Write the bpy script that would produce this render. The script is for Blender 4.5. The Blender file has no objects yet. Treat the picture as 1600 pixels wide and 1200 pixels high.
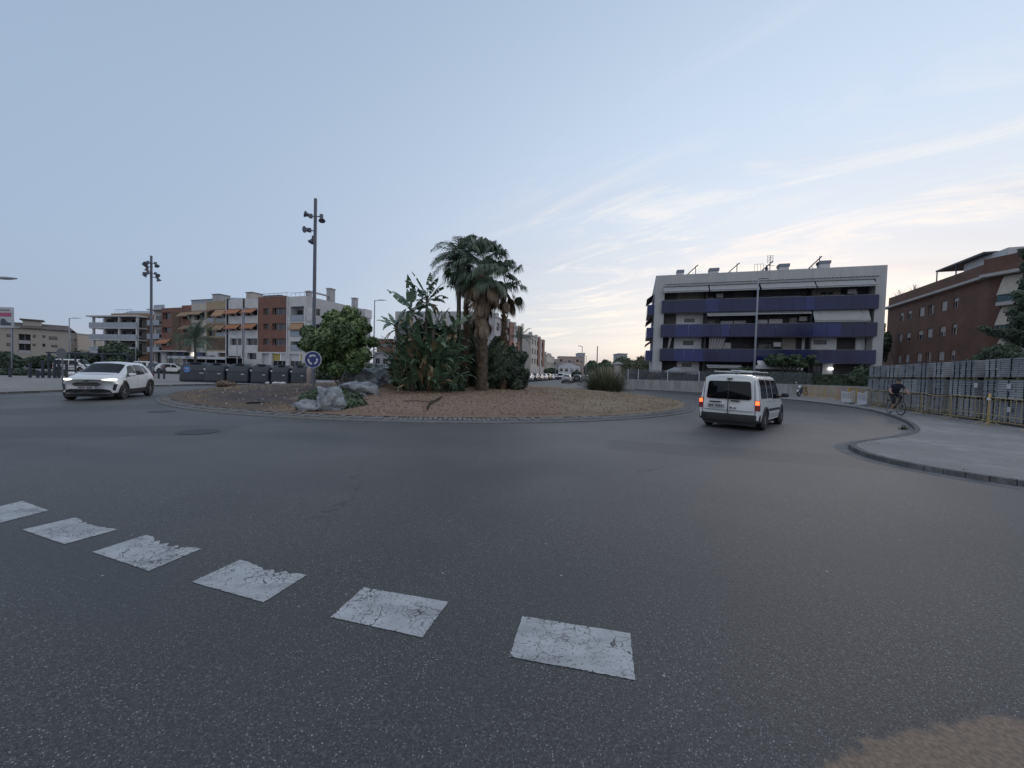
import bpy, bmesh, math, random
from mathutils import Vector, Matrix, noise
C = bpy.context.scene
# ------------------------------------------------------------------ camera
F, H0, HY, SL = 600.0, 1.65, 582.0, 0.028          # focal (px of a 1600 px frame), eye height, horizon row, roll
pt = math.atan((600-HY)/F); rl = math.atan(SL)
f0 = Vector((0, math.cos(pt), -math.sin(pt))); u0 = Vector((0, math.sin(pt), math.cos(pt))); r0 = Vector((1, 0, 0))
CR = math.cos(rl)*r0 + math.sin(rl)*u0; CU = -math.sin(rl)*r0 + math.cos(rl)*u0
cam = bpy.data.cameras.new('camera'); co = bpy.data.objects.new('camera', cam); C.collection.objects.link(co)
M3 = Matrix((CR, CU, -f0)).transposed()
co.matrix_world = Matrix.Translation((0, 0, H0)) @ M3.to_4x4()
cam.sensor_width = 36; cam.lens = F/1600*36; cam.clip_end = 3000; cam.clip_start = 0.05
C.camera = co
# ------------------------------------------------------------------ world: dusk sky
w = bpy.data.worlds.new("World"); C.world = w; w.use_nodes = True
SUN_AZ, SUN_EL = math.radians(38), math.radians(2)
def build_world():
    nt = w.node_tree; N = nt.nodes; L = nt.links; N.clear()
    out = N.new('ShaderNodeOutputWorld'); add = N.new('ShaderNodeAddShader'); L.new(add.outputs[0], out.inputs[0])
    sky = N.new('ShaderNodeTexSky'); sky.sky_type = 'NISHITA'; sky.sun_disc = False
    sky.sun_elevation = SUN_EL; sky.sun_rotation = SUN_AZ; sky.dust_density = 1.5; sky.ozone_density = 3
    b1 = N.new('ShaderNodeBackground'); b1.inputs[1].default_value = 0.05; L.new(sky.outputs[0], b1.inputs[0])
    b2 = N.new('ShaderNodeBackground'); b2.inputs[1].default_value = 1.0
    L.new(b1.outputs[0], add.inputs[0]); L.new(b2.outputs[0], add.inputs[1])
    tc = N.new('ShaderNodeTexCoord'); D = tc.outputs['Generated']
    sep = N.new('ShaderNodeSeparateXYZ'); L.new(D, sep.inputs[0])
    def m(op, a, b=None, clamp=False):
        n = N.new('ShaderNodeMath'); n.operation = op; n.use_clamp = clamp
        for i, v in enumerate((a, b)):
            if v is None: continue
            if isinstance(v, (int, float)): n.inputs[i].default_value = v
            else: L.new(v, n.inputs[i])
        return n.outputs[0]
    def mr(v, a, b, c=0., d=1.):
        n = N.new('ShaderNodeMapRange'); n.interpolation_type = 'SMOOTHSTEP'
        L.new(v, n.inputs[0]); n.inputs[1].default_value = a; n.inputs[2].default_value = b; n.inputs[3].default_value = c; n.inputs[4].default_value = d
        return n.outputs[0]
    def mixc(f, a, b, mode='MIX'):
        n = N.new('ShaderNodeMix'); n.data_type = 'RGBA'; n.blend_type = mode
        if isinstance(f, (int, float)): n.inputs[0].default_value = f
        else: L.new(f, n.inputs[0])
        for i, v in ((6, a), (7, b)):
            if isinstance(v, tuple): n.inputs[i].default_value = v+(1,)
            else: L.new(v, n.inputs[i])
        return n.outputs[2]
    def dot(az, el):
        n = N.new('ShaderNodeVectorMath'); n.operation = 'DOT_PRODUCT'; L.new(D, n.inputs[0])
        n.inputs[1].default_value = (math.sin(az)*math.cos(el), math.cos(az)*math.cos(el), math.sin(el)); return n.outputs['Value']
    z = sep.outputs[2]
    rp = N.new('ShaderNodeValToRGB'); L.new(z, rp.inputs[0]); e = rp.color_ramp.elements
    cols = SKY_RAMP
    e[0].position = cols[0][0]; e[0].color = cols[0][1]+(1,); e[1].position = cols[-1][0]; e[1].color = cols[-1][1]+(1,)
    for p_, c_ in cols[1:-1]:
        q = e.new(p_); q.color = c_+(1,)
    base = rp.outputs[0]
    # broad glow round the sunset side
    g1 = m('MULTIPLY', mr(dot(math.radians(24), math.radians(14)), *GLOW_R), mr(z, 0.85, 0.25, 0.45, 1.0))
    c = mixc(m('MULTIPLY', g1, 1.0), base, GLOW_C)
    # warmer low down towards the sun
    low = m('MULTIPLY', mr(z, 0.50, 0.03), mr(dot(math.radians(34), math.radians(4)), 0.35, 1.0))
    c = mixc(m('MULTIPLY', low, 0.85), c, WARM_C)
    # away from the sun the sky is darker and bluer
    back = m('MULTIPLY', mr(dot(math.radians(-70), math.radians(20)), -0.1, 1.1), mr(dot(math.radians(180), 0), 0.3, -0.3))
    c = mixc(m('MULTIPLY', back, BACK[0]), c, BACK[1])
    rear = mr(dot(math.radians(180), math.radians(20)), -0.1, 0.8)  # unseen sky behind the camera, brightened to light the facades
    c = mixc(m('MULTIPLY', rear, 0.9), c, REAR_C)
    # a thin bank of grey-blue haze above the horizon
    hz = m('MULTIPLY', mr(z, 0.075, 0.02), 0.6)
    c = mixc(hz, c, HAZE_C)
    # wispy clouds: noise on the plane overhead, stretched
    def wisps(rot, sc, lo, hi, off, det=6, rough=0.62, dist=0.6):
        zc = m('ADD', m('MAXIMUM', z, 0.0), 0.10)
        cx = m('DIVIDE', sep.outputs[0], zc); cy = m('DIVIDE', sep.outputs[1], zc)
        cb = N.new('ShaderNodeCombineXYZ'); L.new(cx, cb.inputs[0]); L.new(cy, cb.inputs[1])
        mq = N.new('ShaderNodeMapping'); L.new(cb.outputs[0], mq.inputs[0]); mq.inputs['Rotation'].default_value = (0, 0, rot)
        mp = N.new('ShaderNodeMapping'); L.new(mq.outputs[0], mp.inputs[0]); mp.inputs['Scale'].default_value = sc; mp.inputs['Location'].default_value = off
        n = N.new('ShaderNodeTexNoise'); L.new(mp.outputs[0], n.inputs['Vector']); n.inputs['Scale'].default_value = 1; n.inputs['Detail'].default_value = det
        n.inputs['Roughness'].default_value = rough; n.inputs['Distortion'].default_value = dist
        return mr(n.outputs[0], lo, hi)
    up = mr(z, 0.03, 0.12)
    side = mr(dot(math.radians(34), math.radians(10)), 0.72, 0.93)
    a = m('MULTIPLY', m('MULTIPLY', wisps(math.radians(35), (0.9, 2.3, 1), 0.46, 0.68, (3.1, 1.7, 0), 8, 0.68, 1.1), m('MULTIPLY', up, mr(z, 0.55, 0.25))), side)
    c = mixc(m('MULTIPLY', a, 0.8), c, CLOUD_C)
    side2 = mr(dot(math.radians(38), math.radians(30)), 0.70, 0.92)
    a2 = m('MULTIPLY', m('MULTIPLY', wisps(math.radians(48), (0.5, 4.0, 1), 0.60, 0.78, (7.3, 2.2, 0), 5, 0.55, 0.3), mr(z, 0.12, 0.3)), side2)
    c = mixc(m('MULTIPLY', a2, 0.15), c, (0.80, 0.80, 0.83))
    a3 = m('MULTIPLY', wisps(math.radians(20), (0.35, 1.3, 1), 0.50, 0.72, (1.2, 9.4, 0), 4, 0.5, 0.2), m('MULTIPLY', mr(z, 0.06, 0.16), mr(z, 0.5, 0.3)))
    c = mixc(m('MULTIPLY', m('MULTIPLY', a3, side), 0.35), c, (0.50, 0.50, 0.56))
    a4 = m('MULTIPLY', wisps(math.radians(5), (0.2, 0.8, 1), 0.45, 0.75, (5.2, 3.4, 0), 3, 0.5, 0.2), mr(z, 0.0, 0.1))
    c = mixc(m('MULTIPLY', a4, 0.12), c, (0.40, 0.44, 0.55))
    L.new(c, b2.inputs[0])
SKY_RAMP = [(-0.05, (0.20, 0.22, 0.26)), (0.0, (0.36, 0.38, 0.46)), (0.06, (0.42, 0.46, 0.56)), (0.22, (0.45, 0.56, 0.71)), (0.45, (0.38, 0.515, 0.69)), (0.75, (0.27, 0.385, 0.54)), (1.0, (0.20, 0.29, 0.43))]
SKY_RAMP[0] = (0.0, SKY_RAMP[1][1]); SKY_RAMP.pop(1)
GLOW_R = (-0.35, 1.05, 0.0, 1.0); GLOW_C = (0.64, 0.74, 0.86)
WARM_C = (0.86, 0.785, 0.71); HAZE_C = (0.46, 0.46, 0.53); CLOUD_C = (1.0, 0.90, 0.80)
BACK = (0.62, (0.245, 0.325, 0.465)); REAR_C = (0.64, 0.65, 0.70)
build_world()
# ------------------------------------------------------------------ sun: faint, very soft afterglow
sl = bpy.data.lights.new('sun', 'SUN'); sl.energy = 0.5; sl.angle = math.radians(25); sl.color = (1.0, 0.86, 0.76)
so = bpy.data.objects.new('sun', sl); C.collection.objects.link(so)
sd = Vector((math.sin(SUN_AZ)*math.cos(math.radians(14)), math.cos(SUN_AZ)*math.cos(math.radians(14)), math.sin(math.radians(14))))
so.rotation_euler = sd.to_track_quat('Z', 'Y').to_euler()
C.view_settings.view_transform = 'Standard'; C.view_settings.look = 'None'; C.view_settings.exposure = 0.05; C.view_settings.gamma = 1
C.cycles.max_bounces = 5; C.cycles.transparent_max_bounces = 8
# ------------------------------------------------------------------ surveying helpers
def ray(x, y): return f0 + (x-800)/F*CR + (600-y)/F*CU
def G(x, y, z=0.0):
    d = ray(x, y); t = (z-H0)/d.z; return Vector((d.x*t, d.y*t, z))
def AT(x, y, Y):
    d = ray(x, y); t = Y/d.y; return Vector((d.x*t, Y, H0+d.z*t))
IC = Vector((-4.19, 27.5)); IR = 15.6
def islz(x, y):
    r = math.hypot(x-IC.x, y-IC.y)/(IR-0.6)
    if r >= 1: return 0.13
    return 0.13 + 0.60*(1-r*r)**0.9 + 0.05*noise.noise(Vector((x*0.5, y*0.5, 0)))*(1-r)
def GM(x, y):
    d = ray(x, y); Y = 12.0
    while Y < 43:
        t = Y/d.y; X = d.x*t; Z = H0+d.z*t
        if Z <= islz(X, Y): return Vector((X, Y, islz(X, Y)))
        Y += 0.05
    return Vector((d.x*Y/d.y, Y, islz(d.x*Y/d.y, Y)))
# ------------------------------------------------------------------ materials
MATS = {}
def nodes_of(m):
    m.use_nodes = True; nt = m.node_tree; return nt, nt.nodes, nt.links, nt.nodes['Principled BSDF']
def mat(name, col, rough=0.7, var=0.15, scale=3.0, metal=0.0, bump=0.0, bscale=40, emit=None, estr=0, spec=0.5, stretch=(1, 1, 1), alpha=None, trans=0, coat=0):
    if name in MATS: return MATS[name]
    m = bpy.data.materials.new(name); nt, N, L, B = nodes_of(m)
    B.inputs['Roughness'].default_value = rough; B.inputs['Metallic'].default_value = metal; B.inputs['Specular IOR Level'].default_value = spec
    tc = N.new('ShaderNodeTexCoord'); mp = N.new('ShaderNodeMapping'); L.new(tc.outputs['Object'], mp.inputs[0]); mp.inputs['Scale'].default_value = stretch
    n = N.new('ShaderNodeTexNoise'); n.inputs['Scale'].default_value = scale; n.inputs['Detail'].default_value = 6; L.new(mp.outputs[0], n.inputs['Vector'])
    r = N.new('ShaderNodeMapRange'); L.new(n.outputs[0], r.inputs[0]); r.inputs[1].default_value = 0.3; r.inputs[2].default_value = 0.7
    r.inputs[3].default_value = 1-var; r.inputs[4].default_value = 1+var
    mx = N.new('ShaderNodeVectorMath'); mx.operation = 'SCALE'; mx.inputs[0].default_value = col; L.new(r.outputs[0], mx.inputs['Scale'])
    L.new(mx.outputs[0], B.inputs['Base Color'])
    if bump:
        n2 = N.new('ShaderNodeTexNoise'); n2.inputs['Scale'].default_value = bscale; n2.inputs['Detail'].default_value = 5; L.new(mp.outputs[0], n2.inputs['Vector'])
        bp = N.new('ShaderNodeBump'); bp.inputs['Strength'].default_value = bump; bp.inputs['Distance'].default_value = 0.02
        L.new(n2.outputs[0], bp.inputs['Height']); L.new(bp.outputs[0], B.inputs['Normal'])
    if emit: B.inputs['Emission Color'].default_value = emit+(1,); B.inputs['Emission Strength'].default_value = estr
    if trans: B.inputs['Transmission Weight'].default_value = trans
    if coat: B.inputs['Coat Weight'].default_value = coat; B.inputs['Coat Roughness'].default_value = 0.08
    MATS[name] = m; return m
def brick(name, c1, c2, mortar, scale=1.0):
    if name in MATS: return MATS[name]
    m = bpy.data.materials.new(name); nt, N, L, B = nodes_of(m); B.inputs['Roughness'].default_value = 0.85
    tc = N.new('ShaderNodeTexCoord'); s = N.new('ShaderNodeSeparateXYZ'); L.new(tc.outputs['Object'], s.inputs[0])
    a = N.new('ShaderNodeMath'); a.operation = 'ADD'; L.new(s.outputs[0], a.inputs[0]); L.new(s.outputs[1], a.inputs[1])
    cb = N.new('ShaderNodeCombineXYZ'); L.new(a.outputs[0], cb.inputs[0]); L.new(s.outputs[2], cb.inputs[1])
    b = N.new('ShaderNodeTexBrick'); L.new(cb.outputs[0], b.inputs['Vector']); b.inputs['Color1'].default_value = c1+(1,); b.inputs['Color2'].default_value = c2+(1,)
    b.inputs['Mortar'].default_value = mortar+(1,); b.inputs['Scale'].default_value = 1; b.inputs['Brick Width'].default_value = 0.25*scale; b.inputs['Row Height'].default_value = 0.075*scale; b.inputs['Mortar Size'].default_value = 0.006*scale
    n = N.new('ShaderNodeTexNoise'); n.inputs['Scale'].default_value = 0.6; n.inputs['Detail'].default_value = 5; L.new(tc.outputs['Object'], n.inputs['Vector'])
    r = N.new('ShaderNodeMapRange'); L.new(n.outputs[0], r.inputs[0]); r.inputs[1].default_value = 0.3; r.inputs[2].default_value = 0.7; r.inputs[3].default_value = 0.8; r.inputs[4].default_value = 1.2
    mx = N.new('ShaderNodeVectorMath'); mx.operation = 'SCALE'; L.new(b.outputs[0], mx.inputs[0]); L.new(r.outputs[0], mx.inputs['Scale']); L.new(mx.outputs[0], B.inputs['Base Color'])
    MATS[name] = m; return m
def asphalt_nodes(m, paint=None):
    nt, N, L, B = nodes_of(m)
    tc = N.new('ShaderNodeTexCoord'); P = tc.outputs['Object']
    def nz(scale, det=4, st=None):
        n = N.new('ShaderNodeTexNoise'); n.inputs['Scale'].default_value = scale; n.inputs['Detail'].default_value = det
        if st:
            mp = N.new('ShaderNodeMapping'); mp.inputs['Scale'].default_value = st; L.new(P, mp.inputs[0]); L.new(mp.outputs[0], n.inputs['Vector'])
        else: L.new(P, n.inputs['Vector'])
        return n.outputs[0]
    def mr(v, a, b, c=0., d=1.):
        n = N.new('ShaderNodeMapRange'); L.new(v, n.inputs[0])
        for i, q in enumerate((a, b, c, d)): n.inputs[i+1].default_value = q
        return n.outputs[0]
    def mixc(f, a, b, mode='MIX'):
        n = N.new('ShaderNodeMix'); n.data_type = 'RGBA'; n.blend_type = mode
        if isinstance(f, float): n.inputs[0].default_value = f
        else: L.new(f, n.inputs[0])
        for i, v in ((6, a), (7, b)):
            if isinstance(v, tuple): n.inputs[i].default_value = v+(1,)
            else: L.new(v, n.inputs[i])
        return n.outputs[2]
    def math2(op, a, b):
        n = N.new('ShaderNodeMath'); n.operation = op
        for i, v in enumerate((a, b)):
            if isinstance(v, (int, float)): n.inputs[i].default_value = v
            else: L.new(v, n.inputs[i])
        return n.outputs[0]
    v = N.new('ShaderNodeTexVoronoi'); v.inputs['Scale'].default_value = 95; L.new(P, v.inputs['Vector'])
    sc = N.new('ShaderNodeSeparateColor'); L.new(v.outputs['Color'], sc.inputs[0])
    c = mixc(mr(nz(0.16, 7), 0.36, 0.64), (0.022, 0.021, 0.0225), (0.050, 0.0475, 0.0495))
    c = mixc(mr(nz(60, 3), 0.3, 0.7), c, (0.042, 0.044, 0.052)) if False else mixc(0.55, c, mixc(mr(nz(70, 2), 0.35, 0.65), (0.013, 0.013, 0.0135), (0.088, 0.085, 0.088)))
    core = math2('MULTIPLY', mr(sc.outputs[0], 0.78, 1.0), mr(v.outputs['Distance'], 0.42, 0.18))
    c = mixc(mr(nz(22, 3), 0.52, 0.70, 0, .55), c, (0.022, 0.021, 0.023)); c = mixc(mr(nz(31, 3), 0.58, 0.72, 0, .5), c, (0.13, 0.127, 0.128))
    # far road's grazing brightness painted in as a paler band round the island
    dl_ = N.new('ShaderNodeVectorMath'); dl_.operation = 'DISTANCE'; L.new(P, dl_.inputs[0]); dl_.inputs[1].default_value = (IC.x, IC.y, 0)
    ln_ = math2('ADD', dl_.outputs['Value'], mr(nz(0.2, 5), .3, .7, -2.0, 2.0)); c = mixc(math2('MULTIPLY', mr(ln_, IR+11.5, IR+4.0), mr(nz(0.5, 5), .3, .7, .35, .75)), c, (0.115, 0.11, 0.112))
    v2 = N.new('ShaderNodeTexVoronoi'); v2.inputs['Scale'].default_value = 170; L.new(P, v2.inputs['Vector']); s3_ = N.new('ShaderNodeSeparateColor'); L.new(v2.outputs['Color'], s3_.inputs[0])
    c = mixc(math2('MULTIPLY', mr(s3_.outputs[1], 0.70, 0.95, 0, .8), mr(v2.outputs['Distance'], 0.5, 0.25)), c, (0.26, 0.257, 0.26))
    spk = math2('MULTIPLY', core, mr(nz(1.3, 4), 0.3, 0.62, 0.35, 1.0))
    c = mixc(spk, c, (0.50, 0.495, 0.50))
    dk_ = N.new('ShaderNodeTexVoronoi'); dk_.inputs['Scale'].default_value = 1.7; L.new(P, dk_.inputs['Vector'])
    c = mixc(mr(math2('ADD', dk_.outputs['Distance'], mr(nz(35, 4), .2, .8, -.03, .03)), .045, .03, 0, .75), c, (0.016, 0.016, 0.018))
    # dark blotches (oil, gum) and swept tyre bands round the island
    st = math2('MULTIPLY', mr(nz(2.6, 3), 0.70, 0.78), 0.6); c = mixc(st, c, (0.03, 0.03, 0.034))
    d = N.new('ShaderNodeVectorMath'); d.operation = 'DISTANCE'; L.new(P, d.inputs[0]); d.inputs[1].default_value = (IC.x, IC.y, 0)
    dd = math2('ADD', d.outputs['Value'], math2('MULTIPLY', mr(nz(0.12, 3), 0.3, 0.7, -1.5, 1.5), 1.0))
    wv = N.new('ShaderNodeMath'); wv.operation = 'SINE'; L.new(math2('MULTIPLY', dd, 2.1), wv.inputs[0])
    band = math2('MULTIPLY', mr(wv.outputs[0], 0.0, 1.0, 0, 0.50), mr(nz(0.25, 5), 0.40, 0.58)); c = mixc(band, c, (0.045, 0.047, 0.055))
    crk = N.new('ShaderNodeTexVoronoi'); crk.feature = 'DISTANCE_TO_EDGE'; crk.inputs['Scale'].default_value = 0.33
    dn = N.new('ShaderNodeTexNoise'); dn.inputs['Scale'].default_value = 2.0; dn.inputs['Detail'].default_value = 5; L.new(P, dn.inputs['Vector'])
    va = N.new('ShaderNodeVectorMath'); va.operation = 'MULTIPLY_ADD'; L.new(dn.outputs['Color'], va.inputs[0]); va.inputs[1].default_value = (0.9, 0.9, 0); L.new(P, va.inputs[2]); L.new(va.outputs[0], crk.inputs['Vector'])
    ck = math2('MULTIPLY', mr(crk.outputs['Distance'], 0.006, 0.0), mr(nz(0.5, 3), 0.5, 0.6)); c = mixc(math2('MULTIPLY', ck, 0.7), c, (0.02, 0.02, 0.022))
    sp = N.new('ShaderNodeSeparateXYZ'); L.new(P, sp.inputs[0])
    # patch repairs: slightly darker rectangles of newer asphalt
    for (px_, py_, ww_, hh_, an_) in ((-9.5, 9.0, 2.6, .9, .3), (5.2, 8.4, 3.0, .7, -.25), (-15, 12.5, 3, 1.2, .9)):
        mpp = N.new('ShaderNodeMapping'); mpp.vector_type = 'TEXTURE'; mpp.inputs['Location'].default_value = (px_, py_, 0); mpp.inputs['Rotation'].default_value = (0, 0, an_); mpp.inputs['Scale'].default_value = (ww_, hh_, 1); L.new(P, mpp.inputs[0])
        s2_ = N.new('ShaderNodeSeparateXYZ'); L.new(mpp.outputs[0], s2_.inputs[0]); ax_ = math2('ABSOLUTE', s2_.outputs[0], 0); ay_ = math2('ABSOLUTE', s2_.outputs[1], 0)
        c = mixc(mr(math2('ADD', math2('MAXIMUM', ax_, ay_), mr(nz(6, 3), 0, 1, -.03, .03)), 1.01, .97, 0, .45), c, (0.035, 0.034, 0.036))
    # scattered bright grit and paint crumbs
    cr_ = N.new('ShaderNodeTexVoronoi'); cr_.inputs['Scale'].default_value = 3.0; L.new(P, cr_.inputs['Vector']); c = mixc(mr(cr_.outputs['Distance'], .035, .025, 0, .8), c, (.36, .36, .36))
    # sandy dust spread over the road at the near kerb
    ex_ = N.new('ShaderNodeMath'); ex_.operation = 'EXPONENT'; L.new(math2('MULTIPLY', math2('SUBTRACT', sp.outputs[0], 0.95), -1.3), ex_.inputs[0])
    fy_ = math2('SUBTRACT', 1.95, math2('MULTIPLY', ex_.outputs[0], 0.60))
    dst = math2('SUBTRACT', math2('ADD', fy_, mr(nz(9, 6), .2, .8, -.06, .06)), sp.outputs[1])
    c = mixc(mr(dst, -0.012, 0.03, 0, .95), c, mixc(mr(nz(45, 5), .35, .65), (.11, .080, .058), (.22, .158, .112)))
    B.inputs['Roughness'].default_value = 0.60; B.inputs['Specular IOR Level'].default_value = 0.50
    h = math2('ADD', math2('MULTIPLY', nz(110, 3), 0.8), math2('MULTIPLY', v.outputs['Distance'], 0.5))
    if paint:
        # worn white paint, crazed and chipped, asphalt showing through
        k = N.new('ShaderNodeTexVoronoi'); k.feature = 'DISTANCE_TO_EDGE'; k.inputs['Scale'].default_value = 4.2
        vb = N.new('ShaderNodeVectorMath'); vb.operation = 'MULTIPLY_ADD'; L.new(dn.outputs['Color'], vb.inputs[0]); vb.inputs[1].default_value = (0.35, 0.35, 0); L.new(P, vb.inputs[2])
        dn2 = N.new('ShaderNodeTexNoise'); dn2.inputs['Scale'].default_value = 14.0; dn2.inputs['Detail'].default_value = 4; L.new(P, dn2.inputs['Vector'])
        vc = N.new('ShaderNodeVectorMath'); vc.operation = 'MULTIPLY_ADD'; L.new(dn2.outputs['Color'], vc.inputs[0]); vc.inputs[1].default_value = (0.10, 0.10, 0); L.new(vb.outputs[0], vc.inputs[2]); L.new(vc.outputs[0], k.inputs['Vector'])
        cr = math2('MULTIPLY', mr(k.outputs['Distance'], 0.011, 0.004), mr(nz(3.0, 4), 0.40, 0.50))
        k2 = N.new('ShaderNodeTexVoronoi'); k2.feature = 'DISTANCE_TO_EDGE'; k2.inputs['Scale'].default_value = 17; L.new(vc.outputs[0], k2.inputs['Vector'])
        cr2 = math2('MULTIPLY', mr(k2.outputs['Distance'], 0.06, 0.02), mr(nz(2.2, 5), 0.50, 0.58))
        chip = math2('MULTIPLY', mr(nz(60, 5), 0.57, 0.66), mr(nz(2.5, 4), 0.40, 0.60, .25, .9))
        ww = math2('MAXIMUM', math2('MAXIMUM', cr, cr2), chip)
        pc = mixc(mr(nz(5, 6), 0.3, 0.7), (0.32, 0.335, 0.35), (0.45, 0.47, 0.49))
        pc = mixc(math2('MULTIPLY', mr(nz(1.8, 3, (1, 4, 1)), 0.52, 0.66), 0.45), pc, (0.19, 0.195, 0.205))
        c = mixc(ww, pc, c); h = math2('MULTIPLY', h, 0.25)
    L.new(c, B.inputs['Base Color'])
    bp = N.new('ShaderNodeBump'); bp.inputs['Strength'].default_value = 0.42; bp.inputs['Distance'].default_value = 0.007; L.new(h, bp.inputs['Height']); L.new(bp.outputs[0], B.inputs['Normal'])
    return m
def ground_mat(name, c1, c2, c3, s1=1.2, s2=25, s3=90, bump=0.7):
    m = bpy.data.materials.new(name); nt, N, L, B = nodes_of(m); B.inputs['Roughness'].default_value = 0.95; B.inputs['Specular IOR Level'].default_value = 0.15
    tc = N.new('ShaderNodeTexCoord'); P = tc.outputs['Object']
    def nz(s, d=5):
        n = N.new('ShaderNodeTexNoise'); n.inputs['Scale'].default_value = s; n.inputs['Detail'].default_value = d; L.new(P, n.inputs['Vector'])
        r = N.new('ShaderNodeMapRange'); L.new(n.outputs[0], r.inputs[0]); r.inputs[1].default_value = 0.38; r.inputs[2].default_value = 0.62; return r.outputs[0]
    def mx(f, a, b):
        n = N.new('ShaderNodeMix'); n.data_type = 'RGBA'; L.new(f, n.inputs[0])
        for i, v in ((6, a), (7, b)):
            if isinstance(v, tuple): n.inputs[i].default_value = v+(1,)
            else: L.new(v, n.inputs[i])
        return n.outputs[2]
    c = mx(nz(s1), c1, c2); c = mx(nz(s2), c, mx(nz(s3, 3), c3, c2))
    L.new(c, B.inputs['Base Color'])
    n = N.new('ShaderNodeTexNoise'); n.inputs['Scale'].default_value = s2; n.inputs['Detail'].default_value = 8; L.new(P, n.inputs['Vector'])
    bp = N.new('ShaderNodeBump'); bp.inputs['Strength'].default_value = bump; bp.inputs['Distance'].default_value = 0.04; L.new(n.outputs[0], bp.inputs['Height']); L.new(bp.outputs[0], B.inputs['Normal'])
    MATS[name] = m; return m
def glass(name, col=(0.02, 0.025, 0.03), rough=0.08): return mat(name, col, rough, 0.2, 0.8, spec=0.45)
# ------------------------------------------------------------------ mesh builder
class MB:
    def __init__(s): s.v = []; s.f = []; s.mi = []
    def face(s, pts, mi=0):
        k = len(s.v); s.v += [tuple(p) for p in pts]; s.f.append(tuple(range(k, k+len(pts)))); s.mi.append(mi)
    def box(s, x0, x1, y0, y1, z0, z1, mi=0, M=None):
        P = [Vector(q) for q in ((x0, y0, z0), (x1, y0, z0), (x1, y1, z0), (x0, y1, z0), (x0, y0, z1), (x1, y0, z1), (x1, y1, z1), (x0, y1, z1))]
        if M is not None: P = [M @ q for q in P]
        k = len(s.v); s.v += [tuple(q) for q in P]
        for f in ((0, 3, 2, 1), (4, 5, 6, 7), (0, 1, 5, 4), (1, 2, 6, 5), (2, 3, 7, 6), (3, 0, 4, 7)): s.f.append(tuple(k+i for i in f)); s.mi.append(mi)
        return s
    def tube(s, pts, r, n=8, mi=0, cap=True):
        pts = [Vector(p) for p in pts]; rs = r if isinstance(r, (list, tuple)) else [r]*len(pts); k0 = len(s.v); up = None
        for i, p in enumerate(pts):
            d = (pts[min(i+1, len(pts)-1)] - pts[max(i-1, 0)]).normalized()
            a = d.orthogonal().normalized() if up is None else (up - d*up.dot(d))
            if a.length < 1e-5: a = d.orthogonal()
            a.normalize(); up = a; b = d.cross(a)
            for j in range(n):
                t = 2*math.pi*j/n; s.v.append(tuple(p + rs[i]*(math.cos(t)*a + math.sin(t)*b)))
        for i in range(len(pts)-1):
            for j in range(n):
                a, b = k0+i*n+j, k0+i*n+(j+1) % n; s.f.append((a, b, b+n, a+n)); s.mi.append(mi)
        if cap:
            s.f.append(tuple(k0+j for j in range(n))[::-1]); s.mi.append(mi); e = k0+(len(pts)-1)*n; s.f.append(tuple(e+j for j in range(n))); s.mi.append(mi)
        return s
    def lathe(s, c, prof, n=20, axis='Z', mi=0, cap=True):
        k0 = len(s.v); c = Vector(c)
        for (r, h) in prof:
            for j in range(n):
                t = 2*math.pi*j/n; a, b = r*math.cos(t), r*math.sin(t)
                q = {'Z': (a, b, h), 'X': (h, a, b), 'Y': (a, h, b)}[axis]; s.v.append(tuple(c+Vector(q)))
        for i in range(len(prof)-1):
            for j in range(n):
                a, b = k0+i*n+j, k0+i*n+(j+1) % n; s.f.append((a, b, b+n, a+n)); s.mi.append(mi)
        if cap: s.f.append(tuple(k0+j for j in range(n))[::-1]); s.mi.append(mi); e = k0+(len(prof)-1)*n; s.f.append(tuple(e+j for j in range(n))); s.mi.append(mi)
        return s
    def prism(s, poly, z0, z1, mi=0, side=None):
        n = len(poly); k = len(s.v); s.v += [(p[0], p[1], z0) for p in poly] + [(p[0], p[1], z1) for p in poly]
        s.f.append(tuple(range(k, k+n))[::-1]); s.mi.append(mi); s.f.append(tuple(range(k+n, k+2*n))); s.mi.append(mi)
        for i in range(n):
            j = (i+1) % n; s.f.append((k+i, k+j, k+n+j, k+n+i)); s.mi.append(mi if side is None else side)
        return s
    def grid(s, fn, nu, nv, mi=0, closev=False):
        k = len(s.v)
        for i in range(nu+1):
            for j in range(nv+1): s.v.append(tuple(fn(i/nu, j/nv)))
        for i in range(nu):
            for j in range(nv):
                a = k+i*(nv+1)+j; s.f.append((a, a+nv+1, a+nv+2, a+1)); s.mi.append(mi)
        return s
    def build(s, name, mats, parent=None, smooth=False, loc=None, bevel=0, auto=None):
        me = bpy.data.meshes.new(name); me.from_pydata(s.v, [], s.f)
        if not isinstance(mats, (list, tuple)): mats = [mats]
        for m in mats: me.materials.append(m)
        me.polygons.foreach_set('material_index', s.mi)
        if smooth: me.polygons.foreach_set('use_smooth', [True]*len(me.polygons))
        me.update(); o = bpy.data.objects.new(name, me); C.collection.objects.link(o)
        if parent: o.parent = parent
        if loc is not None: o.location = loc
        if auto or bevel:
            bm = bmesh.new(); bm.from_mesh(me); bmesh.ops.remove_doubles(bm, verts=bm.verts, dist=1e-4); bmesh.ops.recalc_face_normals(bm, faces=bm.faces); bm.to_mesh(me); bm.free()
        if bevel:
            b = o.modifiers.new('bevel', 'BEVEL'); b.width = bevel; b.segments = 2; b.limit_method = 'ANGLE'
        if auto: me.set_sharp_from_angle(angle=math.radians(auto))
        return o
def tag(o, label=None, cat=None, group=None, kind=None):
    if label: o['label'] = label
    if cat: o['category'] = cat
    if group: o['group'] = group
    if kind: o['kind'] = kind
    return o
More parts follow.
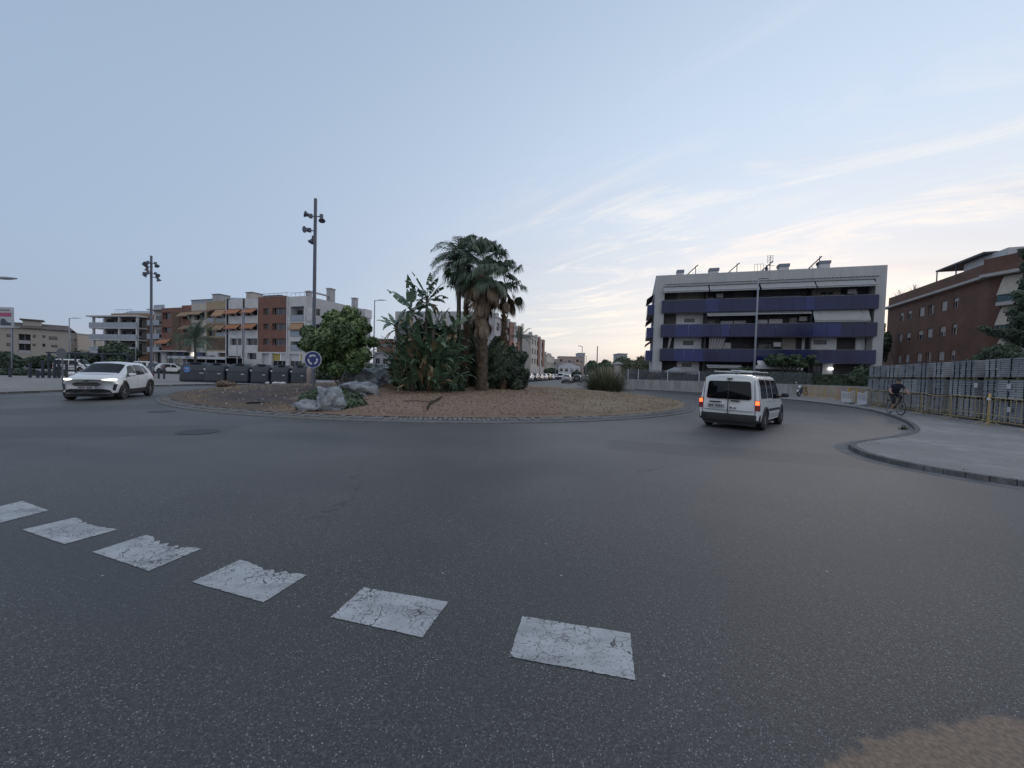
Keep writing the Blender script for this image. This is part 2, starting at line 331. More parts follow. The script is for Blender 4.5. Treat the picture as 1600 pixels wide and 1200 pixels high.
def T(name, label, cat, loc=(0, 0, 0), rz=0, group=None):
    o = bpy.data.objects.new(name, None); C.collection.objects.link(o); o.location = loc; o.rotation_euler = (0, 0, rz); o.empty_display_size = 0.2
    return tag(o, label, cat, group)
KIDS = {}
def copy_tree(o, parent=None):
    c = o.copy(); C.collection.objects.link(c)
    if parent: c.parent = parent
    for ch in [q for q in bpy.data.objects if q.parent == o]: copy_tree(ch, c)
    return c
def ang(d): return math.atan2(d.y, d.x)
RND = random.Random(7)
# common materials
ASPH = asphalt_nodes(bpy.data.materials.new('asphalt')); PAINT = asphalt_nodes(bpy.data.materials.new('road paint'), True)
SIDEW = ground_mat('paving', (0.22, 0.215, 0.218), (0.31, 0.30, 0.30), (0.16, 0.158, 0.16), 0.5, 3, 60, 0.3)
KERB = ground_mat('kerb stone', (0.20, 0.198, 0.198), (0.13, 0.13, 0.132), (0.09, 0.09, 0.092), 2, 12, 60, 0.5)
SAND = ground_mat('sandy paving', (0.24, 0.165, 0.115), (0.30, 0.21, 0.145), (0.16, 0.11, 0.08), 2, 40, 120, 0.5)
MULCH = None
WHITE = mat('white render', (0.52, 0.53, 0.55), 0.8, 0.10, 0.7); GREYR = mat('grey render', (0.36, 0.36, 0.38), 0.85, 0.12, 0.6)
CREAM = mat('cream render', (0.44, 0.42, 0.385), 0.85, 0.10, 0.7); YELLR = mat('ochre render', (0.33, 0.27, 0.18), 0.85, 0.12, 0.7)
DARKM = mat('dark metal', (0.045, 0.055, 0.075), 0.5, 0.2, 5, 0.6); GALV = mat('galvanised steel', (0.17, 0.19, 0.23), 0.45, 0.15, 8, 0.8)
WIN = glass('window glass', (0.030, 0.034, 0.042)); DARK = mat('dark interior', (0.022, 0.022, 0.026), 0.9, 0.3)
SHUT = mat('pale roller shutter', (0.42, 0.42, 0.43), 0.7, 0.1, 6, stretch=(1, 1, 20)); FRAME = mat('window frame', (0.45, 0.45, 0.46), 0.6, 0.05)
# ------------------------------------------------------------------ SETTING: ground, road, pavements, island
def struct(o, label=None): o['kind'] = 'structure'; return tag(o, label)
def sheet(name, m, x0, x1, y0, y1, z, n=1):
    b = MB(); b.face([(x0, y0, z), (x1, y0, z), (x1, y1, z), (x0, y1, z)]); return struct(b.build(name, m))
EARTH = ground_mat('far ground', (0.10, 0.095, 0.085), (0.13, 0.12, 0.10), (0.07, 0.07, 0.06), 0.05, 1, 10, 0.2)
sheet('ground', EARTH, -1500, 1500, -300, 2500, -0.012)
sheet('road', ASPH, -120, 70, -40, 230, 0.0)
def smooth_poly(p, it=2, closed=False):
    for _ in range(it):
        q = []; n = len(p)
        for i in range(n - (0 if closed else 1)):
            a, b = Vector(p[i]), Vector(p[(i+1) % n]); q += [a.lerp(b, .25), a.lerp(b, .75)]
        if not closed: q = [Vector(p[0])] + q + [Vector(p[-1])]
        p = q
    return p
def pavement(name, edge, back, m=SIDEW, kw=0.14, h=0.095):
    e = smooth_poly([Vector(q) for q in edge], 2)
    inner = []
    for i, p in enumerate(e):
        d = (e[min(i+1, len(e)-1)]-e[max(i-1, 0)]).normalized(); n = Vector((-d.y, d.x)); inner.append(p + n*kw)
    b = MB(); b.prism([tuple(q) for q in inner]+list(back), -0.01, h)
    o = struct(b.build(name, m))
    k = MB()                                             # kerb stones, each about a metre, with fine joints
    acc = 0.0
    for i in range(len(e)-1):
        k.v += []; a, c, ai, ci = e[i], e[i+1], inner[i], inner[i+1]
        L_ = (c-a).length; n = max(1, int(L_/0.5+0.5))
        for j in range(n):
            t0, t1 = (j+0.02)/n, (j+0.98)/n
            p = [a.lerp(c, t0), a.lerp(c, t1), ai.lerp(ci, t1), ai.lerp(ci, t0)]; dz = RND.uniform(-0.004, 0.004)
            k.prism([tuple(q) for q in p], -0.02, h+0.004+dz)
    struct(k.build('kerb', KERB))
    return o
R2 = lambda x, y, z=0: tuple(G(x, y, z)[:2])
# right-hand pavement: kerb sweeps in from the far street and out to the right edge (measured gutter line)
kerb_r = [(10.5, 62), (11.0, 48.5), (14.2, 45), (20, 42.0), (22.8, 36), (23.0, 30.0), (21.6, 23.5), (18.0, 17.8), (14.8, 14.0), (12.6, 12.0), (10.6, 10.9), (8.7, 9.9), (8.05, 9.0), (7.7, 7.9), (8.0, 6.9), (8.7, 6.0), (10.6, 4.9), (14, 3.6), (22, 1.6)]
pavement('pavement', kerb_r[::-1][0:0] or kerb_r, [(60, 1.0), (60, 62)][::1])
kerb_l = [(-26, 3), (-24.4, 11), (-23.6, 17.2), (-23.3, 20), (-24.4, 24.5), (-24.6, 28), (-23.2, 30.4), (-19, 32), (-14.5, 35.5), (-12, 42), (-11, 52), (-10, 62)]
pavement('pavement', kerb_l[::-1], [(-100, 3), (-100, 62)][::1])
# near kerb corner in sandy concrete at the photographer's feet
nk = [(0.95, 1.30), (1.30, 1.60), (1.62, 1.70), (1.95, 1.765), (2.55, 1.84), (3.6, 1.95), (6, 2.0)]
# gutter strip in front of the left kerb, pale line seen behind the car
LINEW = mat('pale gutter concrete', (0.13, 0.13, 0.135), 0.85, 0.3, 3)
def strip(name, pts, w0, w1, z, m):
    pts = [Vector(q) for q in pts]; b = MB()
    for i in range(len(pts)-1):
        q = []
        for p_, i_ in ((pts[i], i), (pts[i+1], i+1)):
            d = (pts[min(i_+1, len(pts)-1)]-pts[max(i_-1, 0)]).normalized(); n = Vector((-d.y, d.x)); q.append((p_+n*w0, p_+n*w1))
        b.face([(*q[0][0], z), (*q[1][0], z), (*q[1][1], z), (*q[0][1], z)])
    return struct(b.build(name, m))
strip('gutter', smooth_poly(kerb_l, 2), -0.02, -0.32, 0.004, LINEW)
strip('gutter', smooth_poly(kerb_r[:-1], 2), -0.02, -0.28, 0.004, LINEW)
strip('road_marking', smooth_poly([(-22.1, 8), (-21.9, 14), (-21.3, 18.5), (-22.0, 23), (-22.3, 27)], 2), 0, 0.10, 0.005, PAINT)
# dashed give-way line, six worn blocks
dashes = [[(-6.10, 4.47), (-5.64, 4.41), (-5.01, 4.13), (-5.45, 3.86)], [(-4.69, 3.66), (-4.54, 3.98), (-3.82, 3.72), (-3.96, 3.39)], [(-3.58, 3.26), (-3.46, 3.62), (-2.72, 3.37), (-2.83, 2.98)],
          [(-2.38, 2.85), (-2.26, 3.2), (-1.58, 2.99), (-1.68, 2.62)], [(-1.16, 2.49), (-1.08, 2.84), (-0.41, 2.69), (-0.51, 2.32)], [(0.03, 2.18), (0.11, 2.56), (0.80, 2.41), (0.71, 2.03)]]
dl = ['partly cut off by the left edge of the photo', 'second from the left, chipped upper edge', 'third from the left, notch worn out of its far edge', 'fourth from the left, worn far edge', 'fifth from the left, one long dark crack', 'nearest and largest, rightmost of the row']
px_d = [[(-40, 801), (35, 783), (77, 798), (-10, 820)], [(34, 828), (117, 809), (184, 828), (100, 851)], [(144, 863), (228, 836), (315, 858), (232, 893)], [(298, 910), (375, 875), (480, 899), (412, 942)], [(516, 965), (568, 918), (701, 941), (660, 997)], [(795, 1027), (816, 963), (985, 990), (993, 1064)]]
for i, q in enumerate(px_d):
    q = [G(*p) for p in q]; rr = random.Random(i+3); pts = []
    for a in range(4):
        A, B_ = q[a], q[(a+1) % 4]; L_ = (B_-A).length; n = int(L_/0.012); nn = Vector((-(B_-A).y, (B_-A).x, 0)).normalized()
        for j in range(n):
            t = j/n; amp = 0.004
            off = -amp*abs(noise.noise(Vector((j*0.35, a*9, i*5))))*3
            if a == 1 and i in (1, 2, 3): off += {1: -0.05, 2: -0.085, 3: -0.06}[i]*max(0, 1-abs((t-0.52)/0.38)**2)*(0.7+0.6*noise.noise(Vector((j*0.2, 3, i))))*1.0
            p = A.lerp(B_, t) - nn*off*(-1) ; pts.append((p.x, p.y))
    b = MB(); b.v = [(x, y, 0.004) for x, y in pts]; b.f = [tuple(range(len(pts)))[::-1]]; b.mi = [0]
    bm = b.build('road_marking', PAINT); struct(bm, 'worn white paint block on the asphalt, '+dl[i]); bm['group'] = 'dashed white line across the roundabout entry'
# island
def island_mat():
    m = bpy.data.materials.new('island earth'); nt, N, L, B = nodes_of(m); B.inputs['Roughness'].default_value = 0.95; B.inputs['Specular IOR Level'].default_value = 0.1
    tc = N.new('ShaderNodeTexCoord'); P = tc.outputs['Object']
    def nz(s, d=5, lo=.38, hi=.62):
        n = N.new('ShaderNodeTexNoise'); n.inputs['Scale'].default_value = s; n.inputs['Detail'].default_value = d; L.new(P, n.inputs['Vector'])
        r = N.new('ShaderNodeMapRange'); L.new(n.outputs[0], r.inputs[0]); r.inputs[1].default_value = lo; r.inputs[2].default_value = hi; return r.outputs[0]
    def mx(f, a, b):
        n = N.new('ShaderNodeMix'); n.data_type = 'RGBA'; L.new(f, n.inputs[0])
        for i, v in ((6, a), (7, b)):
            if isinstance(v, tuple): n.inputs[i].default_value = v+(1,)
            else: L.new(v, n.inputs[i])
        return n.outputs[2]
    def mth(op, a, b, cl=False):
        n = N.new('ShaderNodeMath'); n.operation = op; n.use_clamp = cl
        for i, v in enumerate((a, b)):
            if isinstance(v, (int, float)): n.inputs[i].default_value = v
            else: L.new(v, n.inputs[i])
        return n.outputs[0]
    s = N.new('ShaderNodeSeparateXYZ'); L.new(P, s.inputs[0])
    mul = mx(nz(9, 6), (0.33, 0.25, 0.20), (0.22, 0.165, 0.13)); mul = mx(nz(40, 3, .55, .66), mul, (0.40, 0.27, 0.20)); mul = mx(nz(30, 3, .6, .7), mul, (0.07, 0.045, 0.035))
    dry = mx(nz(5, 6), (0.34, 0.285, 0.215), (0.26, 0.215, 0.16)); dry = mx(nz(28, 4, .52, .66), dry, (0.36, 0.29, 0.20)); dry = mx(nz(3, 4, .6, .7), dry, (0.10, 0.075, 0.05))
    drk = mx(nz(12, 6), (0.075, 0.068, 0.07), (0.125, 0.11, 0.11)); drk = mx(nz(45, 3, .62, .7), drk, (0.22, 0.19, 0.17)); drk = mx(nz(1.6, 4, .55, .68), drk, (0.15, 0.115, 0.085))
    wob = mth('MULTIPLY', mth('SUBTRACT', nz(0.5, 5, 0, 1), 0.5), 5.0)
    f1 = mth('MULTIPLY', mth('SUBTRACT', mth('ADD', s.outputs[0], wob), 1.0), 0.35, True)
    f1c = N.new('ShaderNodeClamp'); L.new(f1, f1c.inputs[0])
    c = mx(f1c.outputs[0], mul, dry)
    x2 = mth('ADD', mth('ADD', s.outputs[0], mth('MULTIPLY', s.outputs[1], 0.25)), wob)
    f2 = mth('MULTIPLY', mth('SUBTRACT', -5.0, x2), 0.8, True)
    f2 = mth('MULTIPLY', mth('SUBTRACT', -4.0, x2), 0.8, True)
    c = mx(f2, c, drk)
    d = N.new('ShaderNodeVectorMath'); d.operation = 'DISTANCE'; L.new(P, d.inputs[0]); d.inputs[1].default_value = (IC.x, IC.y, 0.3)
    rim = mth('MULTIPLY', mth('SUBTRACT', mth('ADD', d.outputs['Value'], mth('MULTIPLY', wob, 0.15)), IR-2.0), 0.9, True)
    c = mx(mth('MULTIPLY', rim, 0.55), c, (0.20, 0.15, 0.11))
    L.new(c, B.inputs['Base Color'])
    n = N.new('ShaderNodeTexNoise'); n.inputs['Scale'].default_value = 16; n.inputs['Detail'].default_value = 9; L.new(P, n.inputs['Vector'])
    bp = N.new('ShaderNodeBump'); bp.inputs['Strength'].default_value = 1; bp.inputs['Distance'].default_value = 0.05; L.new(n.outputs[0], bp.inputs['Height']); L.new(bp.outputs[0], B.inputs['Normal'])
    return m
b = MB(); nr, na = 60, 200; k = []
for i in range(nr+1):
    r = (IR-0.41)*i/nr
    for j in range(na):
        a = 2*math.pi*j/na; x, y = IC.x+r*math.cos(a), IC.y+r*math.sin(a)
        z = islz(x, y) + (0.035*noise.noise(Vector((x*2.3, y*2.3, 4)))+0.02*noise.noise(Vector((x*6, y*6, 1))))*min(1, (nr-i)/4)
        b.v.append((x, y, z))
for i in range(nr):
    for j in range(na):
        a, c = i*na+j, i*na+(j+1) % na
        b.f.append((a, a+na, c+na, c)); b.mi.append(0)
o = struct(b.build('island_ground', island_mat(), smooth=True))
# kerb of the island: flat apron then cobbled sets
COB = ground_mat('cobble stone', (0.24, 0.235, 0.23), (0.15, 0.148, 0.148), (0.28, 0.275, 0.27), 5, 20, 80, 0.5)
APR = ground_mat('kerb apron', (0.16, 0.158, 0.158), (0.20, 0.198, 0.196), (0.12, 0.118, 0.118), 3, 15, 80, 0.5)
b = MB(); prof = [(IR+0.06, -0.02), (IR+0.06, 0.03), (IR-0.05, 0.06), (IR-0.62, 0.10), (IR-0.62, -0.02)]
for j in range(200):
    a0, a1 = 2*math.pi*j/200, 2*math.pi*(j+1)/200
    for i in range(len(prof)-1):
        (r0_, z0), (r1_, z1) = prof[i], prof[i+1]
        b.face([(IC.x+r0_*math.cos(a0), IC.y+r0_*math.sin(a0), z0), (IC.x+r0_*math.cos(a1), IC.y+r0_*math.sin(a1), z0), (IC.x+r1_*math.cos(a1), IC.y+r1_*math.sin(a1), z1), (IC.x+r1_*math.cos(a0), IC.y+r1_*math.sin(a0), z1)])
struct(b.build('kerb', APR))
b = MB(); nst = 620; rr = random.Random(5)
for j in range(nst):
    a0 = 2*math.pi*j/nst; da = 2*math.pi/nst*0.80
    for (ra, rb, za, zb) in ((IR-0.40, IR-0.10, 0.125, 0.095),):
        dz = rr.uniform(-0.02, 0.015); ra += rr.uniform(-0.03, 0.03); P = []
        for (r_, a_, z_) in ((rb, a0, zb), (rb, a0+da, zb), (ra, a0+da, za), (ra, a0, za)): P.append((IC.x+r_*math.cos(a_), IC.y+r_*math.sin(a_), z_+dz))
        Q = [(p[0], p[1], 0.02) for p in P]; b.face(P)
        for i in range(4): b.face([Q[i], Q[(i+1) % 4], P[(i+1) % 4], P[i]])
struct(b.build('kerb', COB))
# loose mulch, dry grass, stones: ground cover nobody could count
def scatter(name, mats, n, fn, seed, kindz=True):
    rr = random.Random(seed); b = MB()
    for _ in range(n): fn(b, rr)
    return tag(b.build(name, mats), None, None, None, 'stuff')
def isl_pt(rr, rmax=IR-0.8):
    r = rmax*math.sqrt(rr.random()); a = rr.uniform(math.pi, 2*math.pi) if rr.random() < .8 else rr.uniform(0, 6.28)
    return IC.x+r*math.cos(a), IC.y+r*math.sin(a)
CHIP1 = mat('bark chip', (0.30, 0.215, 0.165), 0.9, 0.4, 8); CHIP2 = mat('pale bark chip', (0.38, 0.26, 0.19), 0.9, 0.3, 8); CHIP3 = mat('dark chip', (0.05, 0.035, 0.03), 0.9, 0.3, 8); STRAW = mat('dry grass', (0.38, 0.31, 0.21), 0.9, 0.3, 4)
def chip(b, rr):
    x, y = isl_pt(rr); 
    if x < -7+rr.uniform(-1, 1) and rr.random() < .9: return
    z = islz(x, y)+0.02; a = rr.uniform(0, 6.28); l, w_ = rr.uniform(.012, .04), rr.uniform(.006, .018); d = Vector((math.cos(a), math.sin(a), rr.uniform(-.4, .4)))*l; e = Vector((-math.sin(a), math.cos(a), rr.uniform(-.6, .6)))*w_
    p = Vector((x, y, z)); b.face([p-d-e, p+d-e, p+d+e, p-d+e], rr.choice((0, 0, 0, 0, 1, 1, 2)))
scatter('bark_mulch', [CHIP1, CHIP2, CHIP3], 30000, chip, 1)['label'] = 'loose reddish bark chips strewn over the island'
def blade(b, rr):
    x, y = isl_pt(rr)
    if noise.noise(Vector((x*0.6, y*0.6, 7))) < (0.12 if x < 1.5 else -0.12): return
    z = islz(x, y)
    for _ in range(5):
        a = rr.uniform(0, 6.28); l = rr.uniform(.03, .10); px, py = x+rr.gauss(0, .05), y+rr.gauss(0, .05)
        t = Vector((math.cos(a)*l*.8, math.sin(a)*l*.8, l)); n = Vector((-math.sin(a), math.cos(a), 0))*0.006; p = Vector((px, py, z)); b.face([p-n, p+n, p+t], 0 if rr.random() < .75 else 1)
scatter('dry_grass', [STRAW, CHIP1], 16000, blade, 2)['label'] = 'short dry grass tufts on the island'
STONE = mat('pale pebble', (0.36, 0.36, 0.37), 0.8, 0.2, 8)
def blob(b, c, r, rr, mi=0, n=5, m_=7, seed=0, sq=(1, 1, 1), amp=.25, rot=0):
    k = len(b.v); c = Vector(c); cr_, sr_ = math.cos(rot), math.sin(rot)
    for i in range(n+1):
        th = math.pi*i/n
        for j in range(m_):
            ph = 2*math.pi*j/m_; d = Vector((math.sin(th)*math.cos(ph), math.sin(th)*math.sin(ph), math.cos(th)))
            rad = r*(1+amp*noise.noise(d*1.6+Vector((seed, seed*1.7, 0)))+amp*.5*noise.noise(d*4+Vector((0, seed, 3)))+amp*.22*noise.noise(d*9+Vector((0, seed, 3))))
            q = Vector((d.x*sq[0]*rad, d.y*sq[1]*rad, d.z*sq[2]*rad)); b.v.append(tuple(c+Vector((q.x*cr_-q.y*sr_, q.x*sr_+q.y*cr_, q.z))))
    for i in range(n):
        for j in range(m_):
            a, e = k+i*m_+j, k+i*m_+(j+1) % m_; b.f.append((a, a+m_, e+m_, e)); b.mi.append(mi)
def pebble(b, rr):
    x, y = isl_pt(rr)
    if x > -4 and rr.random() < .8: return
    blob(b, (x, y, islz(x, y)+.01), rr.uniform(.015, .05), rr, 0, 3, 5, rr.random()*9)
scatter('gravel', STONE, 380, pebble, 3)['label'] = 'scattered pale pebbles on the dark soil'
# ================================================================== VEHICLES
PAINTW = mat('white car paint', (0.66, 0.68, 0.71), 0.25, 0.03, 1, coat=0.6); CARGL = mat('car glass', (0.006, 0.007, 0.010), 0.06, 0.2, 0.8, spec=0.28)
PLAST = mat('black plastic', (0.020, 0.021, 0.024), 0.6, 0.2, 6); TYRE = mat('tyre rubber', (0.018, 0.018, 0.02), 0.8, 0.2, 9); ALLOY = mat('alloy rim', (0.20, 0.205, 0.22), 0.4, 0.1, 4, 0.2)
HEADL = mat('headlight on', (0.8, 0.8, 0.8), 0.3, 0.02, emit=(1.0, 0.93, 0.84), estr=1.8); HEADO = mat('headlight off', (0.35, 0.36, 0.38), 0.15, 0.1); TAILO = mat('red lens', (0.20, 0.012, 0.012), 0.25, 0.1)
TAILL = mat('brake light on', (0.8, 0.2, 0.1), 0.3, 0.02, emit=(1.0, 0.13, 0.03), estr=2.2); PLATE = mat('number plate', (0.40, 0.41, 0.42), 0.5, 0.05); PLTX = mat('plate lettering', (0.05, 0.05, 0.06), 0.6, 0.1); SEAM = mat('panel gap', (0.06, 0.06, 0.065), 0.8, 0.1)
def paint(name, c): return mat(name, c, 0.28, 0.04, 1, coat=0.6)
class Body:
    # st: list of (x, zlow, zbelt, ztop, wmid, wbelt, wroof)
    def __init__(s, st, W, L, kf=.3, kr=.1, rake=.1, rrake=.06):
        s.st = sorted(st); s.W = W; s.L = L; s.kf = kf; s.kr = kr; s.rake = rake; s.rrake = rrake
    def at(s, x):
        st = s.st; x = max(st[0][0], min(st[-1][0], x))
        for i in range(len(st)-1):
            if x <= st[i+1][0]: break
        a, b = st[i], st[i+1]; t = (x-a[0])/(b[0]-a[0]); return [a[k]+(b[k]-a[k])*t for k in range(7)]
    def sec(s, x):
        _, zl, zb, zt, wm, wb, wr = s.at(x); h = zt-zb
        return [(0, zl), (.8*wm, zl), (wm*.965, zl+.05), (wm, zl+(zb-zl)*.38), (wm*.992, zl+(zb-zl)*.75), (wb, zb), (wb+(wr-wb)*.5+.012*min(1, h*3), zb+h*.5), (wr, zt-.10*min(1, h*2.5)), (wr*.82, zt-.028*min(1, h*2.5)), (0, zt)]
    def deform(s, p):
        x, y, z = p; hw = s.W/2; t = (abs(y)/hw)
        sf = max(0, min(1, (x-(s.L/2-1.0))/1.0)); sr = max(0, min(1, (-x-(s.L/2-.5))/.5))
        x2 = x - s.kf*t**3*sf - s.rake*max(0, z-.55)*sf*1.2 + s.kr*t**3*sr + s.rrake*max(0, z-.7)*sr
        return Vector((x2, y, z))
    def S(s, x, v, side=1, off=0):
        P = s.sec(x); v = max(0, min(9, v)); i = min(8, int(v)); t = v-i
        y = P[i][0]+(P[i+1][0]-P[i][0])*t; z = P[i][1]+(P[i+1][1]-P[i][1])*t
        p = s.deform((x, y*side, z))
        if off:
            e = .01; a = s.S(x+e, v, side)-s.S(x-e, v, side); c = s.S(x, min(9, v+.05), side)-s.S(x, max(0, v-.05), side); n = a.cross(c)*(side)
            if n.length > 0: n.normalize(); p = p + (n if (n.y*side > 0 if abs(n.y) > .25 else n.z > 0) else -n)*off
        return p
    def mesh(s, nx=44):
        b = MB(); vs = [i*.5 for i in range(19)]; ring = [(v, 1) for v in vs] + [(v, -1) for v in reversed(vs[1:-1])]; n = len(ring)
        x0, x1 = s.st[0][0], s.st[-1][0]; k = 0
        xs = sorted(set([round(x0+(x1-x0)*i/nx, 4) for i in range(nx+1)]+[q[0] for q in s.st]))
        for x in xs:
            for v, sd_ in ring: b.v.append(tuple(s.S(x, v, sd_)))
        for i in range(len(xs)-1):
            for j in range(n): a, c = i*n+j, i*n+(j+1) % n; b.f.append((a, c, c+n, a+n)); b.mi.append(0)
        # end caps as grids so the nose stays curved
        for x, fl in ((x0, 1), (x1, 0)):
            base = (0 if fl else len(xs)-1)*n
            for j in range(n//2):
                a, c = base+j, base+j+1; a2, c2 = base+(n-j) % n, base+(n-j-1) % n
                f = [a, c, c2, a2]; f = list(dict.fromkeys(f))
                if len(f) > 2: b.f.append(tuple(f)); b.mi.append(0)
        return b
    def patch(s, x0b, x1b, x0t, x1t, v0, v1, side=1, off=.008, nu=8, nv=5, b=None):
        b = b or MB()
        b.grid(lambda u, t: s.S((x0b+(x1b-x0b)*u)*(1-t)+(x0t+(x1t-x0t)*u)*t, v0+(v1-v0)*t, side, off), nu, nv); return b
    def top(s, x0, x1, v0, off=.008, b=None):
        b = b or MB()
        b.grid(lambda u, t: s.S(x0+(x1-x0)*u, 9-(9-v0)*abs(2*t-1), 1 if t > .5 else -1, off), 8, 12); return b
    def plate(s, pts, x, th=.02, b=None, sub=5):
        # outline in (y,z) pressed onto the nose/tail, following its curve
        b = b or MB(); sg = 1 if x > 0 else -1; P = []
        for i in range(len(pts)):
            a, c = pts[i], pts[(i+1) % len(pts)]
            for j in range(sub): P.append((a[0]+(c[0]-a[0])*j/sub, a[1]+(c[1]-a[1])*j/sub))
        out = [s.deform((x, y, z))+Vector((sg*th, 0, 0)) for y, z in P]; inn = [s.deform((x, y, z))-Vector((sg*.03, 0, 0)) for y, z in P]
        n = len(P); cy = sum(p[0] for p in P)/n; cz = sum(p[1] for p in P)/n; cp = s.deform((x, cy, cz))+Vector((sg*th, 0, 0)); k = len(b.v)
        b.v += [tuple(q) for q in out]+[tuple(q) for q in inn]+[tuple(cp)]
        for i in range(n):
            j = (i+1) % n; b.f += [(k+i, k+j, k+2*n), (k+i, k+n+i, k+n+j, k+j)]; b.mi += [0, 0]
        return b
def wheel(parent, x, y, r, w_=.21, spokes=5, detail=True):
    sd_ = 1 if y > 0 else -1
    b = MB(); b.lathe((0, 0, 0), [(r*.62, -w_/2), (r*.94, -w_/2), (r, -w_/2+.03), (r, w_/2-.03), (r*.94, w_/2), (r*.62, w_/2)], 28, 'Y', 0, False)
    o = b.build('wheel', TYRE, parent, True, (x, y, r), auto=40)
    b = MB(); b.lathe((0, 0, 0), [(r*.64, sd_*(w_/2-.02)), (r*.62, sd_*(w_/2+.004)), (r*.56, sd_*(w_/2+.002)), (r*.55, sd_*(w_/2-.04)), (.02, sd_*(w_/2-.045))], 24, 'Y', 0, False)
    for i in range(spokes):
        a = 2*math.pi*i/spokes; c, s_ = math.cos(a), math.sin(a); q = .03
        P = [(c*.03-s_*q, s_*.03+c*q), (c*r*.58-s_*q*.7, s_*r*.58+c*q*.7), (c*r*.58+s_*q*.7, s_*r*.58-c*q*.7), (c*.03+s_*q, s_*.03-c*q)]
        b.face([(p[0], sd_*(w_/2-.005), p[1]) for p in P], 1)
    b.build('rim', [PLAST, ALLOY], o)
    return o
def arch(parent, B, x, side, r, w_=.075, r2=None):
    # wheel opening: dark well plus flared lip following the side of the body
    b = MB(); ri, ro = r+.045, r+.045+w_
    def yb(a, rad):
        px, pz = x+rad*math.cos(a), r+rad*math.sin(a); best = 3
        P = B.sec(px)
        for i in range(2, 6):
            if P[i][1] <= pz <= P[i+1][1]: t = (pz-P[i][1])/(P[i+1][1]-P[i][1]+1e-6); return P[i][0]+(P[i+1][0]-P[i][0])*t, pz
        return P[2][0], pz
    def pt(a, rad, off):
        y, pz = yb(a, max(rad, .2)); q = B.deform((x+rad*math.cos(a), (y)*side, pz)); return q+Vector((0, side*off, 0))
    a0, a1 = math.radians(-24), math.radians(204)
    b.grid(lambda u, t: pt(a0+(a1-a0)*u, [ri, ri+.008, ro-.01, ro][min(3, int(t*3+.01))], [.004, .032, .026, .002][min(3, int(t*3+.01))]), 26, 3)
    o = b.build('wheel_arch', PLAST, parent, True)
    b = MB(); b.grid(lambda u, t: pt(a0+(a1-a0)*u, ri*(1-t)+.03*t, .006), 20, 4); b.build('wheel_well', mat('wheel well', (0.006, 0.006, 0.007), 0.95, 0.1), parent)
    return o
def mirror(parent, B, x, z, side, m, yo):
    b = MB(); b.grid(lambda u, t: Vector((x+.09*math.cos(6.283*u)*math.sin(3.1416*t)*.8, side*(yo+.12-.12*math.cos(3.1416*t)), z+.075*math.sin(6.283*u)*abs(math.sin(3.1416*t))**.6)), 12, 8)
    o = b.build('wing_mirror', m, parent, True); b = MB(); b.box(x-.03, x+.03, side*(yo-.08), side*(yo+.05), z-.09, z-.03); b.build('mirror_arm', PLAST, o); return o
def seam(B, xa, xb, va, vb, side, w_=.006):
    return B.patch(xa-w_, xa+w_, xb-w_, xb+w_, va, vb, side, .006, 1, 8)
def suv_spec(L=4.18, W=1.77, H=1.59, scale=1):
    h = W/2; hl = L/2
    return Body([(-hl, .48, .92, 1.00, h*.88, h*.80, h*.62), (-hl+.10, .34, 1.00, 1.14, h*.95, h*.88, h*.66), (-hl+.42, .24, 1.03, H-.14, h*.99, h*.92, h*.66), (-hl+.75, .22, 1.0, H-.03, h, h*.93, h*.68),
                 (-.35, .20, .97, H, h*.985, h*.93, h*.70), (.20, .20, .95, H-.03, h*.98, h*.93, h*.70), (.42, .20, .95, H-.09, h*.98, h*.93, h*.69), (1.05, .21, .97, 1.14, h*.99, h*.92, h*.76), (1.22, .22, .96, 1.07, h, h*.90, h*.72),
                 (hl-.42, .24, .92, 1.03, h*.995, h*.88, h*.66), (hl-.12, .26, .86, .965, h*.96, h*.84, h*.60), (hl-.02, .28, .80, .90, h*.94, h*.82, h*.55), (hl, .30, .76, .85, h*.92, h*.80, h*.52)], W, L, .42, .25, .10, .10)
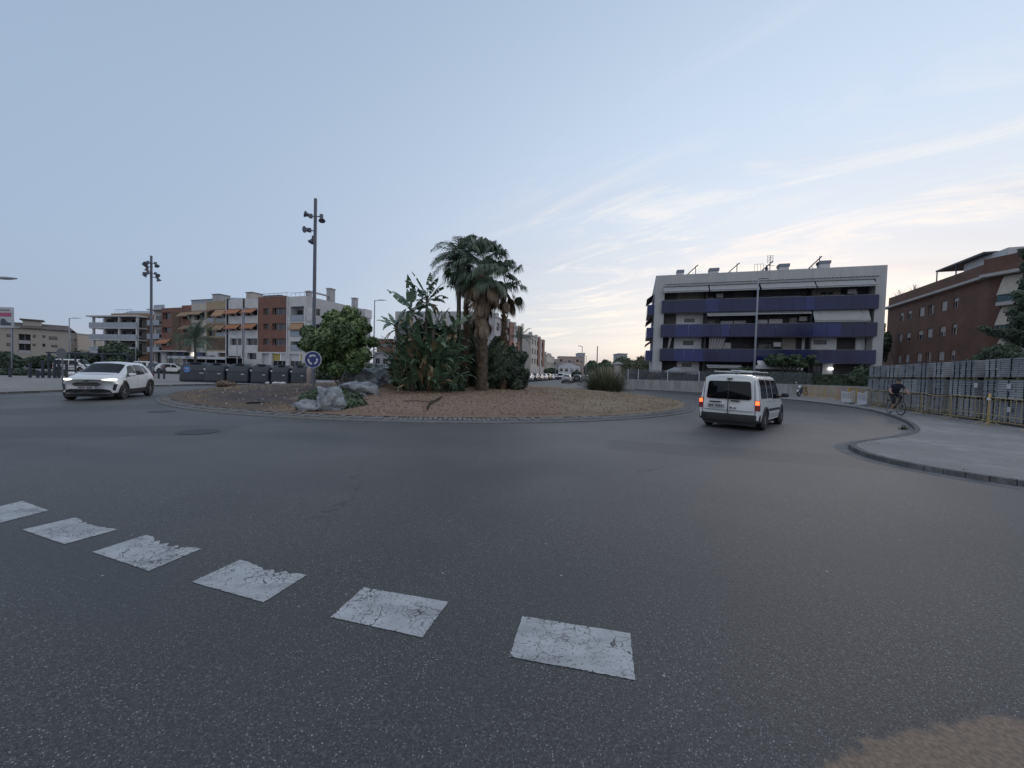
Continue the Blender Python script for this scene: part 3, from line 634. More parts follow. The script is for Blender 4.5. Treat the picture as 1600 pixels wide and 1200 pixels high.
def make_suv(name, label, cat, loc, rz, m=PAINTW, lit=False, arches=True, group=None):
    B = suv_spec(); t = T(name, label, cat, loc, rz, group); hl = 2.09
    B.mesh(60).build('body', m, t, True, auto=50)
    b = MB(); b.box(-1.9, 1.9, -.72, .72, .15, .32); b.build('underbody_shade', PLAST, t)  # black box added under the body to deepen the shade beneath
    B.top(.40, 1.10, 7.35).build('windscreen', CARGL, t, True)
    B.top(-hl+.44, -hl+.13, 7.35).build('rear_window', CARGL, t, True)
    for s in (1, -1):
        o = B.patch(.02, .92, .02, .40, 5.12, 6.85, s).build('side_window', CARGL, t, True)
        B.patch(-.86, -.04, -.78, -.04, 5.15, 6.85, s).build('side_window', CARGL, t, True)
        B.patch(-1.28, -.94, -1.08, -.86, 5.3, 6.7, s).build('side_window', CARGL, t, True)
        for (xa, xb) in ((.98, 1.0), (-.01, -.01), (-1.0, -.92)): seam(B, xa, xb, 2.3, 4.95, s).build('door_gap', SEAM, t)
        B.patch(-.95, 1.0, -.95, .95, 1.9, 2.75, s, .012, 10, 4).build('side_skirt', PLAST, t, True)
        for hx in (.12, -.88): B.patch(hx, hx+.16, hx, hx+.16, 4.55, 4.68, s, .03, 3, 1).build('door_handle', m, t)
        mirror(t, B, .83, 1.04, s, m, .86)
        for x in (1.29, -1.27): arch(t, B, x, s, .33, .11); wheel(t, x, s*.80, .335)
        hm = HEADL if lit else HEADO
        B.plate([(s*.44, .835), (s*.58, .80), (s*.80, .815), (s*.83, .875), (s*.68, .885), (s*.48, .865)], hl, .015).build('headlight', hm, t)
        B.plate([(s*.73, .42), (s*.80, .40), (s*.84, .66), (s*.76, .66)], hl, .012).build('fog_lamp_vent', PLAST, t)
        B.plate([(s*.30, .93), (s*.82, .93), (s*.84, 1.03), (s*.35, .99)], -hl, .02).build('tail_light', TAILO, t)
    B.plate([(-.46, .67), (-.34, .58), (.34, .58), (.46, .67), (.30, .73), (-.30, .73)], hl, .012).build('upper_grille', PLAST, t)
    B.plate([(-.74, .27), (.74, .27), (.66, .42), (.50, .47), (-.50, .47), (-.66, .42)], hl, .014).build('lower_grille', PLAST, t)
    o = B.plate([(-.26, .475), (.26, .475), (.26, .575), (-.26, .575)], hl, .03).build('number_plate', PLATE, t)
    B.plate([(-.08, .765), (0, .745), (.08, .765), (.08, .795), (0, .815), (-.08, .795)], hl, .018).build('badge', PLAST, t)
    b = MB(); [B.plate([(a, .495), (a+w_, .495), (a+w_, .555), (a, .555)], hl, .034, b, 1) for a, w_ in ((-.20, .035), (-.15, .035), (-.10, .035), (-.05, .035), (.04, .045), (.10, .045), (.16, .045))]; b.build('plate_lettering', PLTX, o)
    B.plate([(-.72, .40), (.72, .40), (.68, .66), (-.68, .66)], -hl, .012).build('rear_bumper', PLAST, t)
    B.plate([(-.26, .72), (.26, .72), (.26, .83), (-.26, .83)], -hl, .02).build('number_plate', PLATE, t)
    b = MB(); b.box(-1.25, -1.08, -.012, .012, 1.57, 1.64); b.build('roof_fin', PLAST, t)
    return t
# white SUV coming round from the left, headlights on
v1 = G(194, 624); v1.z = 0
hd = Vector((0.41, -0.91)).normalized(); ps = Vector((-hd.y, hd.x))      # ps: car's left
cen = Vector((v1.x, v1.y)) - hd*1.29 - ps*.88
suv = make_suv('white_suv', 'white compact SUV with black wheel arches and headlights on, entering the roundabout', 'car', (cen.x, cen.y, 0), math.atan2(hd.y, hd.x), lit=True); suv.scale = (1, 1, 1.035)
# ---- van
def van_spec(L=4.28, W=1.80, H=1.81):
    h = W/2; hl = L/2
    return Body([(-hl, .32, .98, H-.09, h*.96, h*.93, h*.78), (-hl+.05, .30, .99, H-.03, h*.985, h*.95, h*.80), (-hl+.35, .26, 1.0, H, h, h*.96, h*.81), (.55, .24, .98, H-.01, h, h*.96, h*.81), (.85, .24, .97, H-.10, h, h*.95, h*.80),
                 (1.42, .25, .97, 1.16, h, h*.93, h*.80), (1.52, .25, .96, 1.08, h, h*.92, h*.76), (hl-.25, .28, .88, .97, h*.98, h*.88, h*.66), (hl, .32, .72, .82, h*.92, h*.80, h*.55)], W, L, .35, .06, .10, .06)
def make_van(name, label, cat, loc, rz, m=PAINTW, lit=False, rack=True, group=None):
    B = van_spec(); t = T(name, label, cat, loc, rz, group); hl = 2.14
    B.mesh(50).build('body', m, t, True, auto=50)
    b = MB(); b.box(-2.0, 1.95, -.74, .74, .15, .40); b.build('underbody_shade', PLAST, t)  # black box added to darken the space under the van
    B.top(.83, 1.45, 7.3).build('windscreen', CARGL, t, True)
    o = B.plate([(-.66, 1.02), (-.60, .985), (.60, .985), (.66, 1.02), (.615, 1.52), (.57, 1.57), (-.57, 1.57), (-.615, 1.52)], -hl, .012).build('rear_window', CARGL, t, True)
    b = MB(); B.plate([(-.007, .40), (.007, .40), (.007, 1.66), (-.007, 1.66)], -hl, .016, b)
    for y in (-.78, .78): B.plate([(y-.006, .42), (y+.006, .42), (y*.93+.006, 1.6), (y*.93-.006, 1.6)], -hl, .006, b)
    B.plate([(-.72, .62), (.72, .62), (.72, .628), (-.72, .628)], -hl, .006, b); b.build('door_gap', SEAM, t)
    B.plate([(-.10, 1.63), (.06, 1.63), (.06, 1.665), (-.10, 1.665)], -hl, .02).build('high_brake_light', PLAST, t)
    B.plate([(-.33, .915), (-.08, .915), (-.08, .955), (-.33, .955)], -hl, .03).build('door_handle', PLAST, t)
    o = B.plate([(.12, .70), (.62, .70), (.62, .81), (.12, .81)], -hl, .02).build('number_plate', PLATE, t)
    b = MB()
    for i, (a, c) in enumerate([(.15, .2), (.215, .265), (.28, .33), (.345, .37), (.42, .46), (.475, .515), (.53, .57)]): B.plate([(a, .72), (c, .72), (c, .79), (a, .79)], -hl, .024, b, 1)
    b.build('plate_lettering', PLTX, o)
    B.plate([(.22, .86), (.56, .86), (.56, .90), (.22, .90)], -hl, .025).build('plate_lamp', PLAST, t)
    B.plate([(-.03-.03, .69), (-.12, .69), (-.12, .73), (-.06, .73)], -hl, .02).build('badge', PLTX, t); B.plate([(-.17, .69), (-.24, .69), (-.22, .73), (-.19, .73)], -hl, .02).build('badge', PLTX, t)
    # rear bumper: a thick dark bar wrapping the corners
    b = MB(); b.grid(lambda u, q: (lambda y: B.deform((-hl-.05+.0*q, y, [.30, .28, .42, .50, .52, .50][min(5, int(q*5+.01))]))+Vector(([.10, 0, -.03, -.02, .03, .10][min(5, int(q*5+.01))]+max(0, abs(y)-.75)*1.2, 0, 0)))(-.905+1.81*u), 14, 5)
    b.build('rear_bumper', PLAST, t, True, auto=40)
    for s in (1, -1):
        wins = ((-1.85, -1.02), (-.92, -.28), (-.16, 1.0))
        B.patch(-1.80, -.98, -1.76, -.98, 5.08, 6.75, s).build('side_window', CARGL, t, True)
        B.patch(-.88, -.20, -.88, -.20, 5.08, 6.75, s).build('side_window', CARGL, t, True)
        B.patch(-.10, 1.18, -.10, .72, 5.0, 6.75, s).build('side_window', CARGL, t, True)
        for xa in (-.93, -.15, 1.22): seam(B, xa, xa, 2.2, 4.98, s).build('door_gap', SEAM, t)
        B.patch(-.86, .88, -.86, .88, 3.25, 3.55, s, .02, 8, 1).build('side_moulding', PLAST, t)
        for q in (2.3, 2.55, 2.8): B.patch(-.84, .86, -.84, .86, q, q+.05, s, .007, 6, 1).build('sill_rib', SEAM, t)
        for hx in (-.82, -.10): B.patch(hx, hx+.16, hx, hx+.16, 4.55, 4.72, s, .035, 3, 1).build('door_handle', PLAST, t)
        mirror(t, B, 1.0, 1.10, s, PLAST, .92)
        for x in (1.36, -1.27): arch(t, B, x, s, .32, .085); wheel(t, x, s*.80, .32, spokes=7)
        lo = [(s*.765, .66), (s*.90, .66), (s*.89, .98), (s*.765, .98)]
        B.plate(lo, -hl, .02).build('tail_light', TAILO, t)
        B.patch(-hl+.0, -hl+.09, -hl+.0, -hl+.09, 3.35, 4.95, s, .012, 2, 4).build('tail_light_side', TAILO, t)
        if lit:
            o = B.plate([(s*.775, .84), (s*.885, .84), (s*.88, .96), (s*.775, .96)], -hl, .03).build('brake_light', TAILL, t)
        B.plate([(s*.45, .74), (s*.80, .74), (s*.80, .92), (s*.5, .88)], hl, .015).build('headlight', HEADO, t)
        if rack:
            b = MB(); b.box(-1.75, .65, s*.60-.02, s*.60+.02, 1.84, 1.875); [b.box(x, x+.08, s*.60-.015, s*.60+.015, 1.77, 1.85) for x in (-1.7, -.6, .5)]; b.build('roof_rail', PLAST, t, bevel=.008)
    B.plate([(-.6, .40), (.6, .40), (.5, .68), (-.5, .68)], hl, .012).build('grille', PLAST, t)
    if rack:
        RK = mat('pale roof bar', (0.55, 0.56, 0.58), 0.4, 0.05, 3)
        for x in (-1.35, -.15):
            b = MB(); b.box(x, x+.10, -.68, .68, 1.875, 1.91); b.build('roof_bar', RK, t, bevel=.012)
        b = MB(); b.box(-1.5, .35, -.12, .12, 1.915, 1.945); b.build('roof_ladder', RK, t, bevel=.01)
    return t
vr = G(1193, 672); vh = Vector((0.70, 0.714)).normalized(); vl = Vector((-vh.y, vh.x))
cen = Vector((vr.x, vr.y)) + vh*1.27 + vl*.86
van = make_van('white_van', 'white passenger van with roof bars and glowing brake lights, seen from behind', 'van', (cen.x, cen.y, 0), math.atan2(vh.y, vh.x), lit=True)
# ---- parked cars down the far street
cols = [('blue', (0.05, 0.10, 0.30)), ('white', (0.62, 0.63, 0.65)), ('dark grey', (0.06, 0.065, 0.075)), ('silver', (0.35, 0.36, 0.38)), ('white', (0.62, 0.63, 0.65)), ('black', (0.03, 0.03, 0.035)), ('white', (0.6, 0.6, 0.62)), ('pale grey', (0.42, 0.43, 0.45))]
sd_ = Vector((0.255, 0.967)); base = Vector((1.7, 69.0)); first = None
CL = ['blue car nearest in the row parked along the far street', 'white car parked right behind the blue one in the far street', 'dark grey car third in the parked row of the far street', 'silver car fourth in the parked row of the far street', 'white car fifth in the parked row, behind the silver one', 'black car between two pale ones far down the parked row', 'white car seventh in the parked row of the far street', 'pale grey car at the far end of the parked row']
CSUV = None
for i in range(8):
    p = base + sd_*(5.6*i); m = paint('car paint '+cols[i][0], cols[i][1]); lab = CL[i]
    if CSUV is None: CSUV = make_suv('parked_car', lab, 'car', (p.x, p.y, 0), math.atan2(-sd_.y, -sd_.x), m, group='cars parked along the far street'); o = CSUV
    else:
        o = copy_tree(CSUV); o.location = (p.x, p.y, 0); o['label'] = lab; o.scale = (1, 1, 0.93+0.07*(i % 3))
        for ch in o.children:
            if ch.name.split('.')[0] in ('body', 'door_handle', 'wing_mirror'):
                ch.data = ch.data.copy(); ch.data.materials[0] = m
def far_car(kind, label, cat, x, y, rz, m, name='car', grp=None):
    global CSUV
    o = copy_tree(CSUV); o.location = (x, y, 0); o.rotation_euler = (0, 0, rz); o['label'] = label; o['category'] = cat; o.name = name
    if grp: o['group'] = grp
    elif 'group' in o.keys(): del o['group']
    for ch in o.children:
        if ch.name.split('.')[0] in ('body', 'door_handle', 'wing_mirror'): ch.data = ch.data.copy(); ch.data.materials[0] = m
    return o
p = AT(889, 598, 69); far_car(0, 'white car driving away down the far street, seen from behind', 'car', p.x, 71, math.atan2(sd_.y, sd_.x), paint('car paint white', (0.62, 0.63, 0.65)), 'white_car')
p = AT(905, 597, 76); far_car(0, 'dark car parked on the right of the far street beside the white one', 'car', p.x, 78, math.atan2(sd_.y, sd_.x), paint('car paint black', (0.03, 0.03, 0.035)), 'dark_car')
p = AT(876, 592, 108); v_ = make_van('parked_van', 'white van standing far down the street past the parked cars', 'van', (p.x, 108, 0), math.atan2(-sd_.y, -sd_.x), paint('car paint white', (0.62, 0.63, 0.65)), rack=False)
p = AT(913, 595, 84); far_car(0, 'silver car parked behind the dark one on the right of the far street', 'car', p.x+1, 88, math.atan2(sd_.y, sd_.x), paint('car paint silver', (0.35, 0.36, 0.38)), 'silver_car')
# left car park beyond the bins and behind the posts
p = AT(207, 585, 52); far_car(0, 'dark grey car parked behind the white SUV, left of the tall lamp mast', 'car', p.x, 56, 2.9, paint('car paint dark grey', (0.06, 0.065, 0.075)), 'dark_grey_car')
p = AT(262, 585, 55); far_car(0, 'white car parked beyond the first waste container', 'car', p.x, 56, 0.3, paint('car paint white', (0.62, 0.63, 0.65)), 'white_car')
v2 = copy_tree(v_); p = AT(118, 590, 55); v2.location = (p.x, 55, 0); v2.rotation_euler.z = 0.15; v2['label'] = 'white van parked behind the dark posts at the left'; v2.name = 'parked_van'
v3 = copy_tree(v_); p = AT(222, 590, 62); v3.location = (p.x, 62, 0); v3.rotation_euler.z = 3.0; v3['label'] = 'white van parked beside the tall lamp mast, before the apartment block'; v3.name = 'parked_van'
p = AT(568, 590, 42); far_car(0, 'white car half hidden behind the island rocks and green tree', 'car', p.x, 47, 0.4, paint('car paint white', (0.62, 0.63, 0.65)), 'white_car')
# ================================================================== BUILDINGS
def frame_of(P0, P1):
    d = Vector((P1[0]-P0[0], P1[1]-P0[1])); L_ = d.length; d.normalize(); return d, L_
class Fac:
    """a facade line P0->P1 on the ground; u runs along it, v is depth behind it; rect() surveys photo pixels onto it"""
    def __init__(s, P0, P1):
        s.P0 = Vector(P0); s.P1 = Vector(P1); s.d, s.L = frame_of(P0, P1); s.n = Vector((-s.d.y, s.d.x)); s.rz = math.atan2(s.d.y, s.d.x)
    def uz(s, px, py):
        r = ray(px, py); a, b = r.x, r.y; dx, dy = s.d.x, s.d.y            # solve t*(a,b) = P0 + u*d
        det = a*(-dy) + dx*b; t = (s.P0.x*(-dy) + dx*s.P0.y)/det; u = (a*s.P0.y - b*s.P0.x)/(-det)
        u = ((t*a-s.P0.x)*dx + (t*b-s.P0.y)*dy); return u, H0 + r.z*t
    def rect(s, x0, y0, x1, y1):
        ym, xm = (y0+y1)/2, (x0+x1)/2; u0 = s.uz(x0, ym)[0]; u1 = s.uz(x1, ym)[0]; z1 = s.uz(xm, y0)[1]; z0 = s.uz(xm, y1)[1]; return (u0, u1, z0, z1)
def wall_holes(b, u0, u1, z0, z1, holes, depth=.25, mi=0, rmi=None, v=0.0):
    us = sorted(set([u0, u1]+[max(u0, min(u1, h[i])) for h in holes for i in (0, 1)])); zs = sorted(set([z0, z1]+[max(z0, min(z1, h[i])) for h in holes for i in (2, 3)]))
    for i in range(len(us)-1):
        for j in range(len(zs)-1):
            cu, cz = (us[i]+us[i+1])/2, (zs[j]+zs[j+1])/2
            if us[i+1]-us[i] < 1e-4 or zs[j+1]-zs[j] < 1e-4: continue
            if any(h[0] < cu < h[1] and h[2] < cz < h[3] for h in holes): continue
            b.face([(us[i], v, zs[j]), (us[i+1], v, zs[j]), (us[i+1], v, zs[j+1]), (us[i], v, zs[j+1])], mi)
    for h in holes:
        a, c, e, g = h[:4]; r = mi if rmi is None else rmi
        b.face([(a, v, e), (a, v+depth, e), (a, v+depth, g), (a, v, g)], r); b.face([(c, v+depth, e), (c, v, e), (c, v, g), (c, v+depth, g)], r)
        b.face([(a, v, e), (c, v, e), (c, v+depth, e), (a, v+depth, e)], r); b.face([(a, v+depth, g), (c, v+depth, g), (c, v, g), (a, v, g)], r)
def window(parent, h, v=.2, fr=FRAME, gl=WIN, panes=2, shutter=0.0, name='window', sh=None):
    a, c, e, g = h[:4]; b = MB(); t = .05
    b.box(a, c, v, v+.05, e, e+t); b.box(a, c, v, v+.05, g-t, g); b.box(a, a+t, v, v+.05, e+t, g-t); b.box(c-t, c, v, v+.05, e+t, g-t)
    for i in range(1, panes): x = a+(c-a)*i/panes; b.box(x-t/2, x+t/2, v, v+.05, e+t, g-t)
    o = b.build(name, fr, parent)
    b = MB(); b.face([(a, v+.03, e), (c, v+.03, e), (c, v+.03, g), (a, v+.03, g)]); b.build('pane', gl, o)
    if shutter > 0:
        b = MB(); zz = g-(g-e)*shutter; n = max(1, int((g-zz)/.08))
        for i in range(n): z = zz+(g-zz)*i/n; b.box(a+.02, c-.02, v-.035, v-.01, z, z+(g-zz)/n*.88)
        b.build('shutter', sh or SHUT, o)
    return o
def awning(parent, a, c, zt, zb, out, m, v=0.0, name='awning'):
    b = MB(); n = max(4, int((c-a)/.25))
    P = [(v-.02, zt), (v-out*.5, (zt+zb)/2-.04), (v-out, zb), (v-out, zb-.16)]
    for i in range(n):
        x0, x1 = a+(c-a)*i/n, a+(c-a)*(i+1)/n
        for k in range(3):
            (y0, z0), (y1, z1) = P[k], P[k+1]; wz = .02 if (k == 2 and i % 2) else 0
            b.face([(x0, y0, z0), (x1, y0, z0), (x1, y1, z1-wz), (x0, y1, z1-wz)], i % 2 if len(m) > 1 else 0)
    o = b.build(name, m, parent)
    b = MB(); b.tube([(a, v-out, zb), (c, v-out, zb)], .025, 6); b.tube([(a+.03, v, zt-.35), (a+.03, v-out, zb)], .018, 5); b.tube([(c-.03, v, zt-.35), (c-.03, v-out, zb)], .018, 5); b.tube([(a, v-.04, zt+.03), (c, v-.04, zt+.03)], .05, 6)
    b.build('awning_frame', GALV, o); return o
BLK = lambda: MB()
def slab(parent, a, c, v0, v1, z0, z1, m, name='slab', label=None):
    b = MB(); b.box(a, c, v0, v1, z0, z1); return tag(b.build(name, m, parent), label)
BRK = brick('red brick', (0.20, 0.085, 0.065), (0.155, 0.065, 0.052), (0.22, 0.17, 0.15)); BRKO = brick('orange brick', (0.27, 0.165, 0.11), (0.23, 0.14, 0.095), (0.28, 0.22, 0.17)); BRKD = brick('brown brick', (0.145, 0.070, 0.050), (0.11, 0.055, 0.042), (0.15, 0.115, 0.095))
BLUE = mat('blue balcony glass', (0.009, 0.014, 0.070), 0.16, 0.3, 0.35, spec=0.4); BLUE2 = mat('lighter blue balcony glass', (0.016, 0.028, 0.14), 0.18, 0.25, 0.6, spec=0.4)
ORANGE = mat('orange awning cloth', (0.38, 0.175, 0.095), 0.9, 0.12, 3); TANC = mat('tan awning cloth', (0.31, 0.215, 0.145), 0.9, 0.12, 3); ORAN2 = mat('pale awning stripe', (0.42, 0.25, 0.15), 0.9, 0.12, 3); WHC = mat('off-white awning cloth', (0.34, 0.35, 0.365), 0.9, 0.08, 2)
BALG = mat('frosted balcony panel', (0.26, 0.30, 0.37), 0.35, 0.15, 1.5)
def box_shell(parent, L_, D, z1, m, name='wall', z0=0, front=False, roofm=None):
    b = MB()
    b.face([(0, D, z0), (0, 0.0, z0), (0, 0.0, z1), (0, D, z1)]); b.face([(L_, 0, z0), (L_, D, z0), (L_, D, z1), (L_, 0, z1)]); b.face([(L_, D, z0), (0, D, z0), (0, D, z1), (L_, D, z1)])
    if front: b.face([(0, 0, z0), (L_, 0, z0), (L_, 0, z1), (0, 0, z1)])
    o = b.build(name, m, parent); b = MB(); b.face([(0.15, 0.15, z1-.35), (L_-.15, 0.15, z1-.35), (L_-.15, D-.15, z1-.35), (.15, D-.15, z1-.35)]); b.build('roof', roofm or GREYR, parent); return o
# ---------- A: white block with long blue balconies
A = Fac((18.75, 51.5), (42.25, 44.0))
r_ = A.uz(1022, 434); ra = T('balcony_apartment_building', 'white four-storey apartment building with long dark blue glass balconies', 'building', (A.P0.x, A.P0.y, 0), A.rz)
AL = A.L; HA = 15.0; DEP = 13.0; REC = 1.35
u1 = 1.15; u2 = AL-1.0
b = MB(); hole = [(u1, u2, 3.25+.75, 13.55)]
zf = [0.12, 4.05, 7.2, 10.35]                      # floor levels
wall_holes(b, 0, AL, 0, HA, [(u1, u2, 0.1, 13.55)], REC)
b.face([(0, DEP, 0), (0, 0, 0), (0, 0, HA), (0, DEP, HA)]); b.face([(AL, 0, 0), (AL, DEP, 0), (AL, DEP, HA), (AL, 0, HA)]); b.face([(AL, DEP, 0), (0, DEP, 0), (0, DEP, HA), (AL, DEP, HA)])
b.box(.01, AL-.01, .001, .22, HA, HA+.05)
b.build('wall', mat('white-grey render of block', (0.42, 0.425, 0.44), 0.85, 0.09, 0.9, stretch=(2, 2, .25)), ra)
slab(ra, .2, AL-.2, .2, DEP-.2, HA-.5, HA-.4, GREYR, 'roof')
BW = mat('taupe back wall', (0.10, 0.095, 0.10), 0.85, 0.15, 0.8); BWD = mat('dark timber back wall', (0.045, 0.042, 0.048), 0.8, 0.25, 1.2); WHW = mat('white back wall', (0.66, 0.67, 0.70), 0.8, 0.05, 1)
# back walls of the loggias by storey: (px range, material); windows by px rects
def uA(px, py=500): return A.uz(px, py)[0]
def back(px0, px1, z0, z1, m, wins=(), py=500, panes=2, frame=FRAME, shut=()):
    a, c = max(u1, uA(px0, py)), min(u2, uA(px1, py)); b = MB(); hs = []
    for q in wins:
        k = A.rect(*q); s_ = 1+REC/A.P0.y*1.0
        hs.append((max(a+.05, k[0]), min(c-.05, k[1]), max(z0+.05, k[2]), min(z1-.05, k[3])))
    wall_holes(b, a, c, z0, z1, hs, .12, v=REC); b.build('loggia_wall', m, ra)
    for i, h in enumerate(hs): window(ra, h, REC+.08, frame, WIN, panes, shutter=shut[i] if i < len(shut) else 0, sh=WHW)
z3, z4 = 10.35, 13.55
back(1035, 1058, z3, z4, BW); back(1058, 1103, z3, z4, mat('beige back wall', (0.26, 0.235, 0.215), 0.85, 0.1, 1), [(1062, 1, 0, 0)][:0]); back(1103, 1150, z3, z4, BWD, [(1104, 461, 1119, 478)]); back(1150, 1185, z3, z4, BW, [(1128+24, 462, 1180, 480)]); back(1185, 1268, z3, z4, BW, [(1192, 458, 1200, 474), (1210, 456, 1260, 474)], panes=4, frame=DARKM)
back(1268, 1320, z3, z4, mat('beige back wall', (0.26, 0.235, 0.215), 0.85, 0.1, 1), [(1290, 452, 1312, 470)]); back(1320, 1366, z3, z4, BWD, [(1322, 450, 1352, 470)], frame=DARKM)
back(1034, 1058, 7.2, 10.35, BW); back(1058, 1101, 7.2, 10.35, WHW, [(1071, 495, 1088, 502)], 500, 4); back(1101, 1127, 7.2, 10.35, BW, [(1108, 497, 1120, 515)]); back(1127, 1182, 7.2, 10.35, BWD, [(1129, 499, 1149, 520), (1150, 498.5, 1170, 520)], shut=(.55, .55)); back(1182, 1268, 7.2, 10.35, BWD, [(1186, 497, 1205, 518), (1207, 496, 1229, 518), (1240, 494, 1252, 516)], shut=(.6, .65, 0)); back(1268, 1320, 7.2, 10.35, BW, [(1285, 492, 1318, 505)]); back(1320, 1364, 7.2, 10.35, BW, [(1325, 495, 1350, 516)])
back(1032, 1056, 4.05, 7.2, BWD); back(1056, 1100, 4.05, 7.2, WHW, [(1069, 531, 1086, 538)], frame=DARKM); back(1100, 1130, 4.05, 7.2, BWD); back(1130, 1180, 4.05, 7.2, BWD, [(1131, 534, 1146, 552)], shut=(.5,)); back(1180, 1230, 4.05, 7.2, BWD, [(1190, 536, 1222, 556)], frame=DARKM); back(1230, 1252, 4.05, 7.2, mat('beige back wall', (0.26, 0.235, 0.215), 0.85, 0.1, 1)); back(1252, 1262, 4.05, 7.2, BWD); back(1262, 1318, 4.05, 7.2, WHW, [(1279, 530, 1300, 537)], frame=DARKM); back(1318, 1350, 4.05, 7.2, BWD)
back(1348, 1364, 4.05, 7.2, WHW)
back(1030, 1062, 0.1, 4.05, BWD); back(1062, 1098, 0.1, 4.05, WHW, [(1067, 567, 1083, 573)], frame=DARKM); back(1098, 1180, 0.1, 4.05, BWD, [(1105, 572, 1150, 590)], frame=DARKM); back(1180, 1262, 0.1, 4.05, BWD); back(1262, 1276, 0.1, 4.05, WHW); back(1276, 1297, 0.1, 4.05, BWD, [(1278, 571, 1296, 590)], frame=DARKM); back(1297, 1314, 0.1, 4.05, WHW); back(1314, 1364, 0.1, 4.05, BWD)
for z in zf[1:]: slab(ra, u1, u2, .0+.003, REC-.003, z-.26, z-.02, mat('balcony slab', (0.34, 0.35, 0.37), 0.8, 0.08, 1), 'balcony_floor')
for k, (z, seg) in enumerate(((4.05, [(1.3, 1056, 1), (1056, 1100, 2), (1100, 1181, 1), (1181, 1262, 3), (1262, 1365, 1)]), (7.2, [(0, 1056, 1), (1056, 1096, 2), (1096, 1127, 1), (1127, 1139, 2), (1139, 1268, 1), (1268, 1312, 2), (1312, 1370, 1)]), (10.35, [(0, 1100, 1), (1100, 1122, 2), (1122, 1255, 1), (1255, 1270, 2), (1270, 1370, 1)]))):
    end0, end1 = u1-.28, u2+.16; out = -.42
    for (p0, p1, mi) in seg:
        a = end0 if p0 < 10 else uA(p0); c = end1 if p1 > 1362 else uA(p1); b = MB(); n = max(1, round((c-a)/1.3))
        for i in range(n): x0, x1 = a+(c-a)*i/n+.012, a+(c-a)*(i+1)/n-.012; b.box(x0, x1, out-.03, out, z-.28, z+1.28)
        b.build('balcony_panel', BLUE2 if mi == 2 else BLUE, ra)
    b = MB(); b.box(end0-.03, end0, out, .0, z-.28, z+1.28); b.box(end1, end1+.03, out, 0, z-.28, z+1.28); b.build('balcony_panel', BLUE, ra)
    b = MB(); b.box(end0, end1, out+.002, -.003, z-.26, z-.1); b.box(end0, end1, out-.05, out+.03, z+1.29, z+1.33); b.build('balcony_edge', GALV, ra)
# partition walls between flats
for px in (1103, 1182, 1268):
    b = MB(); u = uA(px)
    for z0_, z1_ in ((.1, 3.78), (4.05, 6.93), (7.2, 10.08), (10.35, 13.54)): b.box(u-.08, u+.08, .02, REC-.01, z0_, z1_)
    b.build('partition_wall', BWD, ra)
# awnings
cov = MB()
for (p0, p1) in ((1036, 1106), (1108, 1184), (1187, 1271), (1273, 1364)):
    awning(ra, uA(p0, 460)+(.0), uA(p1, 460), 13.45, 12.75, .75, [WHC])
b = MB(); b.tube([(u1, -.25, 13.75), (u2+.2, -.25, 13.75)], .03, 6)
for i in range(60): x = u1+(u2-u1)*i/59; b.tube([(x, -.0, 13.9), (x, -.5, 13.72)], .022, 5)
b.build('pergola_rail', DARKM, ra)
awning(ra, uA(1104, 490), uA(1181, 490), 10.05, 9.65, .7, [WHC]); awning(ra, uA(1182, 490), uA(1267, 488), 10.05, 9.82, .3, [WHC]); awning(ra, uA(1270, 485), uA(1357, 485), 10.1, 8.75, .65, [WHC])
for px in (1280, 1346): slab(ra, uA(px)-.05, uA(px)+.05, -.3, -.22, 8.4, 9.9, WHC, 'awning_arm')
slab(ra, uA(1182), uA(1360), -.1, .0-.004, 6.86, 6.96, WHC, 'balcony_trim'); slab(ra, uA(1034), uA(1102), -.1, -.004, 10.02, 10.12, WHC, 'balcony_trim')
awning(ra, uA(1103, 568), uA(1158, 568), 3.35, 3.1, 1.0, [WHC])
# striped curtain and hanging cloth on the first floor
STRP = mat('striped curtain', (0.42, 0.40, 0.42), 0.9, 0.05); b = MB()
def cur(u, t): x = uA(1110)+(uA(1137 - 9*t)-uA(1110))*u; return Vector((x, .25+.07*math.sin(u*40), 6.9-2.2*t))
b.grid(cur, 48, 6); 
for i in range(len(b.mi)): b.mi[i] = (i//6//4) % 2
b.build('curtain', [STRP, mat('curtain stripe', (0.20, 0.18, 0.21), 0.9, 0.05)], ra)
b = MB(); b.grid(lambda u, t: Vector((uA(1047)+.35*u*(1-.6*t)-.2*t, .2+.05*math.sin(u*9), 6.9-1.9*t)), 8, 4); b.build('hanging_cloth', STRP, ra)
# pots and small clutter on the balconies
POTG = [mat('pot plant green', (.05, .085, .04), .7, .2, 6), mat('terracotta pot', (.25, .11, .07), .8, .1, 6)]
rp = random.Random(77)
for px, z, h_ in ((1061, 7.2, 1.5), (1066, 7.2, 1.55), (1096, 7.2, 1.5), (1092, 7.2, 1.7), (1062, 4.05, 1.5), (1091, 4.05, 1.45), (1270, 4.05, 1.6), (1300, 4.05, 1.5), (1145, 10.35, 1.4), (1240, 10.35, 1.5), (1170, 4.05, 1.9), (1225, 7.2, 1.5)):
    u = uA(px); b = MB(); b.lathe((u, REC-.3, z), [(.12, 0), (.17, .35), (.15, .36)], 10, 'Z', 1)
    for _ in range(90): a_, e_ = rp.uniform(0, 6.28), rp.uniform(.2, 1.5); d_ = Vector((math.cos(a_)*math.cos(e_)*.35, math.sin(a_)*math.cos(e_)*.2, math.sin(e_)*(h_-.35))); p_ = Vector((u, REC-.3, z+.35))+d_*rp.uniform(.4, 1); n_ = Vector((rp.gauss(0, 1), rp.gauss(0, 1), rp.gauss(0, 1)))*.05; m_ = Vector((rp.gauss(0, 1), rp.gauss(0, 1), rp.gauss(0, 1)))*.05; b.face([p_, p_+n_, p_+n_+m_])
    b.build('potted_plant', POTG, ra)
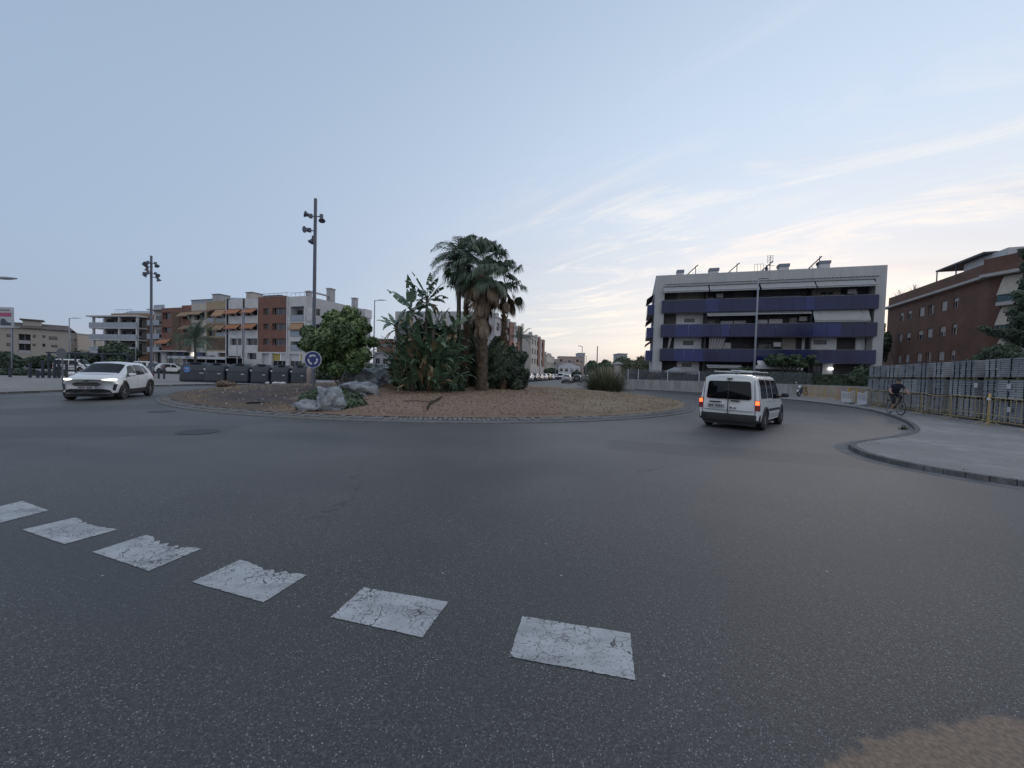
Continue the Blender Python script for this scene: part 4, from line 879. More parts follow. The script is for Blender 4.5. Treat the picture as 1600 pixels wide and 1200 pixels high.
for px, z in ((1120, 10.35), (1215, 4.05), (1255, 7.2), (1330, 10.35)): u = uA(px); slab(ra, u, u+.8, REC-.33, REC-.01, z+1.75, z+2.3, WHITE, 'air_conditioner')
# ground floor lamp (lit)
b = MB(); k = A.uz(1306, 576); b.box(k[0]-.22, k[0]+.22, REC-.22, REC-.01, k[1]-.12, k[1]+.12); b.build('wall_lamp', mat('lit lamp', (1, 1, 1), 0.3, 0.0, emit=(1, .97, .9), estr=2.2), ra)
# left flank balconies seen edge-on
for z in zf[1:]:
    b = MB(); b.box(-.9, -.86, 2.0, 8.5, z-.1, z+1.2); b.box(-.86, -.003, 1.97, 2.0, z-.1, z+1.2); b.box(-.86, -.003, 8.5, 8.53, z-.1, z+1.2); b.build('side_balcony', BLUE2, ra)
    b = MB(); b.box(-.855, -.003, 2.01, 8.49, z-.12, z-.0); b.build('side_balcony_floor', GREYR, ra)
    b = MB(); b.grid(lambda u, t: Vector((-.05-.95*t, 2.1+6.2*u, z+2.75-.75*t)), 6, 2); b.build('side_awning', mat('brown awning cloth', (.16, .12, .11), .9, .1), ra)
# roof equipment
def chim(par, u0_, u1_, v, z, h, cap=True, m=WHITE, d=.9):
    b = MB(); b.box(u0_, u1_, v, v+d, z, z+h); o = b.build('chimney', m, par)
    if cap: b = MB(); b.box(u0_-.08, u1_+.08, v-.08, v+d+.08, z+h+.003, z+h+.35); b.build('chimney_cap', GALV, o)
    return o
for (a_, c_, yt) in ((1060, 1070, 420), (1112, 1126, 417), (1224, 1239, 410), (1289, 1305, 405)):
    k0 = A.uz(a_, yt); k1 = A.uz(c_, yt); chim(ra, k0[0], k1[0], 1.2, HA-.4, max(.9, k0[1]-HA+.2), True)
slab(ra, uA(1101), uA(1128), 1.0, 1.15, HA-.4, HA+.25, GALV, 'roof_vent')
SOLP = mat('solar panel', (0.05, 0.055, 0.07), 0.25, 0.2, 3); 
for (px, dirn) in ((1071, 1), (1137, 1), (1190, 1), (1267, 1)):
    u = uA(px, 430); o_ = MB(); w2, h2 = (2.1, 1.5) if px != 1267 else (2.3, 1.9)
    o_.box(0, w2*1.15, 0, 1.6, 0, .14, 0, Matrix.Translation((u, 1.9, HA-.05)) @ Matrix.Rotation(-math.atan2(h2, w2*.75), 4, 'Y'))
    q = o_.build('solar_panel', SOLP, ra); b = MB(); b.tube([(u+w2*.7, 2.2, HA+.15+h2), (u+w2*.7, 2.2, HA-.4)], .05, 6); b.tube([(u+w2*.7, 2.2, HA-.2), (u+w2*.3, 2.1, HA+.3+h2*.3)], .03, 5); b.build('panel_stand', GALV, q)
b = MB(); u = uA(1213, 420); b.tube([(u, 2.5, HA-.4), (u, 2.5, HA+2.6)], .035, 6)
for i in range(5): b.tube([(u-.35, 2.5, HA+1.7+i*.2), (u+.35, 2.5, HA+1.7+i*.2)], .018, 5)
b.tube([(u-.3, 2.5, HA+1.6), (u-.3, 2.5, HA+2.6)], .018, 5); b.tube([(u+.3, 2.5, HA+1.6), (u+.3, 2.5, HA+2.6)], .018, 5); b.tube([(u-.5, 2.5, HA+1.35), (u+.55, 2.5, HA+1.2)], .03, 5); b.build('antenna', DARKM, ra)
b = MB()
for dx in (0, .35, .7, 1.0): b.tube([(uA(1183)+dx, 2.2, HA-.4), (uA(1183)+dx, 2.2, HA+1.5)], .02, 5)
b.tube([(uA(1183), 2.2, HA+1.45), (uA(1183)+1, 2.2, HA+1.45)], .02, 5); b.build('antenna', DARKM, ra)
b = MB(); u = uA(1206, 420); b.lathe((u, 2.2, HA+.7), [(.05, .25), (.35, .12), (.5, 0), (.5, -.02), (.33, .08), (.04, .2)], 16, 'X'); b.tube([(u, 2.2, HA-.4), (u, 2.2, HA+.7)], .04, 5); b.build('satellite_dish', WHITE, ra)
# parasol in the garden
pp = A.uz(1053, 572); o = T('garden_parasol', 'pale grey parasol open in front of the white building with blue balconies', 'parasol', (A.P0.x+A.d.x*pp[0]-A.n.x*1.8, A.P0.y+A.d.y*pp[0]-A.n.y*1.8, 0))
b = MB(); 
for j in range(8):
    a0, a1 = j*math.pi/4, (j+1)*math.pi/4; b.face([(1.35*math.cos(a0), 1.35*math.sin(a0), 2.35), (1.35*math.cos(a1), 1.35*math.sin(a1), 2.35), (0, 0, 2.95)]); b.face([(1.35*math.cos(a1), 1.35*math.sin(a1), 2.35), (1.35*math.cos(a0), 1.35*math.sin(a0), 2.35), (1.35*math.cos(a0), 1.35*math.sin(a0), 2.2), (1.35*math.cos(a1), 1.35*math.sin(a1), 2.2)])
b.build('canopy', mat('grey parasol cloth', (.27, .29, .33), .9, .08), o); b = MB(); b.tube([(0, 0, 0), (0, 0, 2.9)], .03, 8); b.lathe((0, 0, 0), [(.3, 0), (.3, .1), (.05, .14)], 14); b.build('pole', GALV, o)
# ---------- B: brown brick block on the right
B_P1 = Vector((48.8, 39.8)); B_P0 = Vector((56.3, 58.2))
Bf = Fac(B_P1, B_P0)                                   # u from near corner to far; normal points behind -> flip handled with negative depth
# use facade from far (left in picture) to near (right)
Bf = Fac(B_P0, B_P1); rb = T('brick_apartment_building', 'brown brick four-storey block with a pale cornice and small shuttered windows', 'building', (B_P0.x, B_P0.y, 0), Bf.rz)
EV = 12.75; TOPB = 14.35
cols_ = [(1405.5, 1411.5), (1417.5, 1424), (1435.5, 1443.5), (1449.5, 1458), (1469, 1478.5), (1488, 1496)]
rowsL = [(477, 488), (510, 522.5), (543.5, 555)]      # rows measured at the left column
holes = []
for ci, (a_, c_) in enumerate(cols_):
    u0_ = Bf.uz(a_, 500)[0]; u1_ = Bf.uz(c_, 500)[0]
    for fz in (10.35, 7.35, 4.35): holes.append((u0_, u1_, fz+ (.45 if ci < 5 else .45)-.35, fz+1.3))
b = MB(); wall_holes(b, 0, Bf.L, 0, EV, holes, .22); DB = 12.0
b.face([(0, DB, 0), (0, 0, 0), (0, 0, EV), (0, DB, EV)]); b.build('wall', BRKD, rb)
rs = random.Random(3)
for i, h in enumerate(holes): window(rb, h, .14, FRAME, WIN, 2 if i % 2 else 1, shutter=rs.choice((0, .35, .6, 1, .9, .5)), sh=SHUT)
b = MB(); b.box(-.45, Bf.L+.5, -.55, DB, EV+.003, EV+.28); b.build('cornice', mat('pale cornice', (0.40, 0.38, 0.37), .8, .08), rb)
b = MB(); b.box(.2, Bf.L+.1, -.05, DB, EV+.283, TOPB); b.build('parapet', BRKD, rb); 
ka, kb = Bf.uz(1443, 420)[0], Bf.uz(1512, 412)[0]
b = MB(); b.box(ka, kb, 1.2, 4.5, TOPB+1.75, TOPB+1.95); o = b.build('roof_pergola', DARKM, rb)
for x in (ka+.05, ka+(kb-ka)*.45): b = MB(); b.box(x, x+.08, 1.25, 1.35, TOPB, TOPB+1.745); b.build('pergola_post', DARKM, o)
slab(rb, ka+(kb-ka)*.45, kb+2, 2.0, 5.5, TOPB+.003, TOPB+1.74, WHITE, 'roof_room')
# second front, towards the street at the right: balconies
C0 = Vector((48.8, 39.8)); C1 = Vector((50.6, 27.0)); Cf = Fac(C0, C1)
# balcony wing is a child group expressed in rb's frame through a transform
rc = T('balcony_wing', None, None); rc.parent = rb
Mrel = Matrix.Translation((B_P0.x, B_P0.y, 0)) @ Matrix.Rotation(Bf.rz, 4, 'Z'); Mc = Matrix.Translation((C0.x, C0.y, 0)) @ Matrix.Rotation(Cf.rz, 4, 'Z'); rel = Mrel.inverted() @ Mc
bpy.data.objects.remove(rc)
def wing(b, name, m, smooth=False):
    b.v = [tuple(rel @ Vector(p)) for p in b.v]; return b.build(name, m, rb, smooth)
b = MB(); b.box(0, Cf.L, 1.2, 8, 0, EV); wing(b, 'wall', BRKD)
b = MB(); b.box(.01, .9, .0, 1.19, 0, EV-.003); wing(b, 'wall', BRKD)
b = MB(); b.box(-.2, Cf.L, -.6, 8, EV+.286, TOPB+.25); wing(b, 'parapet', BRKD); b = MB(); b.box(-.3, Cf.L, -.9, 8, EV-.02, EV+.28); wing(b, 'cornice', mat('pale cornice', (0.40, 0.38, 0.37), .8, .08))
TEAL = mat('teal balcony glass', (0.05, 0.11, 0.13), 0.2, 0.2, 1)
for z in (3.9, 7.0, 10.0):
    b = MB(); b.box(1.0, Cf.L, -.8, 1.19, z-.35, z); wing(b, 'balcony_floor', mat('pale cornice', (0.40, 0.38, 0.37), .8, .08))
    b = MB(); b.box(1.1, Cf.L, -.78, -.74, z+.02, z+.95); b.box(1.06, 1.10, -.74, 0, z+.02, z+.95); wing(b, 'balcony_panel', TEAL)
    b = MB(); b.box(2.6, 3.3, -.3, .3, z+.003, z+2.64); b.box(6.6, 7.2, -.3, .3, z+.003, z+2.64); wing(b, 'pillar', WHITE)
    for (a_, c_) in ((1.1, 2.5), (3.5, 6.0)):
        b = MB(); b.grid(lambda u, t: Vector((a_+(c_-a_)*u, -.2-.75*t, z+2.6-1.9*t)), 8, 3); wing(b, 'awning', mat('beige awning cloth', (.40, .36, .31), .9, .08))
    b = MB(); b.box(1.4, 2.6, 1.12, 1.19, z+.1, z+2.2); b.box(4.0, 6.2, 1.12, 1.19, z+.1, z+2.2); wing(b, 'balcony_door', WIN)
# small building seen between A and B
p = AT(1382, 560, 64); o = T('distant_apartment_building', 'pale balconied block glimpsed in the gap between the blue-balcony and brick buildings', 'building', (p.x-.6, 64, 0), -.3)
b = MB(); b.box(0, 6, 0, 8, 0, 7.5); b.build('wall', CREAM, o)
for z in (1.5, 3.6, 5.7): b = MB(); b.box(-.5, 6, -.7, -.002, z, z+.8); b.build('balcony', WHITE, o)
# ---------- C: long multicoloured block behind the containers
def local_rects(fac, lst, off, sc): return [fac.rect(off[0]+q[0]*sc, off[1]+q[1]*sc, off[0]+q[2]*sc, off[1]+q[3]*sc) for q in lst]
Cc = Fac((-79.5, 87), (-39.2, 72.8)); rC = T('striped_apartment_building', 'long four-storey block in red, cream and white sections with orange awnings', 'building', (Cc.P0.x, Cc.P0.y, 0), Cc.rz); L2 = Cc.L
o2, s2 = (230, 440), .125; o3, s3 = (420, 430), .15
def px2u(px, py=500): return Cc.uz(px, py)[0]
GF = 4.35
def section(p0, p1, ztop, m, rects, name='wall', panes=2, shut=None, label=None, z0=GF, gl=WIN, doors=()):
    a = 0 if p0 is None else px2u(p0); c = L2 if p1 is None else px2u(p1); hs = []
    for q in rects:
        a2, c2, e2, g2 = q; a2 = max(a+.08, a2); c2 = min(c-.08, c2)
        if c2-a2 > .3: hs.append((a2, c2, max(z0+.1, e2), min(ztop-.15, g2)))
    b = MB(); wall_holes(b, a, c, z0, ztop, hs, .5); o = tag(b.build(name, m, rC), label)
    for i, h in enumerate(hs): window(rC, h, .42, FRAME, gl, panes, shutter=0 if not shut else shut[i % len(shut)])
    return a, c
R_ = lambda l, o_=o2, s_=s2: local_rects(Cc, l, o_, s_)
ZT = 14.45
section(None, 284, 13.9, BRK, R_([(195, 385, 295, 470), (190, 570, 300, 640), (170, 715, 300, 800)]), label='dark red brick section')
section(284, 299, 14.3, BRK, R_([(445, 395, 555, 470), (450, 570, 555, 640), (450, 740, 550, 800)]))
BRN = mat('brown stair cladding', (0.11, 0.075, 0.055), .85, .15, 2)
q = Cc.rect(230+322*.125, 440+385*.125, 230+410*.125, 440+850*.125); slab(rC, q[0], q[1], -.12, -.003, GF, q[3], BRN, 'stair_panel')
section(299, 322, 14.6, CREAM, R_([(590, 390, 715, 480), (590, 575, 715, 650), (590, 750, 715, 830)]))
section(322, 355, 14.9, YELLR, R_([(750, 380, 845, 500), (870, 375, 985, 500), (750, 560, 845, 680), (870, 555, 985, 680)]))
q = Cc.rect(230+745*.125, 440+705*.125, 230+985*.125, 440+850*.125); slab(rC, q[0], q[1], -.06, -.003, q[2], q[3], BRN, 'cladding_panel')
section(355, 380.7, 15.0, WHITE, R_([(1030, 350, 1170, 430), (1030, 535, 1170, 610), (1035, 710, 1180, 795)]))
section(381.7, 403, 15.0, WHITE, R_([(1225, 350, 1375, 425), (1225, 535, 1375, 605), (1235, 710, 1380, 795)]))
section(403, 449.5, 15.2, BRK, R_([(1450, 335, 1520, 415), (1450, 525, 1520, 600), (1450, 710, 1520, 792)])+R_([(35, 340, 180, 410), (35, 500, 180, 570), (35, 660, 180, 730)], o3, s3), panes=3, label='brick red section')
for px in (356, 381.2, 354.5, 449.5): u = px2u(px); slab(rC, u-.12, u+.12, -.2, -.003, GF-1, 15.1, DARKM if px in (356, 381.2) else WHITE, 'downpipe')
# white corner with loggias
a, c = px2u(450.3), L2; hs = R_([(225, 325, 365, 470), (225, 500, 365, 630), (225, 690, 365, 780), (393, 330, 460, 470), (393, 500, 460, 630), (393, 690, 460, 780)], o3, s3); hs = [(max(a+.1, h[0]), min(c-.1, h[1]), h[2], h[3]) for h in hs]
b = MB(); wall_holes(b, a, c, GF, 15.0, hs, 1.4); b.build('wall', WHITE, rC)
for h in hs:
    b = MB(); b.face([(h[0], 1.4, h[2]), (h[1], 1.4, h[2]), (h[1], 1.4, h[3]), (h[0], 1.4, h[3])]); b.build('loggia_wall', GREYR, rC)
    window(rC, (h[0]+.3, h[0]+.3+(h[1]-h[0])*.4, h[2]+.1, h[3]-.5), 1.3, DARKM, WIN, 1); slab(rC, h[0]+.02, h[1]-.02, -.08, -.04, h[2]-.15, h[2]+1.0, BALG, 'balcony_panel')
for q in R_([(750, 455, 845, 510), (870, 455, 985, 505), (870, 635, 985, 685)]): slab(rC, q[0], q[1], -.08, -.04, q[2], q[3], BALG, 'balcony_panel')
for q, m in zip(R_([(430, 380, 555, 440), (565, 368, 715, 420), (745, 352, 845, 380), (860, 350, 985, 440), (1018, 345, 1175, 410), (1218, 340, 1372, 400), (455, 550, 555, 598), (765, 540, 845, 590), (860, 535, 985, 610), (1018, 532, 1172, 597), (1218, 526, 1375, 592), (160, 720, 300, 778)]),
                ([TANC], [TANC], [TANC], [TANC, ORAN2], [ORANGE], [ORANGE], [TANC], [TANC], [TANC], [ORANGE], [ORANGE], [ORANGE])): awning(rC, q[0]-.1, q[1]+.1, q[3], q[2]+.1, 1.1, m)
q = R_([(225, 500, 365, 562)], o3, s3)[0]; awning(rC, q[0], q[1], q[3], q[2], .5, [TANC, ORAN2])
# ground floor: white shopfronts
gh = R_([(95, 875, 160, 1040), (240, 880, 330, 1040), (340, 880, 435, 1040), (445, 880, 520, 1060), (540, 875, 605, 1060), (660, 885, 730, 1060), (760, 925, 850, 960), (880, 890, 980, 965), (1010, 930, 1170, 965), (1250, 890, 1365, 970), (1430, 890, 1520, 1060)])+R_([(30, 815, 175, 960), (215, 820, 345, 960)], o3, s3)
gh = [(h[0], h[1], max(.3, h[2]), min(GF-.25, h[3])) for h in gh]
b = MB(); wall_holes(b, 0, L2, 0, GF-.003, gh, .6); b.build('shopfront_wall', WHITE, rC)
LIT = mat('lit shop interior', (1, 1, 1), .5, .05, emit=(1.0, .90, .74), estr=2.6); SHG = mat('shop green shutter', (.13, .17, .15), .7, .1, 4); YEL = mat('yellow poster', (.40, .33, .10), .7, .1, 2); PWH = mat('white poster', (.50, .52, .56), .7, .06, 2); NAVY = mat('navy sign', (.04, .06, .16), .6, .2, 2)
gm = [DARK, SHG, mat('cream shutter', (.40, .40, .33), .7, .1, 4), NAVY, LIT, NAVY, WIN, BRN, BRN, WIN, PWH, None, None]
for h, m in zip(gh, gm):
    if m is None: continue
    b = MB(); b.face([(h[0], .55, h[2]), (h[1], .55, h[2]), (h[1], .55, h[3]), (h[0], .55, h[3])]); b.build('lit_shop_window' if m is LIT else 'shop_window', m, rC)
for h in gh[-2:]:
    zc = h[2]+(h[3]-h[2])*.5; w_ = h[1]-h[0]; k = gh.index(h) == 11
    segs = [(0, .52, YEL), (.54, 1, PWH)] if k else [(0, .72, PWH), (.74, 1, YEL)]
    for a_, c_, m in segs: slab(rC, h[0]+w_*a_+.03, h[0]+w_*c_-.03, .3, .33, zc, h[3]-.03, m, 'window_poster')
    window(rC, (h[0], h[1], h[2], zc-.01), .3, FRAME, WIN, 3)
# blue sign boards over the bar and long banner canopy
b = MB(); q = R_([(440, 880, 510, 960)])[0]; b.box(q[0], q[1], -.9, -.8, q[2], q[3]); b.build('sign_board', NAVY, rC); q = R_([(665, 885, 730, 950)])[0]; b = MB(); b.box(q[0], q[1], -.9, -.8, q[2], q[3]); b.build('sign_board', NAVY, rC)
slab(rC, 0, px2u(310), -2.2, -.003, GF-.25, GF-.02, WHITE, 'porch_roof')
q = R_([(665, 962, 1410, 1000)])[0]; cx = (q[0]+q[1])/2
o = T('banner_canopy', 'long white canopy with a lettered fascia in front of the striped block, above the containers', 'canopy', tuple(Vector((Cc.P0.x, Cc.P0.y, 0))+Vector((Cc.d.x*q[0]-Cc.n.x*6, Cc.d.y*q[0]-Cc.n.y*6, 0))), Cc.rz)
sc_ = .94; Wq = (q[1]-q[0])*sc_
b = MB(); b.box(0, Wq, 0, .08, 2.55, 3.05); b.build('fascia', PWH, o); b = MB(); b.box(0, Wq, .083, 3.5, 2.95, 3.04); b.build('roof', WHITE, o)
b = MB(); rs = random.Random(11); x = .8
while x < Wq-1.5:
    if rs.random() < .22: x += rs.uniform(.8, 2.2); continue
    hh = rs.uniform(.16, .26); ww = rs.uniform(.08, .2); b.box(x, x+ww, -.02, -.003, 2.68, 2.68+hh); x += ww+rs.uniform(.05, .12)
b.build('fascia_lettering', NAVY, o)
for i in range(7): b = MB(); x = Wq*i/6.02; b.box(x, x+.09, .1, .19, 0, 2.93); b.build('post', WHITE, o)
slab(o, .1, Wq-.1, 3.2, 3.25, 0, 2.9, DARK, 'back_panel')
# receding right flank of C
Cs = Fac((-39.2, 72.8), (-33.2, 89.5)); 
Mc = Mrel = Matrix.Translation((Cc.P0.x, Cc.P0.y, 0)) @ Matrix.Rotation(Cc.rz, 4, 'Z'); relC = Mc.inverted() @ (Matrix.Translation((Cs.P0.x, Cs.P0.y, 0)) @ Matrix.Rotation(Cs.rz, 4, 'Z'))
def flank(b, name, m): b.v = [tuple(relC @ Vector(p)) for p in b.v]; return b.build(name, m, rC)
b = MB(); fh = [(2+i*3.3, 3.3+i*3.3, z, z+1.3) for i in range(4) for z in (5.6, 8.7, 11.7)]; wall_holes(b, 0, Cs.L, 0, 15.0, fh, .3); flank(b, 'wall', mat('grey-white flank', (.42, .42, .44), .85, .08))
for h in fh: b = MB(); b.face([(h[0], .25, h[2]), (h[1], .25, h[2]), (h[1], .25, h[3]), (h[0], .25, h[3])]); flank(b, 'window', WIN)
b = MB(); b.face([(0, .1, 14.4), (Cs.L, .1, 14.4), (Cs.L, 9, 14.4), (0, 9, 14.4)]); flank(b, 'roof', GREYR)
for (u_, h_, w_) in ((6.0, 2.6, 1.3), (13.0, 2.0, .9), (1.0, 1.0, .6)): b = MB(); b.box(u_, u_+w_, .3, 1.3, 14.3, 15.0+h_); b.box(u_-.1, u_+w_+.1, .2, 1.4, 15.0+h_+.003, 15.2+h_); flank(b, 'chimney', GREYR)
b = MB(); b.box(1.4, 6.2, .4, .9, 16.0, 16.25); flank(b, 'roof_beam', GREYR)
b = MB(); b.box(14.5, 16.7, -1.2, -.002, 10.2, 11.4); b.box(14.5, 16.7, -1.2, -.002, 13.0, 14.9); flank(b, 'balcony', WHITE)
b = MB(); b.face([(.1, .1, 13.6), (L2-.1, .1, 13.6), (L2-.1, 12, 13.6), (.1, 12, 13.6)]); b.face([(0, 12, 0), (0, 0, 0), (0, 0, 13.9), (0, 12, 13.9)]); b.build('roof', GREYR, rC)
for (x0, x1, y0, m, v) in ((283, 321, 467, BALG, 2), (324, 335, 459, GREYR, 1), (377, 387, 456, CREAM, 1), (396, 424, 460, BALG, 2)):
    k0, k1 = Cc.uz(x0, y0), Cc.uz(x1, y0); b = MB(); b.box(k0[0], k1[0], v, v+2.2, 13.6, k0[1]); oo = b.build('roof_room' if x1-x0 > 20 else 'chimney', m, rC); b = MB(); b.box(k0[0]-.15, k1[0]+.15, v-.15, v+2.35, k0[1]+.003, k0[1]+.12); b.build('cap', GALV, oo)
b = MB(); k = Cc.uz(336, 468), Cc.uz(372, 468); 
for i in range(7): b.face([(k[0][0]+i*.9, 1.2, 14.9), (k[0][0]+i*.9+.8, 1.2, 14.9), (k[0][0]+i*.9+1.2, 2.6, 16.1-i*.05), (k[0][0]+i*.9+.4, 2.6, 16.1-i*.05)])
b.build('solar_panel', SOLP, rC)
b = MB(); b.tube([(px2u(448), 1, 15.9), (L2, 1, 15.9)], .04, 5); b.tube([(px2u(403), .4, 15.9), (px2u(448), .4, 15.9)], .04, 5)
for i in range(12): x = px2u(403)+(L2-px2u(403))*i/11; b.tube([(x, .6, 13.6), (x, .6, 15.9)], .03, 5)
b.build('roof_railing', GALV, rC)
# white balconied bay at the left end of C
bay = T('balconied_apartment_block', 'narrow pale balconied block between the tall lamp mast and the red brick section', 'building', (-83.5, 89.5, 0), Cc.rz)
b = MB(); b.box(0, 4.3, 0, 9, 0, 13.6); b.build('wall', CREAM, bay)
for z in (4.2, 7.2, 10.3): slab(bay, -.2, 4.1, -1.2, -.003, z-.2, z, WHITE, 'balcony_floor'); slab(bay, -.2, 4.1, -1.25, -1.2, z-.2, z+1.0, BALG, 'balcony_panel'); window(bay, (.8, 3.2, z+.2, z+2.2), -.06, FRAME, WIN, 2)
slab(bay, -.3, 4.2, -1.3, 9, 13.6, 13.9, WHITE, 'roof'); slab(bay, .2, 4.1, -.2, -.15, 13.9, 14.9, BALG, 'roof_railing')
# ---------- D: orange brick corner block with white wrap-round balconies
D1 = Fac((-101.5, 93), (-87.5, 90)); rD = T('corner_apartment_building', 'orange brick corner block with white wrap-round balconies, left of the tall lamp mast', 'building', (D1.P0.x, D1.P0.y, 0), D1.rz); LD = D1.L
b = MB(); b.box(1.2, LD, 1.8, 14, 0, 12.1); b.build('wall', BRKO, rD); b = MB(); b.box(3.0, LD+.1, 1.7, 14.1, 12.1, 13.3); b.build('parapet', BRKO, rD)
for z in (3.9, 6.9, 9.7):
    slab(rD, -.6, LD-.02, -.4, 1.79, z-.3, z, WHITE, 'balcony_floor'); b = MB(); b.box(-.6, LD-.03, -.45, -.4, z+.003, z+1.15); b.box(-.65, -.6, -.4, 1.8, z+.003, z+1.15); b.build('balcony_panel', BALG, rD)
    for (a_, c_) in ((1.8, 4.0), (5.2, 8.0), (9.4, 12.8)): window(rD, (a_, c_, z+.1, z+2.2), 1.7, FRAME, DARK, 2)
slab(rD, -1.2, LD+.1, -.7, 1.79, 12.2, 12.5, WHITE, 'roof_edge'); slab(rD, 1.25, LD-.05, 1.765, 1.795, 3.905, 12.18, mat('dark loggia panel', (.15, .14, .135), .85, .2, 1), 'loggia_wall')  # dark sheet set over the brick, put in to darken the recesses
for u in (.2, 3.6, 8.4, LD-.5):
    b = MB()
    for z0_, z1_ in ((0, 3.59), (3.9, 6.59), (6.9, 9.39), (9.7, 12.19)): b.box(u, u+.4, -.3, .1, z0_, z1_)
    b.build('pillar', WHITE, rD)
b = MB(); 
for i in range(10): x = 4+i*1.05; b.face([(x, 3, 13.4), (x+.9, 3, 13.4), (x+.9, 5, 14.4), (x, 5, 14.4)])
b.build('solar_panel', SOLP, rD); b = MB(); b.tube([(3.4, 2.2, 14.3), (9, 2.2, 14.3)], .04, 5); [b.tube([(3.4+i*.8, 2.2, 13.3), (3.4+i*.8, 2.2, 14.3)], .03, 5) for i in range(8)]; b.build('roof_railing', GALV, rD)
# brick flank of D, towards the right
Ds = Fac((-87.5, 90.0), (-84.6, 96)); 
b = MB(); b.box(LD-.0+.003, LD+6.2, 2.6, 13, 0, 12.7); b.build('wall', BRKO, rD); window(rD, (LD+1.3, LD+2.2, 7.6, 8.6), 2.55, FRAME, DARK, 1); window(rD, (LD+1.3, LD+2.2, 4.6, 5.6), 2.55, FRAME, DARK, 1)
# ---------- E: low cream terraces at far left
E1 = Fac((-149, 104), (-135.5, 118)); rE = T('cream_apartment_row', 'low cream three-storey row with a shallow tiled roof at the far left', 'building', (E1.P0.x, E1.P0.y, 0), E1.rz); LE = E1.L
eh = [E1.rect(*q) for q in ((29, 522, 48, 550), (51, 523, 56, 528), (66, 524, 71, 528), (76, 526, 90, 531), (66, 537, 71, 542), (80, 539, 90, 543), (10, 522, 18, 527), (10, 536, 18, 541), (51, 537, 56, 541))]
b = MB(); wall_holes(b, 0, LE, 0, 10.6, eh, .8); b.build('wall', mat('warm cream render', (.36, .33, .30), .85, .1), rE)
for i, h in enumerate(eh): window(rE, h, .5, FRAME, DARK if i in (0, 4) else WIN, 2, shutter=(0 if i in (0, 4) else .5))
z = (eh[0][2]+eh[0][3])/2
for zz in (z, z-2.9): slab(rE, eh[0][0]+.05, eh[0][1]-.05, -.1, .3, zz-.2, zz+.8, GREYR, 'balcony')
TILE = mat('dark roof tile', (.10, .085, .08), .9, .15, 2, stretch=(1, 8, 1)); b = MB()
b.face([(-1, -.6, 10.7), (LE+.6, -.6, 10.7), (LE-1, 6, 12.4), (1, 6, 12.4)]); b.face([(LE+.6, -.6, 10.7), (LE+.6, 12, 10.7), (LE-1, 6, 12.4)]); b.box(-1, LE+.6, -.6, 12, 10.5, 10.69); b.build('roof', TILE, rE)
k = E1.uz(33, 510), E1.uz(62, 510); b = MB(); b.box(k[0][0], k[1][0], 2.5, 6, 11, 13.0); oo = b.build('roof_room', mat('warm cream render', (.36, .33, .30), .85, .1), rE); b = MB(); b.box(k[0][0]-.5, k[1][0]+.5, 2, 6.5, 13.003, 13.4); b.build('roof', TILE, oo)
def simple_block(name, label, x0, x1, ytop, Y, m, rows=2, colsn=3, depth=8, roofm=None, gable=False, rz=0.0, wins=WIN):
    p0, p1 = AT(x0, ytop, Y), AT(x1, ytop, Y); W_ = p1.x-p0.x; H_ = (p0.z+p1.z)/2; o = T(name, label, 'building', (p0.x, Y, 0), rz); hs = []
    zs0 = max(.6, H_-3.1*rows)
    for r in range(rows):
        for c_ in range(colsn): u = W_*(c_+.5)/colsn; hs.append((u-min(.6, W_/colsn*.3), u+min(.6, W_/colsn*.3), H_-2.4-3.0*r, H_-1.1-3.0*r))
    hs = [h for h in hs if h[2] > .3]
    b = MB(); wall_holes(b, 0, W_, 0, H_, hs, .2); b.face([(0, depth, 0), (0, 0, 0), (0, 0, H_), (0, depth, H_)]); b.face([(W_, 0, 0), (W_, depth, 0), (W_, depth, H_), (W_, 0, H_)]); b.face([(W_, depth, 0), (0, depth, 0), (0, depth, H_), (W_, depth, H_)])
    if gable: b.face([(0, 0, H_), (W_, 0, H_), (W_/2, 0, H_+W_*.16)])
    b.build('wall', m, o)
    for h in hs: window(o, h, .12, FRAME, wins, 2, shutter=rs.choice((0, .4, .7)))
    b = MB()
    if gable:
        g = H_+W_*.16; b.face([(-.3, -.3, H_-.05), (W_/2, -.3, g+.05), (W_/2, depth, g+.05), (-.3, depth, H_-.05)]); b.face([(W_/2, -.3, g+.05), (W_+.3, -.3, H_-.05), (W_+.3, depth, H_-.05), (W_/2, depth, g+.05)])
    else: b.box(-.2, W_+.2, -.2, depth, H_+.003, H_+.35)
    b.build('roof', roofm or GREYR, o); return o
SALM = mat('salmon render', (.36, .20, .15), .85, .1, 1)
simple_block('pink_building', 'salmon building behind the low cream row at the left', 100, 128, 525, 150, SALM, 3, 4)
simple_block('grey_building', 'narrow grey-beige building at the right end of the cream row', 101, 121, 522, 128, mat('warm cream render', (.36, .33, .30), .85, .1), 3, 3)
simple_block('pink_building', 'pale pink building glimpsed left of the orange corner block', 121, 150, 545, 165, mat('pale pink render', (.42, .32, .28), .85, .1), 2, 4)
